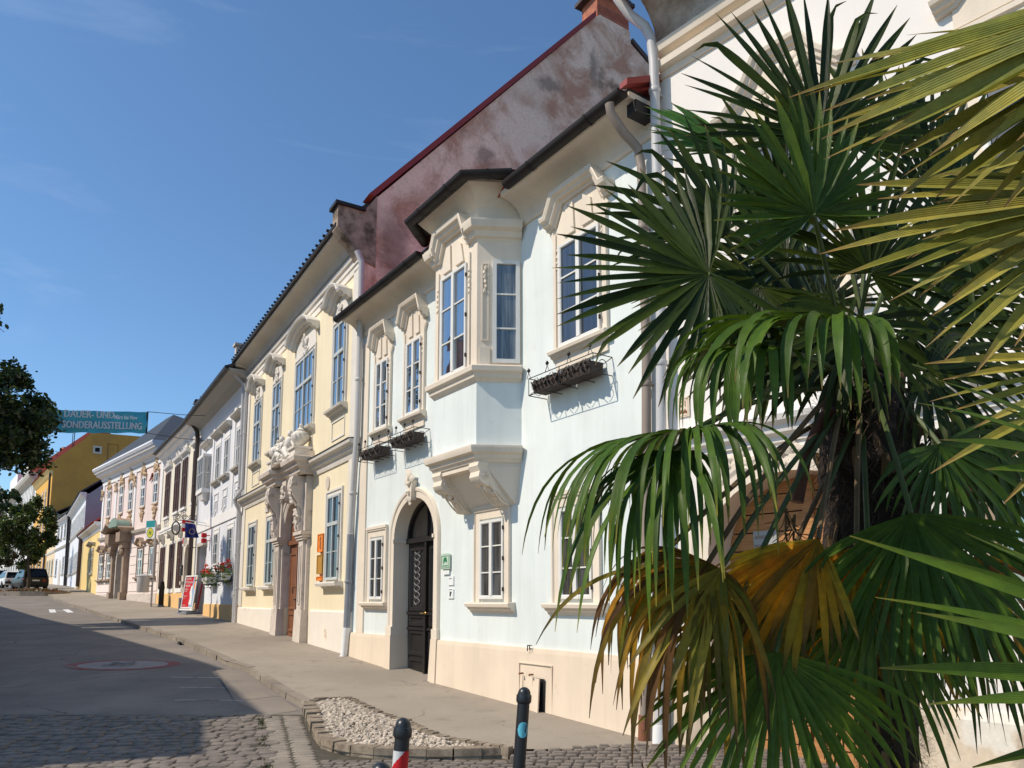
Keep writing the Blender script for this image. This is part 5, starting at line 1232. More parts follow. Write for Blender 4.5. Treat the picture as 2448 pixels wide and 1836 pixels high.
for cx in (-11.65, -8.62, -6.45, -3.8, -1.3):
    o = H.window(cx - .42, cx + .42, 7.36, 9.22, M['win_white'], M['glass_dark'], [(.5, .09)], [(.66, .17), (.33, .05)], y=-.05, bd=.08)
    H.surround(cx - .43, cx + .43, 7.34, 9.23, .1, M['pink'], o, .03)
    sp_ = [(cx + R.uniform(-.5, .5) * (1.1 - t), 9.3 + t * .95, R.uniform(.06, .12), .07) for t in [R.random() for _ in range(34)]] + [(cx + s * .5, 9.3 - R.random() * .5, .06, .05) for s in (-1, 1) for _ in range(4)]
    H.ornament(sp_, OC, o)
    sp_ = [(cx + R.uniform(-.4, .4) * (1 - t * .75), 7.15 - t * .65, R.uniform(.05, .11), .05) for t in [R.random() for _ in range(26)]]
    H.ornament(sp_, OC, o, 'apron_ornament')
    b = MB(); b.box(cx - .48, cx + .48, -.1, 0, 7.26, 7.34); b.box(cx - .48, cx + .48, -.07, 0, 6.95, 7.0); H.B(b, 'sill', OC, o)
for x, z in ((-9.95, 9.5), (-5.55, 9.5), (XL + .2, 9.4)): H.ornament([(x + R.uniform(-.2, .2), z - R.random() * .9 * R.random(), R.uniform(.06, .11), .1) for _ in range(14)], OC, H.e)
for cx in (-12.4, -10.45, -3.4, -1.05):
    o = H.window(cx - .5, cx + .5, 3.05, 4.72, M['win_white'], M['glass'], [(.5, .08)], [(.62, .12), (.3, .04)], y=-.08, bd=.08)
    H.surround(cx - .5, cx + .5, 3.0, 4.73, .12, M['brown_stone'], o, .07)
    H.hood([(cx - .85, 4.92), (cx - .5, 4.95), (cx - .2, 5.2), (cx + .2, 5.2), (cx + .5, 4.95), (cx + .85, 4.92)], .2, .3, M['brown_stone'], o)
    H.ornament([(cx + R.uniform(-.4, .4), 5.02 + R.uniform(-.1, .35), .1, .12) for _ in range(9)], OC, o)
    H.mould(cx - .8, cx + .8, [(2.78, -.01), (2.78, .08), (2.9, .12), (2.92, .24), (3.0, .24), (3.01, -.01)], M['brown_stone'], 'sill', o)
# portal
BS = M['brown_stone']; b = MB()
for s in (-1, 1):
    for z0, z1, w, pr in ((.4, 2.1, .27, .42), (2.1, 4.9, .20, .32), (4.9, 5.3, .34, .5), (5.3, 5.9, .46, .7)):
        cx = pcx + s * 1.30; b.box(cx - w, cx + w, -pr, .02, z0 + .001, z1)
    for k in range(8): b.blob((pcx + s * 1.30 + R.uniform(-.15, .15), -.4, 4.5 + R.uniform(0, .6)), (.14, .12, .14), k, .6)
H.B(b, 'portal_pier', BS)
b = MB(); n = 16; b.sweep([(pcx - phw, 1.6)] + [(pcx - phw * math.cos(PI*i/n), 4.15 + .85 * math.sin(PI*i/n)) for i in range(n+1)] + [(pcx + phw, 1.6)], [(-.008, -.78), (-.008, .14), (.25, .14), (.28, .05), (.28, -.01)], fac); H.B(b, 'portal_arch', M['portal_stone'], None, .4)
b = MB(); pth = [(pcx - 2.1, 5.95), (pcx - 1.5, 6.0), (pcx - 1.0, 6.35), (pcx - .6, 6.25), (pcx - .4, 6.2)] + [(pcx + .2 + .75 - .75 * math.cos(PI * i / 8), 6.15 + .45 * math.sin(PI * i / 8)) for i in range(9)] + [(pcx + 2.1, 5.95)]
b.sweep(pth, [(0, -.01), (0, .7), (.14, .9), (.22, .92), (.24, -.01)], fac); H.B(b, 'portal_canopy', BS, None, .4)
b = MB(); k = 8; pr = [(pcx + .1 + .95 - .95 * math.cos(PI * i / k), 6.22 + .55 * math.sin(PI * i / k)) for i in range(k + 1)]
b.prism(pr, fac, .2, .98); H.B(b, 'copper_canopy_roof', mat('verdigris_copper', (.24, .33, .27), .6, .15, 3, .05), None, .6)
b = MB(); b.box(pcx - .9, pcx + .9, .7, .8, .5, 5.1); H.B(b, 'door', M['black_wood'])
b = MB(); b.box(pcx - .9, pcx + .9, -.5, .8, .4, 1.62); H.B(b, 'doorstep', M['portal_stone'])
b = MB(); b.box(-2.05, -1.9, -.12, 0, 8.9, 9.2); b.prism([(-1.9, 8.95), (-2.4, 8.8), (-1.9, 9.25)], fac, .05, .12); H.B(b, 'awning_box', M['red_metal'])
# bus stop, bin and post
p = Vector((-18.62, 39.2)); t = thing('bus_stop_sign', 'bus stop sign with green H on a yellow disc and teal top', 'bus stop sign', (p.x, p.y, GH(p.y)), math.radians(-30))
b = MB(); b.tube([(0, 0, -.05), (0, 0, 4.4)], .045, 10); b.build('pole', M['grey_pipe'], t, .6)
b = MB(); b.box(-.78, -.04, -.025, .025, 3.55, 4.15); b.build('panel', M['white_paint'], t)
b = MB(); b.box(-.78, -.04, -.027, .027, 4.15, 4.5); b.build('top_panel', M['teal'], t)
b = MB(); b.lathe([(.001, -.03), (.26, -.03), (.26, .03), (.001, .03)], (-.41, 0, 3.86), 24, 0, (0, 1, 0)); b.build('disc', M['sign_yellow'], t)
b = MB(); b.sweep([(-.41 + .24 * math.cos(a*PI/12), 3.86 + .24 * math.sin(a*PI/12)) for a in range(24)], [(0, .03), (0, .034), (-.03, .034), (-.03, .03)], fac, closed=True)
b.box(-.51, -.46, -.036, -.03, 3.74, 3.98); b.box(-.36, -.31, -.036, -.03, 3.74, 3.98); b.box(-.46, -.36, -.036, -.03, 3.83, 3.89); b.build('letter_h', M['sign_green'], t)
b = MB(); b.box(-.28, -.02, -.03, .03, 1.9, 2.75); b.build('timetable', M['zinc'], t)
p2 = p + Vector((-.42, -.12)); t = thing('litter_bin', 'grey cylindrical litter bin hung on the bus stop pole', 'litter bin', (p2.x, p2.y, GH(p2.y) + .75))
b = MB(); b.lathe([(.26, 0), (.29, .05), (.31, .8), (.33, .82), (.33, .86), (.28, .9), (.05, .95)], n=18); b.build('bucket', M['grey_pipe'], t, .6)
b = MB(); b.box(.28, .44, .02, .08, .3, .36); b.box(.28, .44, .02, .08, .7, .76); b.build('bracket', M['zinc'], t)
p = Vector((-18.35, 39.7)); t = thing('dark_post', 'short dark post on the pavement beside the bus stop pole', 'post', (p.x, p.y, GH(p.y)))
b = MB(); b.lathe([(.13, 0), (.13, .9), (.15, .95), (.1, 1.3), (.04, 1.34)], n=12); b.build('shaft', M['iron'], t, .6)
b = MB(); b.lathe([(.16, 0), (.16, .08)], n=12); b.build('foot', M['zinc'], t)
# ================================================================== right-hand house behind the palm
R.seed(51)
H = House('right', 'cream-white house with wooden gate partly hidden behind the palms'); RW = mat('warm_white_plaster', (.78, .745, .70), .9, .05, .6, .12, 50)
gx, gw, gs, gt_ = 1.86, .98, 2.15, 2.94
H.wall(0.33, 8.0, -.8, 8.9, [(gx - gw, gx + gw, -.6, gt_, .5, gs)], RW, thick=10)
m, nt, N_, L_, P_ = newmat('flaking_lower_plaster')
a1 = noise(nt, 2.2, 9, .7, None, .4); a2 = noise(nt, 18, 4, .6); a3 = noise(nt, .9, 6, .6)
c = mixc(nt, ramp(nt, a1.outputs[0], [(.50, G3(0)), (.58, G3(1))]).outputs[0], (.66, .55, .41, 1), (.46, .38, .29, 1))
c = mixc(nt, ramp(nt, a3.outputs[0], [(.58, G3(0)), (.63, G3(1))]).outputs[0], c, (.74, .69, .6, 1)); c = mixc(nt, .5, c, ramp(nt, a2.outputs[0], [(.3, G3(.8)), (.7, G3(1.15))]).outputs[0], 'MULTIPLY')
L_.new(c, P_.inputs['Base Color']); P_.inputs['Roughness'].default_value = .92; L_.new(bump(nt, a1.outputs[0], .6, .02).outputs[0], P_.inputs['Normal'])
for a, c_ in ((.34, gx - gw - .02), (gx + gw + .02, 8)): H.mould(a, c_, [(-.8, -.01), (-.8, .07), (.6, .05), (.68, .02), (.7, -.01)], m, 'plinth')
b = MB(); n = 18; b.sweep([(gx - gw, -.5)] + [(gx - gw * math.cos(PI*i/n), gs + (gt_ - gs) * math.sin(PI*i/n)) for i in range(n+1)] + [(gx + gw, -.5)], [(-.008, -.5), (-.008, .03), (.16, .03), (.2, .05), (.24, .05), (.25, -.01)], fac); H.B(b, 'gate_surround', CT, None, .4)
m, nt, N_, L_, P_ = newmat('orange_gate_boards')
wv = noise(nt, 2, 5, .6); tcn = nt.nodes.new('ShaderNodeTexCoord'); mpn = nt.nodes.new('ShaderNodeMapping'); nt.links.new(tcn.outputs['Object'], mpn.inputs[0]); mpn.inputs['Scale'].default_value = (1.2, 1, 22)
gr = noise(nt, 2.5, 6, .6, mpn.outputs[0]); c = mixc(nt, ramp(nt, gr.outputs[0], [(.35, G3(0)), (.65, G3(1))]).outputs[0], (.36, .155, .05, 1), (.52, .25, .09, 1))
L_.new(c, P_.inputs['Base Color']); P_.inputs['Roughness'].default_value = .65
b = MB(); z = -.1; i = 0
while z < 3.0:
    for a, c_ in ((gx - gw, gx - .01), (gx + .01, gx + gw)): b.box(a, c_, .42 - R.uniform(0, .006), .48, z, z + .19)
    z += .205
b.box(gx - .06, gx + .06, .38, .48, -.1, 3.0); gt = H.B(b, 'gate', m)
b = MB(); b.box(gx - gw, gx + gw, .48, .52, -.6, 3.0); H.B(b, 'gate_backing', M['black_wood'], gt)
H.mould(.36, 8, [(3.24, -.01), (3.24, .03), (3.30, .04), (3.33, .10), (3.40, .12), (3.44, .18), (3.50, .2), (3.53, .18), (3.56, -.01)], RW, 'string_course', None, .4)
H.mould(.42, 8, [(8.12, -.01), (8.12, .03), (8.2, .04), (8.22, .12), (8.30, .13), (8.31, .05), (8.4, .05), (8.42, .14), (8.52, .17), (8.54, -.01)], CT, 'eaves_moulding', None, .4)
P = [(8.54, -.01), (8.54, .03)]
for i in range(8): t = i / 7 * PI / 2; P.append((8.6 + .55 * math.sin(t), .04 + .62 * (1 - math.cos(t))))
P += [(9.2, .72), (9.3, .72), (9.3, -.01)]
M['stained_cove'] = mat('stained_cove', (.50, .44, .37), .9, .12, 1.5, .25, 18, stain=(.16, .10, .06), ss=1.1, sat=(.42, .6))
H.mould(.38, 8, P, M['stained_cove'], 'eaves_cove', None, .5)
gable_roof(H, .1, 8, -.8, 9.32, 5, 14, 10, M['roof_red'])
for cx in (2.0, 4.35):
    o = H.window(cx - .5, cx + .5, 4.6, 6.6, M['win_white'], M['glass_dark'], [(.5, .07)], [(.66, .07), (.33, .025)], y=-.06, bd=.06)
    H.surround(cx - .51, cx + .51, 4.58, 6.62, .16, CT, o, .03)
    b = MB(); b.prism([(cx - .66, 6.8), (cx + .66, 6.8), (cx + .66, 7.05), (cx + .35, 7.4), (cx + .22, 7.72), (cx - .22, 7.72), (cx - .35, 7.4), (cx - .66, 7.05)], fac, -.01, .025); H.B(b, 'panel', CT, o)
    H.hood([(cx - .8, 6.98), (cx - .62, 7.0), (cx - .3, 7.32), (cx - .2, 7.5), (cx + .2, 7.5), (cx + .3, 7.32), (cx + .62, 7.0), (cx + .8, 6.98)], .14, .16, CT, o)
    H.ornament([(cx + R.uniform(-.3, .3), 6.9 + R.uniform(0, .5), .06, .05) for _ in range(20)], CT, o); H.sill(cx - .8, cx + .8, 4.55, CT, o)
o = H.window(3.72, 4.6, 1.5, 2.66, M['win_grey'], M['glass'], [(.5, .07)], [(.5, .03)], y=-.06, bd=.07); H.surround(3.71, 4.61, 1.48, 2.68, .1, M['brown_stone'], o, .02)
H.ornament([(1.62 + R.uniform(-.5, .45), 3.06 + R.uniform(-.08, .12), R.uniform(.03, .06), .03) for _ in range(30)], CT, H.e, 'stucco_garland')
H.pipe([(.06, -.5, 9.9), (.08, -.48, 9.4), (.10, -.46, 9.22), (.2, -.34, 8.98), (.34, -.22, 8.80), (.40, -.18, 8.62), (.42, -.16, 8.3), (.42, -.15, 5), (.28, -.14, .6)], .062, M['grey_pipe'], collars=(7.9, 6.0, 4.4, 2.6), foot=[(.28, -.14, .62), (.25, -.15, .0)], footm=M['grey_pipe'])
b = MB(); b.tube([(.262, -.148, .2), (.25, -.15, -.02)], .088, 12); H.B(b, 'white_pipe_foot', M['white_paint'], None, .6)
t = wall_thing('right', 'house_number', 'small ornate plate with number 21 beside the pale downpipe', 'number plate', .615, 3.85)
b = MB(); b.box(-.075, .075, -.02, 0, -.12, .12); b.sweep([(-.06, -.105), (.06, -.105), (.06, .105), (-.06, .105)], [(0, .02), (0, .026), (.01, .026), (.01, .02)], fac, closed=True); b.build('plate', M['peach'], t)
text('21', .1, M['brown_wood'], t, wm(-.055, .0, -.021)); b = MB()
for i in range(7): b.blob((-.045 + i * .015, -.022, -.06 + .015 * math.sin(i * 2)), (.012, .006, .018), i, .5)
b.build('ornament', M['brown_wood'], t)
q = hpt('right', 1.345, -.41, 2.25); t = thing('gate_sign', 'grey enamel sign reading AUSFAHRT FREIHALTEN on the wooden gate', 'sign', tuple(q), hframe('right')[3])
b = MB(); b.box(-.14, .14, -.02, .0, -.115, .115); b.build('plate', M['sign_grey'], t)
for s_, z, sz in (('AUSFAHRT', .03, .05), ('FREIHALTEN!', -.065, .045)): text(s_, sz, M['brown_wood'], t, wm(0, z, -.021), align='CENTER', ext=.0015)

# ================================================================== houses farther up the street
def simple(key, label, wallm, L_, ze, roofm, pitch, depth, wins, eaves=.4, extras=None, trim='white', zr=None, group=None):
    H = House(key, label, group)
    H.wall(-L_, 0, H.zb - 2, ze, [], M[wallm], thick=depth)
    H.mould(-L_ - .1, .1, [(ze - .55, -.01), (ze - .5, .06), (ze - .3, .1), (ze - .1, eaves * .9), (ze, eaves), (ze + .08, eaves), (ze + .08, -.01)], M[trim], 'cornice', None, .4)
    b = MB(); zr = ze + (depth / 2 + eaves) * pitch
    b.prism([(-eaves - .1, ze + .08), (depth / 2, zr), (depth + .3, ze + .08), (depth + .3, ze), (depth/2, zr - .2), (-eaves, ze)], lambda a, z, c: (c, a, z), -L_ - .1, .02)
    H.B(b, 'roof', M[roofm])
    b = MB(); b.prism([(0, ze - .2), (depth / 2, zr - .22), (depth, ze - .2)], lambda a, z, c: (c, a, z), -.3, 0); b.prism([(0, ze - .2), (depth / 2, zr - .22), (depth, ze - .2)], lambda a, z, c: (c, a, z), -L_, -L_ + .3); H.B(b, 'gable', M[extras.get('gable', wallm)] if extras else M[wallm])
    for cx, w, z0, z1, fm in wins:
        o = H.window(cx - w/2, cx + w/2, z0, z1, M[fm], M['glass_dark'], [(.5, .07)], [(.6, .06)], y=-.03, bd=.07)
        H.surround(cx - w/2, cx + w/2, z0 - .05, z1, .13, M['white'] if fm == 'win_white' else M['cove_grey'], o, .03)
        H.mould(cx - w/2 - .2, cx + w/2 + .2, [(z0 - .22, -.01), (z0 - .2, .1), (z0 - .06, .16), (z0 - .05, -.01)], M['cove_grey'], 'sill', o)
    return H
H = simple('yel2', 'low lemon-yellow house wedged between the pink and lilac houses', 'lemon', 14.1, 7.1, 'roof_red', .75, 8, [(-5.2, 2.4, 3.7, 5.45, 'win_grey')], .45)
H.hood([(-7.4, 5.75), (-6.9, 5.78), (-5.2, 5.95), (-3.5, 5.78), (-3.0, 5.75)], .16, .3, M['cove_grey'], None)
H.pipe([(-13.9, -.4, 7.1), (-13.7, -.2, 6.8), (-13.6, -.2, 2.3)], .16, M['copper'], foot=[(-13.6, -.2, 2.7), (-13.3, -.5, 1.9)], footm=M['portal_stone'])
up = [(-19.0 + i * 2.0, .95, 8.0, 9.75, 'win_white') for i in range(10)]; lo_ = [(-19.2 + i * 2.0, .95, 4.3, 6.0, 'win_white') for i in range(10)]
H = simple('lilac', 'pale lilac house with grey gable and close-set windows', 'lilac_white', 20.67, 10.9, 'roof_grey', .8, 9, up + lo_, .5, {'gable': 'grey_wall'})
b = MB(); b.box(-.02, .012, 0, 9, 0, 10.9); H.B(b, 'side_wall', M['grey_wall'])
H.pipe([(-20.5, -.4, 10.8), (-20.4, -.15, 10.3), (-20.3, -.15, 3)], .1, M['gutter'])
H = simple('lilac2', 'pale lilac-grey house with dark eaves and a string course', 'lilac_white', 14.97, 11.1, 'roof_dark', .6, 9, [(-12.3 + i * 3.4, 1.3, 8.8, 10.5, 'win_grey') for i in range(4)] + [(x, 1.3, 4.6, 6.5, 'win_grey') for x in (-12.3, -5.0, -1.9)], .5)
H.mould(-14.9, 0, [(7.6, -.01), (7.65, .1), (7.85, .2), (7.9, -.01)], M['cove_grey'], 'string_course')
b = MB(); b.prism([(-9.3, 3.0), (-9.3, 5.6), (-8.9, 6.2), (-8.3, 6.4), (-7.7, 6.2), (-7.3, 5.6), (-7.3, 3.0)], fac, -.01, .04); H.B(b, 'arched_door', M['cove_grey'])
H.pipe([(-.2, -.3, 11), (-.2, -.2, 3)], .12, M['gutter'])
H = simple('beige', 'narrow beige house with shallow dark roof', 'beige', 11.04, 12.4, 'roof_dark', .6, 9, [(x, 1.3, z, z + 1.9, 'win_grey') for x in (-9, -5.8, -2.3) for z in (9.2, 4.8)], .6)
H.mould(-11, 0, [(7.6, -.01), (7.65, .1), (7.85, .2), (7.9, -.01)], M['white'], 'string_course')
# tall ochre house with its blind side gable
H = House('orange', 'tall ochre house with huge blind brown gable'); XL = -19.58
H.wall(XL, 0, 0, 19.9, [], M['ochre'], thick=22)
b = MB(); GP = [(-.6, 19.6), (-.5, 20.4), (1.0, 22.0), (3.6, 24.6), (4.4, 25.6), (14, 26.0), (22, 20), (22, 0), (0, 0), (0, 19.6)]
b.prism(GP, lambda a, z, c: (c, a, z), -.5, .02); gbl = H.B(b, 'gable_wall', M['ochre_gable'])
b = MB(); b.box(-.6, .06, 9.9, 10.5, 23.1, 23.6) if False else b.box(.021, .05, 4.7, 5.8, 22.6, 23.7); H.B(b, 'gable_window_frame', M['portal_stone'], gbl)
b = MB(); b.box(.051, .06, 4.95, 5.55, 22.85, 23.45); H.B(b, 'gable_window', M['drain'], gbl)
b = MB(); b.tube([(.06, 6.6, 24.2), (.06, 6.6, 19.5)], .03, 5); b.tube([(.06, 7.9, 24.2), (.06, 7.9, 20.5)], .03, 5); b.tube([(.06, 6.4, 24.2), (.06, 7.9, 24.2)], .03, 5); b.tube([(.06, 6.6, 22.0), (.06, 8.2, 22.0)], .03, 5); H.B(b, 'gable_wires', M['brown_wood'], gbl)
b = MB(); b.prism([(-.8, 19.9), (4.4, 25.6), (14, 26.1), (22, 20)], lambda a, z, c: (c, a, z), XL, -.5); H.B(b, 'roof', M['roof_red'])
H.mould(XL, 0, [(18.9, -.01), (19.0, .1), (19.5, .4), (19.8, .6), (19.9, .6), (19.9, -.01)], M['lemon'], 'cornice', None, .4)
for i in range(5):
    for z0, z1 in ((14.8, 17.4), (10.2, 12.8), (5.6, 8.4)):
        cx = -17.5 + i * 3.7; o = H.window(cx - .8, cx + .8, z0, z1, M['win_white'], M['glass_dark'], [(.5, .1)], [(.6, .1)], y=-.03, bd=.1); H.surround(cx - .8, cx + .8, z0 - .05, z1, .25, M['beige'], o, .04)
H.pipe([(-.5, -.3, 19.3), (-.45, -.2, 10), (-.4, -.2, 4)], .14, M['copper'])
b = MB(); b.tube([(-2, 2.5, 22.5), (-2, 2.5, 28.0)], .06, 5); b.tube([(-3.6, 2.5, 22.5), (-3.6, 2.5, 27.6)], .05, 5); b.tube([(-5.2, 2.3, 27.6), (-1.6, 2.7, 26.6)], .05, 5)
for i in range(6): b.tube([(-5 + i * .6, 1.9, 27.5 - i * .17), (-5 + i * .6, 3.0, 27.5 - i * .17)], .03, 4)
H.B(b, 'roof_aerial', M['iron'])
# white corner house with red roof, then red roofs beyond
H = House('wfar', 'long white house with grey gables and red hipped roof'); XL = -95
H.wall(XL, 0, 0, 21.2, [], M['white'], thick=24)
H.mould(XL, .8, [(20.2, -.01), (20.3, .2), (20.7, .5), (21.0, 1.1), (21.4, 1.3), (21.7, 1.3), (21.7, -.01)], M['cove_grey'], 'cornice', None, .4)
H.mould(XL, .8, [(21.7, .0), (21.7, 1.35), (21.95, 1.35), (21.95, 0)], M['white'], 'cornice_edge')
b = MB(); b.face([(1, -1.2, 21.9), (XL, -1.2, 21.9), (XL, 9, 32), (-6, 9, 32)]); b.face([(1, -1.2, 21.9), (1, 24, 21.9), (-6, 9, 32)]); b.face([(1, 24, 21.9), (XL, 24, 21.9), (XL, 9, 32), (-6, 9, 32)]); H.B(b, 'roof', M['roof_red'])
b = MB(); b.box(-7.4, -5.2, 8, 10, 29, 34.4); H.B(b, 'chimney', M['brick'])
b = MB(); b.prism([(-11, 21.9), (-1.5, 21.9), (-6.3, 29.3)], fac, -.2, .9); H.B(b, 'front_gable', M['cove_grey'])
b = MB(); b.prism([(-34, 21.9), (-20, 21.9), (-20, 24.5), (-34, 24.5)], fac, -.5, 1.0); H.B(b, 'attic_block', M['white'])
for i in range(20):
    cx = -3 - i * 4.4
    for z0, z1 in ((15.2, 18.6), (9.6, 13.0), (5.0, 8.0)):
        o = H.window(cx - .85, cx + .85, z0, z1, M['win_grey'], M['glass_dark'], [(.5, .1)], [(.6, .1)], y=-.03, bd=.1); H.surround(cx - .85, cx + .85, z0 - .05, z1, .3, M['cove_grey'], o, .05)
b = MB()
for i in range(10): b.box(-2.2 - i * 2.2 - .5, -2.2 - i * 2.2 + .5, -.35, 0, 13.6, 20.2)
H.B(b, 'pilasters', M['white'])
t = thing('house', 'distant house with steep red roof behind the big dark tree', 'house', (-104, 160, GH(160)), math.radians(-40))
b = MB(); b.box(-14, 14, 0, 14, 0, 18); b.build('wall', M['cove_grey'], t)
b = MB(); b.prism([(-1, 18), (7, 27), (15, 18)], lambda a, z, c: (c, a, z), -15, 15); b.build('roof', M['roof_red'], t)
b = MB(); b.box(2, 4, 5, 7, 24, 29); b.build('chimney', M['brick'], t)

# ================================================================== houses across the street (they shade the road)
def across(p0, p1, h, label, wallm, roofm, pitch=.6):
    a, c = Vector(p0), Vector(p1); L_ = (c - a).length; d = (c - a).normalized(); z = GH((a.y + c.y) / 2)
    n = Vector((d.y, -d.x))
    if n.x < 0: n = -n
    rz = math.atan2(-d.y, -d.x) if n.dot(Vector((-d.y, d.x))) > 0 else math.atan2(d.y, d.x)
    base = c if n.dot(Vector((-d.y, d.x))) > 0 else a
    t = thing('house', label, 'house', (base.x, base.y, z), rz, 'houses across the street')
    b = MB(); b.box(0, L_, 0, 9, -2, h); b.build('wall', M[wallm], t)
    b = MB(); b.prism([(-.4, h), (4.5, h + 4.9 * pitch), (9.4, h)], lambda y, z_, x: (x, y, z_), -.05, L_ + .05); b.build('roof', M[roofm], t)
    b = MB(); b.box(0, L_, -.3, 0, h - .4, h - .02); b.build('cornice', M['white'], t)
    for i in range(int(L_ / 3)):
        for z0 in ((1.2, 4.6, 7.9)[:max(1, int(h / 3.2))]):
            x = 1.5 + i * 3; b = MB(); b.sweep([(x - .55, z0), (x + .55, z0), (x + .55, z0 + 1.7), (x - .55, z0 + 1.7)], [(0, -.01), (0, .06), (.1, .06), (.1, -.01)], fac, closed=True); b.box(x - .03, x + .03, -.03, 0, z0, z0 + 1.7); o = b.build('window', M['win_white'], t)
            g = MB(); g.face([(x - .5, -.012, z0), (x + .5, -.012, z0), (x + .5, -.012, z0 + 1.65), (x - .5, -.012, z0 + 1.65)]); g.build('pane', M['glass_dark'], o, fix=False)
    return t
sh = lambda h, P: [(x + math.sin(SUN_AZ) * .966 * h, y + math.cos(SUN_AZ) * .966 * h) for x, y in P]
def shade_row(P, h, *a): q = sh(h + .1, P); return across(q[0], q[1], h, *a)
hf = 9.6
shade_row([(-30.2, 44.6), (-6.5, 14.9)], hf, 'plain grey-green house whose eaves shade the left half of the road', 'beige', 'roof_red')
shade_row([(-6.0, 15.1), (-3.85, 10.9)], 10.4, 'tall narrow house whose shadow reaches the kerb', 'white', 'roof_dark')
shade_row([(-4.6, 10.85), (-3.75, 8.55)], 8.6, 'lower house whose shadow ends on the cobbles', 'lemon', 'roof_red')
q = sh(13.0, [(-11.0, 25.7)])[0]
t = thing('chimney_stack', 'tall chimney whose shadow crosses the pavement', 'chimney', (q[0], q[1], GH(q[1]) + 9.0), math.radians(-37))
b = MB(); b.box(-.5, .5, -.35, .35, 0, 4.4); b.build('shaft', M['brick'], t); b = MB(); b.box(-.6, .6, -.45, .45, 4.4, 4.6); b.build('cap', M['zinc'], t)
# ================================================================== bollards
R.seed(61)
def bollard(name, label, top, lean=(0, 0), r=.046, group='bollards at the corner'):
    zb = GH(top[1]) - RD * .6; hgt = top[2] - zb
    t = thing(name, label, 'bollard', (top[0] - lean[0] * hgt, top[1] - lean[1] * hgt, zb), 0, group)
    t.rotation_euler = (-math.atan(lean[1]), math.atan(lean[0]), 0)
    b = MB(); b.lathe([(r * 1.02, 0), (r, hgt - .14)], n=24); b.build('shaft', M['bollard'], t, .6)
    b = MB(); q = hgt - .14; b.lathe([(r, q - .004), (r * 1.22, q + .008), (r * 1.25, q + .02), (r * 1.25, q + .05), (r * 1.18, q + .062), (r * 1.05, q + .066)] + [(r * 1.05 * math.cos(a * PI / 14), q + .068 + r * 1.08 * math.sin(a * PI / 14)) for a in range(8)], n=24); b.build('cap', M['bollard'], t, .7)
    b = MB(); b.lathe([(r * 1.6, 0), (r * 1.5, .025), (r, .03)], n=20); b.build('foot_ring', M['bollard'], t, .6)
    return t, hgt, r
p = at(1255, 1634, 5.8); t, h, r = bollard('bollard', 'slim black bollard with a round turquoise sticker', p, (.075, 0))
cyl = lambda a, z, c: ((r + c) * math.sin(a / r), -(r + c) * math.cos(a / r), z)
b = MB(); n = 26; z0 = h - .33; ao = .010
b.face([cyl(ao + .043 * math.cos(2*PI*i/n), z0 + .058 * math.sin(2*PI*i/n), .0015) for i in range(n)])
b.f = []; b.m = []; b.v = []
for i in range(12):      # round sticker wrapped on the shaft in strips
    x0, x1 = -.043 + .086 * i / 12, -.043 + .086 * (i + 1) / 12; g0, g1 = .058 * math.sqrt(max(0, 1 - (x0 / .043) ** 2)), .058 * math.sqrt(max(0, 1 - (x1 / .043) ** 2))
    b.face([cyl(ao + x0, z0 - g0, .0015), cyl(ao + x1, z0 - g1, .0015), cyl(ao + x1, z0 + g1, .0015), cyl(ao + x0, z0 + g0, .0015)])
st = b.build('sticker', M['sky_sticker'], t, 1.2, fix=False)
b = MB(); b.face([cyl(ao + .012, z0 - .02, .003), cyl(ao + .024, z0 - .02, .003), cyl(ao + .028, z0 + .04, .003), cyl(ao + .018, z0 + .04, .003)]); b.build('exclamation_stroke', M['ink'], st, fix=False)
text('TWOLINE', .017, M['ink'], st, frame_M(cyl(ao - .034, z0 - .038, .004), (1, 0.25, 0), (0, 0, 1)), ext=.0004)
p = at(966, 1706, 4.75); t, h, r = bollard('bollard', 'bollard with red and white diagonal bands under its black cap', p, (.06, 0), .046)
b = MB(); N1 = 72; M['retro_red'] = plain('reflective_red', (.50, .008, .015), .4); M['retro_white'] = plain('reflective_white', (.60, .60, .60), .35)
for i in range(N1):
    a0, a1 = 2*PI*i/N1, 2*PI*(i+1)/N1
    for k in range(70):
        zz0, zz1 = h - .215 - k * .006, h - .215 - (k + 1) * .006
        pt = lambda a, z: ((r + .002) * math.cos(a), (r + .002) * math.sin(a), z)
        ph = ((zz0 + .0) * 1.0 - .052 * (a0 + .5 * PI)) 
        b.face([pt(a0, zz0), pt(a1, zz0), pt(a1, zz1), pt(a0, zz1)], int(((h - .16) - zz0 + .055 * ((a0 - PI) % (2*PI))) / .17) % 2)
b.build('reflective_sleeve', [M['retro_white'], M['retro_red']], t, 1.2, fix=True)
p = at(913, 1810, 3.7); bollard('bollard', 'black bollard with only its round cap showing at the bottom of the view', p, (.02, 0), .046)

# ================================================================== banner across the street
o_, X_, Y_, r_ = hframe('lblue')
A = Vector((-13.1, 32.2)); A = Vector(hpt('lblue', -7.0, 0)[:2])
dv = Vector((-.82, -.57)).normalized()
bp = lambda s, z, c=0: (A.x + dv.x * s + dv.y * c, A.y + dv.y * s - dv.x * c, z)
t = thing('street_banner', 'turquoise banner with white lettering hung on wires across the street', 'banner', bp(5.5, 8.2))
TI = Matrix.Translation(-Vector(t.location)); s0, s1 = 2.6, 8.9
b = MB(); nx, nz_ = 46, 8; g = []
for i in range(nx + 1):
    s = s0 + (s1 - s0) * i / nx; sag = .05 * math.sin(PI * (s - s0) / (s1 - s0)) + (s - s0) * .105
    g.append([bp(s, 9.43 - sag - .9 * j / nz_ * (1 + .02 * math.sin(i)), .035 * math.sin(s * 5 + j * .8) + .02 * math.sin(s * 11 - j * 1.3)) for j in range(nz_ + 1)])
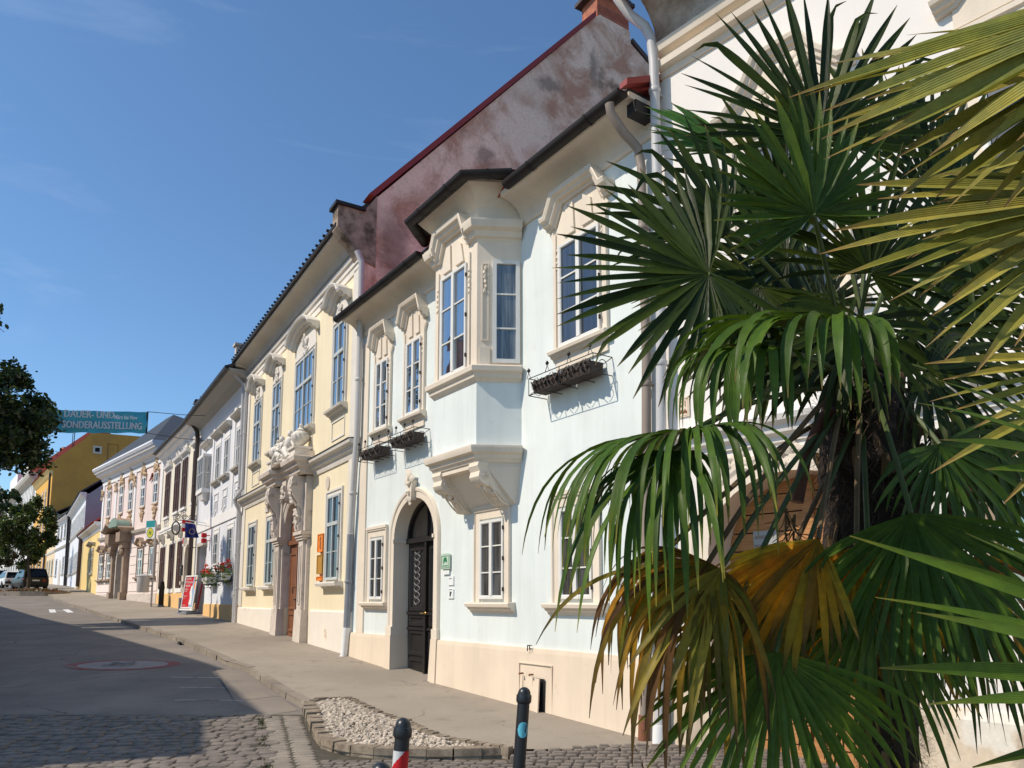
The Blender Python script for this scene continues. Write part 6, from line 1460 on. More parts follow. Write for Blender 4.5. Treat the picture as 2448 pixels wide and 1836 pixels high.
for i in range(nx):
    for j in range(nz_): b.face([g[i][j], g[i+1][j], g[i+1][j+1], g[i][j+1]])
m, nt, N_, L_, P_ = newmat('turquoise_banner_cloth'); P_.inputs['Base Color'].default_value = (.05, .40, .52, 1); P_.inputs['Roughness'].default_value = .45; P_.inputs['Specular IOR Level'].default_value = .5
tcn = nt.nodes.new('ShaderNodeTexCoord'); mpn = nt.nodes.new('ShaderNodeMapping'); nt.links.new(tcn.outputs['Object'], mpn.inputs[0]); mpn.inputs['Rotation'].default_value = (0, -.9, .6); mpn.inputs['Scale'].default_value = (1.2, 1.2, 9)
wn = noise(nt, 1.6, 3, .5, mpn.outputs[0]); L_.new(bump(nt, wn.outputs[0], .9, .06).outputs[0], P_.inputs['Normal'])
o = b.build('cloth', m, t, 1.2); o.data.transform(TI)
def btext(s, sz, s_at, z, mm, sx=1.0, ext=.003):
    q = bp(s_at, z, -.09); return text(s, sz, mm, t, TI @ frame_M(q, (-dv.x, -dv.y, .105), (0, 0, 1)), sx=sx, ext=ext, bold=.005)
M['banner_white'] = plain('banner_white', (.80, .84, .86), .5)
for i in range(2):
    btext('DAUER- UND', .41, 5.62 - i * .012, 8.78, M['banner_white'], .72)
    btext('SONDERAUSSTELLUNG', .41, 5.65 - i * .012, 8.34, M['banner_white'], .665)
btext('März bis Nov', .24, 3.85, 8.94, M['banner_white'], .66); btext('haus', .36, 6.55, 8.62, M['banner_white'], .9)
b = MB(); b.tube([bp(0, 9.62), bp(1.3, 9.5), bp(s0, 9.44)], .014, 5); b.tube([bp(0, 8.48), bp(1.3, 8.47), bp(s0, 8.53)], .012, 5); b.tube([bp(s1, 8.76), bp(14, 8.5)], .014, 5); b.tube([bp(s1, 7.86), bp(14, 7.6)], .012, 5)
o = b.build('wires', M['iron'], t); o.data.transform(TI)
b = MB(); b.tube([bp(s0, 8.5), bp(s0, 9.45)], .03, 6); o = b.build('end_rod', M['iron'], t); o.data.transform(TI)

# ================================================================== trees
M['bark'] = mat('tree_bark', (.09, .07, .05), .9, .3, 8, .8, 12)
def tree(name, label, base, ztrunk, centre, rad, n, leaf, cols, seed, clumps=46, group='street trees'):
    R.seed(seed); bx, by = base; zb = GH(by) - .05
    t = thing(name, label, 'tree', (bx, by, zb), 0, group)
    C = Vector((centre[0] - bx, centre[1] - by, centre[2] - zb))
    b = MB(); tr = .05 + .022 * rad[2]; top = ztrunk - zb
    b.tube([(0, 0, -.1), (.02, 0, top * .5), (C.x * .3, C.y * .3, top), (C.x * .7, C.y * .7, C.z)], [tr * 1.3, tr, tr * .85, tr * .35], 8)
    for i in range(9):
        a = R.uniform(0, 6.28); e = R.uniform(.2, .9); q = Vector((C.x + math.cos(a) * rad[0] * .7, C.y + math.sin(a) * rad[1] * .7, C.z + rad[2] * (e - .55)))
        s = Vector((C.x * .4, C.y * .4, top + (C.z - top) * R.uniform(-.1, .6))); b.tube([s, s.lerp(q, .5) + Vector((0, 0, .12)), q], [tr * .4, tr * .25, tr * .08], 5)
    b.build('trunk', M['bark'], t, .9)
    cl = []
    while len(cl) < clumps:
        v = Vector((R.uniform(-1, 1), R.uniform(-1, 1), R.uniform(-1, 1)))
        if .30 < v.length < 1: cl.append((Vector((C.x + v.x * rad[0], C.y + v.y * rad[1], C.z + v.z * rad[2] * (1 - .15 * abs(v.x)))), R.uniform(.12, .24)))
    def fn():
        c, k = R.choice(cl); v = Vector((R.gauss(0, 1), R.gauss(0, 1), R.gauss(0, .8))); v = v.normalized() * abs(R.gauss(.75, .3))
        return c + Vector((v.x * rad[0] * k, v.y * rad[1] * k, v.z * rad[2] * k))
    b = MB(); leaves(b, n, fn, leaf, cols, .8); b.build('crown', M['leaf'], t, fix=False); return t
DG = [(.028, .05, .014), (.04, .068, .018), (.02, .034, .012), (.06, .09, .022)]
tree('maple_tree', 'big near-black maple overhanging the left edge of the view', (-18.9, 25.5), 4.8, (-18.55, 25.3, 7.75), (2.4, 2.2, 2.3), 24000, .085, DG, 1, 90)
tree('maple_tree', 'tall dark tree of which only leaf tips show above the big maple', (-20.6, 25.0), 8.5, (-19.9, 25.0, 11.9), (1.9, 1.75, 1.9), 3000, .09, DG, 2, 30)
tree('street_tree', 'round green street tree behind the small planting island', (-36.8, 57.6), 4.3, (-37.2, 57.6, 6.9), (2.05, 2.05, 2.75), 15000, .11, [(.05, .085, .018), (.075, .11, .025), (.035, .06, .015), (.10, .13, .035)], 3, 46)
tree('street_tree', 'reddish-brown street tree left of the round green one', (-44.6, 65.5), 4.2, (-44.6, 65.5, 6.6), (2.0, 2.0, 2.4), 6000, .12, [(.06, .05, .022), (.07, .045, .025), (.04, .05, .02), (.09, .06, .03)], 4, 36)
tree('street_tree', 'dark tree peeping from behind the big maple at the far left', (-52.0, 75.0), 7.0, (-51.2, 75, 11.0), (1.7, 1.7, 2.2), 2200, .18, DG, 5, 28)
# planting island
R.seed(71); c = Vector((-36.4, 56.0)); t = thing('planting_island', 'kerbed planting island with low reddish shrubs under the green tree', 'planting island', (c.x, c.y, GH(c.y) - RD))
b = MB(); E_ = [(-3.4, -.2), (-2.6, -1.1), (-.8, -1.9), (1.6, -2.4), (3.2, -2.1), (4.0, -1.0), (3.6, .4), (1.8, 1.4), (-1.5, 1.2), (-3.0, .8)]
b.prism(E_, plan, -.2, .2); b.build('kerbed_base', M['granite'], t)
b = MB(); b.prism([(x * .88, y * .85) for x, y in E_], plan, .15, .215); b.build('soil', M['joint'], t)
b = MB(); leaves(b, 2600, lambda: (R.gauss(1.6, .75), R.gauss(-1.0, .5), .16 + abs(R.gauss(0, .09))), .09, [(.16, .05, .03), (.22, .07, .04), (.10, .07, .03), (.08, .08, .03), (.14, .10, .05)]); b.build('shrubs', M['leaf'], t, fix=False)
# ================================================================== parked cars
def carpaint(name, rgb):
    m, nt, N, L, P = newmat(name); P.inputs['Base Color'].default_value = (*rgb, 1); P.inputs['Roughness'].default_value = .4; P.inputs['Specular IOR Level'].default_value = .3; P.inputs['Coat Weight'].default_value = .15; P.inputs['Coat Roughness'].default_value = .1; return m
M['car_glass'] = plain('tinted_car_glass', (.008, .009, .011), .08, .4); M['tail_red'] = plain('tail_light_red', (.40, .015, .012), .25, .6); M['tyre'] = plain('tyre', (.02, .02, .02), .8); M['rim'] = plain('alloy', (.35, .35, .36), .35, .5, .6)
def car(label, pos, hd, paint, h=1.7, w=1.86, L_=4.5, est=True):
    t = thing('parked_car', label, 'car', (pos[0], pos[1], GH(pos[1]) + .02), hd, 'cars parked along the street')
    # local: y forward (away), rear at y=0
    def loft(secs):
        b = MB(); k = len(secs[0])
        for s in secs: b.v += s
        for i in range(len(secs) - 1):
            for j in range(k): q = (j + 1) % k; b.f.append((i*k + j, i*k + q, (i+1)*k + q, (i+1)*k + j)); b.m.append(0)
        b.f.append(tuple(reversed(range(k)))); b.f.append(tuple((len(secs) - 1) * k + j for j in range(k))); b.m += [0, 0]; return b
    hw = w / 2; zb, belt = .28, h * .58
    def sec(y, f, zt, zl): return [(-hw * f * .93, y, zl), (hw * f * .93, y, zl), (hw * f, y, zl + .2), (hw * f, y, zt - .25), (hw * f * .95, y, zt - .03), (hw * f * .86, y, zt), (-hw * f * .86, y, zt), (-hw * f * .95, y, zt - .03), (-hw * f, y, zt - .25), (-hw * f, y, zl + .2)]
    loft([sec(-.02, .93, belt - .02, zb + .1), sec(.10, .99, belt, zb + .02), (sec(.5, 1, belt + .03, zb)), sec(2.6, 1, belt, zb), sec(3.6, .99, belt - .10, zb), sec(4.25, .93, belt - .2, zb + .03), sec(L_, .8, belt - .34, zb + .12)]).build('body', paint, t, .5)
    gh = lambda y, f, z: [(-hw * f, y, z), (hw * f, y, z)]
    z0 = belt - .02; rt = h
    b = MB()
    lo = [(-.86 * hw, .12), (.86 * hw, .12), (.9 * hw, 3.3), (-.9 * hw, 3.3)]; up = [(-.68 * hw, .42), (.68 * hw, .42), (.70 * hw, 2.35), (-.70 * hw, 2.35)]
    mid = [(-.80 * hw, .25), (.80 * hw, .25), (.82 * hw, 2.9), (-.82 * hw, 2.9)]
    for (A_, za), (B_, zb2) in zip(((lo, z0), (mid, z0 + (rt - z0) * .5)), ((mid, z0 + (rt - z0) * .5), (up, rt - .05))):
        for i in range(4): j = (i + 1) % 4; b.face([(*A_[i], za), (*A_[j], za), (*B_[j], zb2), (*B_[i], zb2)])
    b.face([(*q, rt - .05) for q in up]); gl = b.build('glasshouse', M['car_glass'], t, .5)
    b = MB(); b.hexa([(-.70 * hw, .30, rt - .07), (.70 * hw, .30, rt - .07), (.71 * hw, 2.4, rt - .07), (-.71 * hw, 2.4, rt - .07), (-.62 * hw, .42, rt), (.62 * hw, .42, rt), (.62 * hw, 2.25, rt), (-.62 * hw, 2.25, rt)]); b.build('roof', paint, t, .6)
    for s in (-1, 1):
        b = MB(); b.tube([(s * .87 * hw, .10, z0), (s * .80 * hw, .25, z0 + (rt - z0) * .5), (s * .69 * hw, .40, rt - .05)], .055, 6); b.build('pillar', paint, t, .8)
        b = MB(); b.hexa([(s * .52 * hw, -.035, belt - .30), (s * .93 * hw, -.01, belt - .30), (s * .985 * hw, .16, belt - .26), (s * .52 * hw, .1, belt - .3), (s * .50 * hw, -.02, belt - .12), (s * .92 * hw, .0, belt - .09), (s * .985 * hw, .2, belt - .09), (s * .5 * hw, .1, belt - .12)]); b.build('tail_light', M['tail_red'], t)
        b = MB(); b.blob((s * (hw + .1), 2.75, belt + .08), (.12, .06, .09), 1, .1, 10, 6); b.build('mirror', paint, t, 1)
        for y in (.85, 3.6):
            b = MB(); b.lathe([(.2, -.11), (.31, -.11), (.335, -.07), (.335, .07), (.31, .11), (.2, .11)], (s * (hw - .1), y, .335), 20, 0, (1, 0, 0)); wh = b.build('wheel', M['tyre'], t, .6)
            b = MB(); b.lathe([(.05, .0), (.21, .02), (.21, .04), (.05, .03)], (s * (hw - .03) , y, .335), 14, 0, (s, 0, 0)); b.build('rim', M['rim'], wh, .6)
    b = MB(); b.box(-.26, .26, -.045, -.02, .72, .83); b.build('number_plate', M['white_paint'], t)
    b = MB(); b.box(-hw * .9, hw * .9, -.06, .1, zb + .08, zb + .30); b.build('bumper', M['tyre'], t)
    b = MB(); b.lathe([(.04, 0), (.05, .012)], (0, -.03, belt - .2), 12, 0, (0, -1, 0)); b.build('badge', M['rim'], t)
    return t
hd = math.radians(44)
car('black estate car parked with its tail to the camera behind the island', (-38.0, 60.4), hd, carpaint('black_car_paint', (.01, .01, .012)), 1.76, 1.9, 4.6)
car('white car mostly hidden between the two dark parked cars', (-44.6, 68.0), hd, carpaint('white_car_paint', (.75, .75, .74)), 1.5, 1.8, 4.3)
car('dark blue car at the left edge of the view', (-49.4, 72.9), hd, carpaint('dark_blue_car_paint', (.02, .025, .04)), 1.62, 1.85, 4.5)
# ================================================================== palms
def fanmat(name, tr, rough, spec=.5):
    m, nt, N, L, P = newmat(name)
    a = nt.nodes.new('ShaderNodeAttribute'); a.attribute_name = 'Col'
    n = noise(nt, 30, 3, .6); c = mixc(nt, .8, a.outputs[0], ramp(nt, n.outputs[0], [(.3, G3(.78)), (.7, G3(1.15))]).outputs[0], 'MULTIPLY')
    rb = N.new('ShaderNodeMath'); rb.operation = 'MULTIPLY'; L.new(a.outputs['Alpha'], rb.inputs[0]); rb.inputs[1].default_value = 55
    rs = N.new('ShaderNodeMath'); rs.operation = 'SINE'; L.new(rb.outputs[0], rs.inputs[0]); L.new(bump(nt, rs.outputs[0], .35, .0015).outputs[0], P.inputs['Normal'])
    n8 = noise(nt, 6, 4, .65); c = mixc(nt, 1, c, ramp(nt, n8.outputs[0], [(.35, (.82, .85, .9, 1)), (.68, (1.25, 1.12, .8, 1))]).outputs[0], 'MULTIPLY')
    L.new(c, P.inputs['Base Color']); P.inputs['Roughness'].default_value = rough; P.inputs['Specular IOR Level'].default_value = spec
    t = N.new('ShaderNodeBsdfTranslucent'); L.new(mixc(nt, 1, c, (1.5, 1.5, .8, 1), 'MULTIPLY'), t.inputs[0]); mx = N.new('ShaderNodeMixShader'); mx.inputs[0].default_value = tr
    L.new(P.outputs[0], mx.inputs[1]); L.new(t.outputs[0], mx.inputs[2]); L.new(mx.outputs[0], N['Material Output'].inputs[0]); return m
M['frond'] = fanmat('palm_leaf', .16, .38, .22); M['dry_frond'] = fanmat('dry_palm_leaf', .5, .6, .3)
PAL = {'dark': [(.026, .046, .005), (.036, .058, .006), (.018, .034, .004)], 'mid': [(.055, .10, .010), (.065, .115, .012), (.045, .085, .010)], 'fresh': [(.06, .15, .03), (.075, .17, .035), (.05, .125, .03)],  # 'dark': deep green lowered further, so the colour itself holds the crown's shade
       'glossy': [(.05, .105, .012), (.06, .12, .015), (.04, .085, .010)], 'olive': [(.27, .27, .07), (.33, .31, .085), (.20, .215, .05)], 'yellow': [(.55, .33, .025), (.60, .29, .015), (.40, .30, .03), (.25, .15, .025)],
       'brown': [(.16, .17, .02), (.22, .20, .02), (.45, .28, .03), (.26, .15, .03), (.16, .08, .025), (.30, .20, .025), (.34, .24, .03), (.12, .06, .025), (.42, .21, .02), (.20, .17, .03)], 'yolive': [(.22, .19, .03), (.28, .22, .03), (.16, .16, .03)], 'green2': [(.075, .135, .014), (.09, .155, .018), (.06, .11, .012)]}
def fan(palm, hub, aim, normal, Lb, span, n, droop, pal, width=.032, seed=0, root=None, fold=.35, start=.30, stiff=.35, tipc=(.16, .12, .04), tipf=.94, vary=.12, asym=0, name='frond', hook=0.0, label=None, pr=.011, jit=.32, dv=.3):
    """fan leaf: n folded blades spread round a hub, joined near it, bending under their weight"""
    R.seed(seed * 17 + 3); aim = Vector(aim).normalized(); nrm = Vector(normal); nrm = (nrm - aim * nrm.dot(aim)).normalized(); side = nrm.cross(aim)
    hub = Vector(hub); org = Vector(palm.location); b = MB(); b.c = []; ST = 13
    for i in range(n):
        f = max(-.52, min(.52, (i + R.uniform(-jit, jit)) / (n - 1) - .5)); th = math.radians(span) * f
        d = aim * math.cos(th) + side * math.sin(th) + nrm * (.10 * math.cos(th * 1.0) * (1 if i % 2 else .6)); d.normalize()
        L_ = Lb * (1 - .28 * abs(f * 2) ** 2 + asym * f) * R.uniform(1 - vary, 1 + vary * .4); wmax = width * R.uniform(.85, 1.15) * (1 - .25 * abs(f * 2) ** 2)
        base = R.choice(PAL[pal]); k = R.uniform(.85, 1.15); hk = R.random() < hook; hp = R.uniform(.5, .8); tw = R.uniform(-.7, .7); dk = droop * R.uniform(1 - dv, 1 + dv * 1.3); st0 = start * R.uniform(.7, 1.4)
        p = hub.copy(); dirv = d.copy(); across_ = (nrm.cross(d)).normalized(); spine = []; n0 = len(b.v)
        for s in range(ST + 1):
            t = s / ST
            if t < .32: w = wmax * (t / .32) * .98 + .0025
            elif t < .68: w = wmax
            else: w = wmax * max(0.0, 1 - ((t - .68) / .32) ** 1.5)
            w = max(w, .0012)
            up = dirv.cross(across_).normalized()
            if up.dot(nrm) < 0: up = -up
            ac = across_ * math.cos(tw * t) + up * math.sin(tw * t)
            fd = w * fold
            b.v += [tuple(p - ac * w - up * fd * -1 - org), tuple(p - org), tuple(p + ac * w + up * fd - org)]
            tip = max(0, (t - tipf) / (1 - tipf)) if tipf < 1 else 0; c = [base[q] * k * (1 - tip) + tipc[q] * tip for q in range(3)]
            b.c += [(*c, 0.0), (c[0] * 1.12, c[1] * 1.1, c[2], .5), (*c, 1.0)]
            p = p + dirv * (L_ / ST)
            if t > st0:
                dirv = (dirv + Vector((0, 0, -1)) * dk * (t - st0) ** stiff / ST).normalized()
            if hk and t > hp: dirv = (dirv + Vector((0, 0, -1)) * 9 / ST).normalized()
            across_ = (across_ - dirv * across_.dot(dirv)).normalized()
        for s in range(ST):
            a = n0 + s * 3; b.f += [(a, a + 1, a + 4, a + 3), (a + 1, a + 2, a + 5, a + 4)]; b.m += [0, 0]
    o = b.build(name, M['dry_frond'] if pal in ('yellow', 'brown') else M['frond'], palm, .8, fix=False)
    if label: o['label'] = label
    if root is not None:
        q = MB(); r0 = Vector(root); mid = r0.lerp(hub, .5) + Vector((0, 0, .10 * (hub - r0).length)); pts = []
        for s in range(9):
            t = s / 8; pts.append(tuple(r0 * (1 - t) ** 2 + mid * 2 * t * (1 - t) + hub * t * t - org))
        q.tube(pts, [pr * 1.5, pr * 1.3, pr * 1.15, pr, pr, pr, pr, pr, pr * .9], 6); q.build('petiole', M['petiole_dry'] if pal in ('yellow', 'brown') else M['petiole'], o, .8)
    return o
M['petiole'] = mat('palm_stalk', (.07, .10, .03), .5, .2, 8, .1, 60); M['petiole_dry'] = mat('dry_palm_stalk', (.15, .10, .05), .7, .3, 8, .2, 40)
M['fibre'] = mat('palm_trunk_fibre', (.035, .026, .02), .95, .5, 14, .9, 60, stain=(.10, .075, .055), ss=9, sat=(.55, .7))
M['fibre_hair'] = mat('palm_fibre_hair', (.10, .075, .055), .9, .4, 10, 0)
def img(a, dy=0.0): return Vector((math.cos(math.radians(a)), dy, math.sin(math.radians(a))))   # direction by its angle in the view
def TR(t):
    K = [(0, .85), (.45, .85), (.58, 1.4), (.72, 1.75), (.86, 1.55), (.95, 1.0), (1.0, .35)]
    for (a, b_), (c, d) in zip(K, K[1:]):
        if t <= c: return b_ + (d - b_) * (t - a) / (c - a)
    return .3
def fan_trunk(palm, base, top, r, seed):
    R.seed(seed); org = Vector(palm.location); b = MB(); n = 22; m_ = 40; base, top = Vector(base), Vector(top)
    for i in range(m_ + 1):
        t = i / m_; p = base.lerp(top, t) - org; rr = r * TR(t) * (1.0 + .06 * math.sin(t * 31))
        for j in range(n):
            a = 2*PI*j/n; k = rr * (1 + .22 * mnoise.noise(Vector((math.cos(a) * 2.2, math.sin(a) * 2.2, t * 16))))
            b.v.append((p.x + k * math.cos(a), p.y + k * math.sin(a), p.z))
    for i in range(m_):
        for j in range(n): h = (j + 1) % n; b.f.append((i*n + j, i*n + h, (i+1)*n + h, (i+1)*n + j)); b.m.append(0)
    b.f.append(tuple(m_ * n + j for j in range(n))); b.m.append(0)
    tk = b.build('trunk', M['fibre'], palm, 1.2)
    b = MB()
    for i in range(5200):
        t = R.random() ** .7; a = R.uniform(0, 2*PI); p = base.lerp(top, t) - org; rr = r * TR(t); u = Vector((math.cos(a), math.sin(a), 0)); v = Vector((-u.y, u.x, 0))
        q = p + u * rr * R.uniform(.9, 1.12); L_ = R.uniform(.04, .14); e = q + u * R.uniform(.0, .10) + v * R.uniform(-.1, .1) + Vector((0, 0, R.uniform(-.12, .08))); w = v * R.uniform(.0008, .0025)
        mid = q.lerp(e, .5) + u * R.uniform(0, .03); b.face([q - w, q + w, mid + w * .8, mid - w * .8]); b.face([mid - w * .8, mid + w * .8, e])
    b.build('fibre_hair', M['fibre_hair'], tk, fix=False)
    for i in range(34):   # cut leaf bases
        b = MB()
        t = R.uniform(.05, 1); a = R.uniform(0, 2*PI); p = base.lerp(top, t) - org; rr = r * TR(t); u = Vector((math.cos(a), math.sin(a), 0))
        q = p + u * rr * .95; b.tube([q - Vector((0, 0, .06)), q + u * .025, q + u * R.uniform(.02, .05) + Vector((0, 0, R.uniform(.02, .06)))], [.02, .018, .012], 5)
        b.build('leaf_base_stub', M['petiole_dry'], tk, .8)
    return tk
# ---- palm A: the big one in front of the gate
bx = at(2112, 1500, 3.4); PA = thing('fan_palm', 'tall fan palm with fibrous dark trunk and drooping yellowed lower leaves', 'palm', (bx.x + .04, 3.4, GH(3.4) - .06), 0, 'fan palms in the foreground')
cr = at(2048, 800, 3.4); fan_trunk(PA, (bx.x + .04, 3.4, GH(3.4) - .06), cr, .125, 1)
def root(dx=0, dz=0, dy=0): return cr + Vector((dx, dy, dz - .22))
def A_(u, v, Y, aim, ady, nrm, rpx, span, n, droop, pal, **k):
    if pal in ('dark', 'mid', 'glossy', 'green2', 'fresh'): n = int(n * 1.28); k['width'] = k.get('width', .02) * .84
    return fan(PA, at(u, v, Y), img(aim, ady), nrm, rpx * Y / FPX, span, n, droop, pal, root=root(R.uniform(-.06, .06), R.uniform(-.1, .12), R.uniform(-.05, .05)), **k)
def D_(x, y, Y, aim, ady, nrm, rad, *r, **k): return A_(x * 1.1067, y * 1.1067, Y, aim, ady, nrm, rad * 1.1067, *r, **k)
GT = dict(tipc=(.26, .22, .03), tipf=.9)
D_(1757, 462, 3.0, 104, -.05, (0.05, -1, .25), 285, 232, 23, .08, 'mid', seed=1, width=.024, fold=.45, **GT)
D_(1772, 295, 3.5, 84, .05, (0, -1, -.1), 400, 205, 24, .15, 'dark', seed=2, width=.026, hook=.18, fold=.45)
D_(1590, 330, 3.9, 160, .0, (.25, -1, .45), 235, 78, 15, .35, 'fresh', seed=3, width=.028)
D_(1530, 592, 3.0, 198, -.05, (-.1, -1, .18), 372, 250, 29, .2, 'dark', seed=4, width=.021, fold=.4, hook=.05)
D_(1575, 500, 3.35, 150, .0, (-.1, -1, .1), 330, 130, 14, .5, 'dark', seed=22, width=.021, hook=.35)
D_(1815, 700, 2.75, 186, -.25, (.0, -.3, 1), 470, 165, 28, 11, 'glossy', dv=.5, seed=5, width=.023, start=.26, stiff=.6, fold=.35)
D_(1670, 760, 2.7, 186, -.25, (.0, -.3, 1), 380, 150, 18, 12, 'glossy', dv=.5, seed=25, width=.022, start=.2, stiff=.6, fold=.35)
D_(1495, 930, 2.75, 196, -.3, (-.25, -.2, 1), 500, 240, 48, 10.0, 'glossy', dv=.55, vary=.25, seed=6, width=.0165, start=.17, stiff=.6, fold=.35, **GT)
D_(1450, 975, 2.65, 220, -.3, (-.2, -.3, 1), 450, 170, 32, 9.0, 'glossy', dv=.55, vary=.3, seed=36, width=.0155, start=.12, stiff=.55, fold=.35, **GT)
D_(1530, 1215, 2.85, 226, -.2, (-.2, -.7, .6), 440, 165, 46, 6.0, 'brown', dv=.6, jit=.8, seed=7, width=.012, start=.12, vary=.4, hook=.2, tipc=(.06, .04, .03), tipf=.6, label='yellowed and browning frond')
D_(1560, 1225, 2.8, 236, -.2, (-.2, -.8, .5), 400, 60, 6, 1.4, 'yolive', seed=27, width=.016, vary=.3, tipc=(.09, .06, .03), tipf=.75, label='yellow-green frond going brown at the tips')
D_(1768, 1165, 2.9, 232, -.15, (-.3, -.8, .5), 360, 95, 24, 1.0, 'yellow', seed=8, width=.017, vary=.25, tipc=(.07, .045, .03), tipf=.72, hook=.1, label='orange-yellow dying frond')
D_(1968, 1110, 2.85, 276, -.2, (-.1, -.8, .5), 410, 150, 30, 2.0, 'glossy', seed=9, width=.0155, fold=.45, start=.35, hook=.12)
D_(1675, 1410, 2.75, 266, -.2, (-.05, -.8, .5), 430, 150, 24, 1.4, 'green2', seed=10, width=.017, fold=.5, tipc=(.2, .16, .03), tipf=.85)
D_(1440, 1190, 2.95, 250, -.1, (-.2, -.7, .6), 330, 120, 26, 6.0, 'brown', dv=.6, jit=.8, seed=51, width=.011, start=.1, vary=.4, tipc=(.06, .04, .03), tipf=.6, label='small withered frond under the green arching leaf')
D_(1600, 1290, 2.9, 262, -.1, (-.1, -.8, .5), 360, 110, 26, 3.0, 'yolive', dv=.5, jit=.7, seed=52, width=.012, vary=.35, tipc=(.10, .07, .03), tipf=.7, label='olive drying frond hanging beside the brown one')
D_(1850, 1180, 2.95, 262, -.1, (-.1, -.8, .5), 370, 120, 28, 2.6, 'yellow', dv=.5, jit=.6, seed=53, width=.012, vary=.35, tipc=(.07, .045, .03), tipf=.68, label='yellow drying frond in front of the trunk')
D_(1880, 1290, 2.9, 274, -.1, (.0, -.8, .5), 380, 130, 26, 2.0, 'green2', dv=.4, jit=.5, seed=54, width=.014, vary=.25, tipc=(.2, .16, .03), tipf=.85)
D_(2060, 1230, 3.0, 282, -.05, (.1, -.8, .5), 360, 130, 26, 2.4, 'mid', dv=.4, jit=.5, seed=55, width=.014, vary=.25)
D_(2030, 960, 3.1, 290, -.05, (.1, -.85, .4), 300, 190, 24, 2.6, 'glossy', dv=.4, seed=56, width=.015)
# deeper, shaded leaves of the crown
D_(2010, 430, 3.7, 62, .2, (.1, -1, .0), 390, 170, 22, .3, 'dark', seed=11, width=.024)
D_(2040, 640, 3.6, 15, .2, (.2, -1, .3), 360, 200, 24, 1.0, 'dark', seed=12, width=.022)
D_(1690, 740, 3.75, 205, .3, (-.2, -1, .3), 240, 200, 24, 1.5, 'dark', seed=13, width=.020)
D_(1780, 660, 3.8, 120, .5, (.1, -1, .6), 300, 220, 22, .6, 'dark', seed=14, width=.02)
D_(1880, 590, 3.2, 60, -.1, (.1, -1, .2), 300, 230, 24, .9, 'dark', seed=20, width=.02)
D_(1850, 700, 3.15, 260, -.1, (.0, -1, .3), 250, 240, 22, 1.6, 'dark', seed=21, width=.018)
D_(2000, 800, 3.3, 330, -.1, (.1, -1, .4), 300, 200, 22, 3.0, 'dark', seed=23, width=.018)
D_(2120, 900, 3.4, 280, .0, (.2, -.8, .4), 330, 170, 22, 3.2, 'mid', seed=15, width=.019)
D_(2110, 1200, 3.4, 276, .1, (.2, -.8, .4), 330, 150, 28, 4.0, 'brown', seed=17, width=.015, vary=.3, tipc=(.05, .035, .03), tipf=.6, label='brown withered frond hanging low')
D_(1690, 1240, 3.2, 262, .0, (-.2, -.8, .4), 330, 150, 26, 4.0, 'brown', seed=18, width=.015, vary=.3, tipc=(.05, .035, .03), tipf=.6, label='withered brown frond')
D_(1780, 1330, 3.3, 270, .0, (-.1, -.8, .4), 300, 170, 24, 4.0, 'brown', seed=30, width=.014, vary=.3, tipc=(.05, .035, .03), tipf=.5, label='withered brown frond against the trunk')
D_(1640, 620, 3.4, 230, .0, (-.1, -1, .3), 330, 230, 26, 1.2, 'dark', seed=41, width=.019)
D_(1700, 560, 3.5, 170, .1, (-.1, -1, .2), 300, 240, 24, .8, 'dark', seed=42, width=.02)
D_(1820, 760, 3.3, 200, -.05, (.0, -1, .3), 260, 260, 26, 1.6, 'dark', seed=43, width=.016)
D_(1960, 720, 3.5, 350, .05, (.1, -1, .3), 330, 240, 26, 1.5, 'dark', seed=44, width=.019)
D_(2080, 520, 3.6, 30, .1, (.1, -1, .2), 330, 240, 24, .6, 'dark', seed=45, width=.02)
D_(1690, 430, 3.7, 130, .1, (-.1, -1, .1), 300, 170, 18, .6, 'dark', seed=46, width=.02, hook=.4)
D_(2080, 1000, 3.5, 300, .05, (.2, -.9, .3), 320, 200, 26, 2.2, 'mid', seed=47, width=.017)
D_(1900, 320, 3.9, 95, .4, (0, -1, .3), 340, 180, 20, .2, 'dark', seed=19, width=.024)
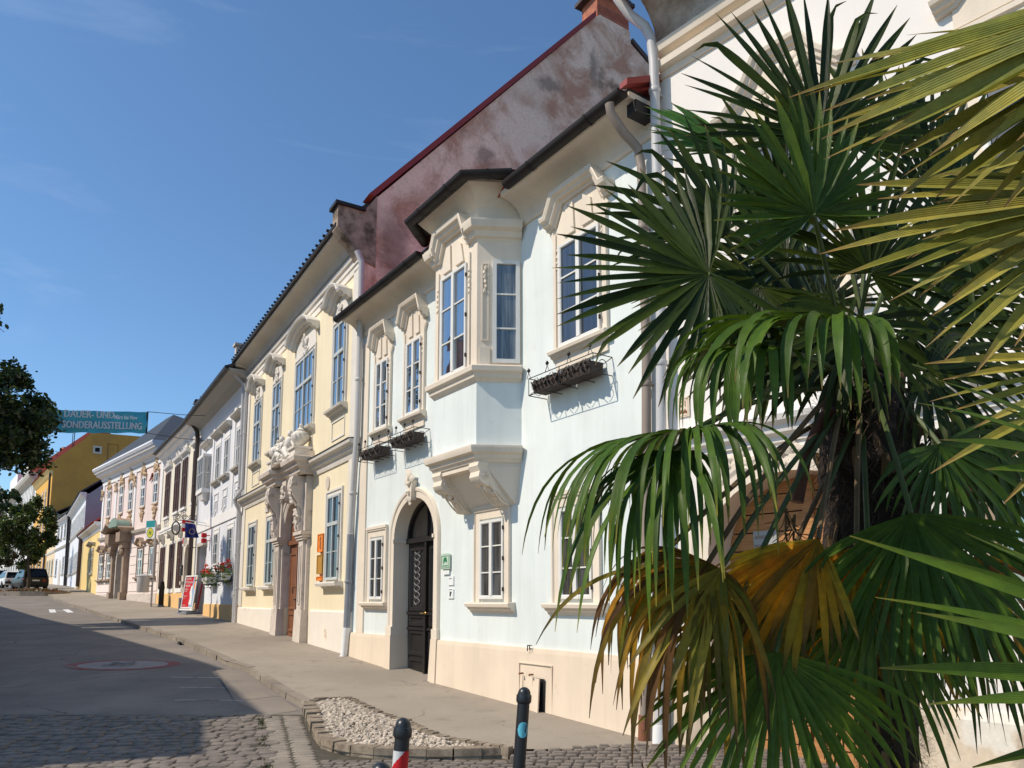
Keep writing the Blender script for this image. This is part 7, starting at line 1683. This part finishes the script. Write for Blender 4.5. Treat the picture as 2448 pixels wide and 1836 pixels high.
# flower stalks: stout brown arching sheaths with wiry twigs
b = MB(); org = Vector(PA.location); R.seed(9)
for P_, rr in (([(2060, 960, 3.3), (1965, 1000, 3.25), (1930, 1080, 3.2), (1905, 1200, 3.2)], [.03, .028, .024, .03]), ([(2130, 1000, 3.3), (2220, 1030, 3.3), (2290, 1090, 3.25), (2305, 1180, 3.2)], [.03, .028, .024, .034])):
    b.tube([at(*q) - org for q in P_], rr, 7)
st = b.build('flower_sheath', mat('brown_flower_sheath', (.13, .055, .035), .6, .3, 9, .3, 30), PA, .9)
b = MB()
for (u, v) in ((1900, 1230), (1880, 1215), (2300, 1190)):
    p = at(u, v, 3.1); b.tube([p - org, p + Vector((-.01, 0, -.1)) - org, p + Vector((.02, 0, -.26)) - org], [.006, .005, .003], 4)
    for i in range(16):
        q = p + Vector((0, 0, -R.uniform(.0, .24))); e = q + Vector((R.uniform(-.12, .12), R.uniform(-.06, .06), -R.uniform(.03, .12))); b.tube([q - org, q.lerp(e, .5) + Vector((0, 0, -.02)) - org, e - org], [.003, .0025, .0015], 4)
b.build('flower_twigs', M['petiole_dry'], st)
# ---- palm B: close at the right, only its leaves reach into the view
PB = thing('fan_palm', 'near fan palm at the right edge, only its long olive leaf blades in view', 'palm', (2.35, 1.55, GH(1.5) - .1), 0, 'fan palms in the foreground')
crB = Vector((2.3, 1.6, 2.25)); fan_trunk(PB, (2.35, 1.55, GH(1.5) - .1), crB, .12, 5)
def B_(u, v, Y, aim, ady, nrm, Lm, span, n, droop, pal, **k):
    return fan(PB, at(u, v, Y), img(aim, ady), nrm, Lm, span, n, droop, pal, root=crB + Vector((0, 0, -.05)), pr=.014, **k)
B_(2960, -90, 1.75, 213, .08, (-.30, -.80, .5), 1.20, 70, 21, .12, 'olive', seed=31, width=.027, fold=.55, tipc=(.30, .17, .08), tipf=.88, vary=.25)
B_(2800, 60, 1.95, 208, .12, (-.25, -.85, .45), .98, 100, 27, .2, 'olive', seed=32, width=.023, fold=.55, tipc=(.28, .17, .09), tipf=.88, vary=.25)
B_(2700, 460, 2.15, 205, .1, (-.2, -.85, .45), .85, 110, 26, .2, 'olive', seed=33, width=.021, fold=.5, tipc=(.28, .17, .09), tipf=.84, vary=.3)
B_(2760, 300, 2.3, 222, .1, (-.25, -.85, .45), .95, 80, 22, .2, 'olive', seed=37, width=.022, fold=.55, tipc=(.28, .17, .09), tipf=.86, vary=.3)
B_(2780, 850, 2.1, 204, .1, (-.2, -.85, .4), .70, 70, 12, .25, 'olive', seed=38, width=.015, fold=.5, tipc=(.28, .17, .09), tipf=.82, vary=.3)
B_(3140, 1690, 1.6, 173, -.05, (.05, -.85, .55), 1.02, 58, 12, .22, 'green2', seed=34, width=.017, fold=.4, tipc=(.16, .15, .03), tipf=.9, vary=.15)
B_(2820, 1180, 2.0, 163, .0, (.1, -.85, .5), .76, 40, 6, .4, 'green2', seed=35, width=.019, fold=.4, vary=.2)
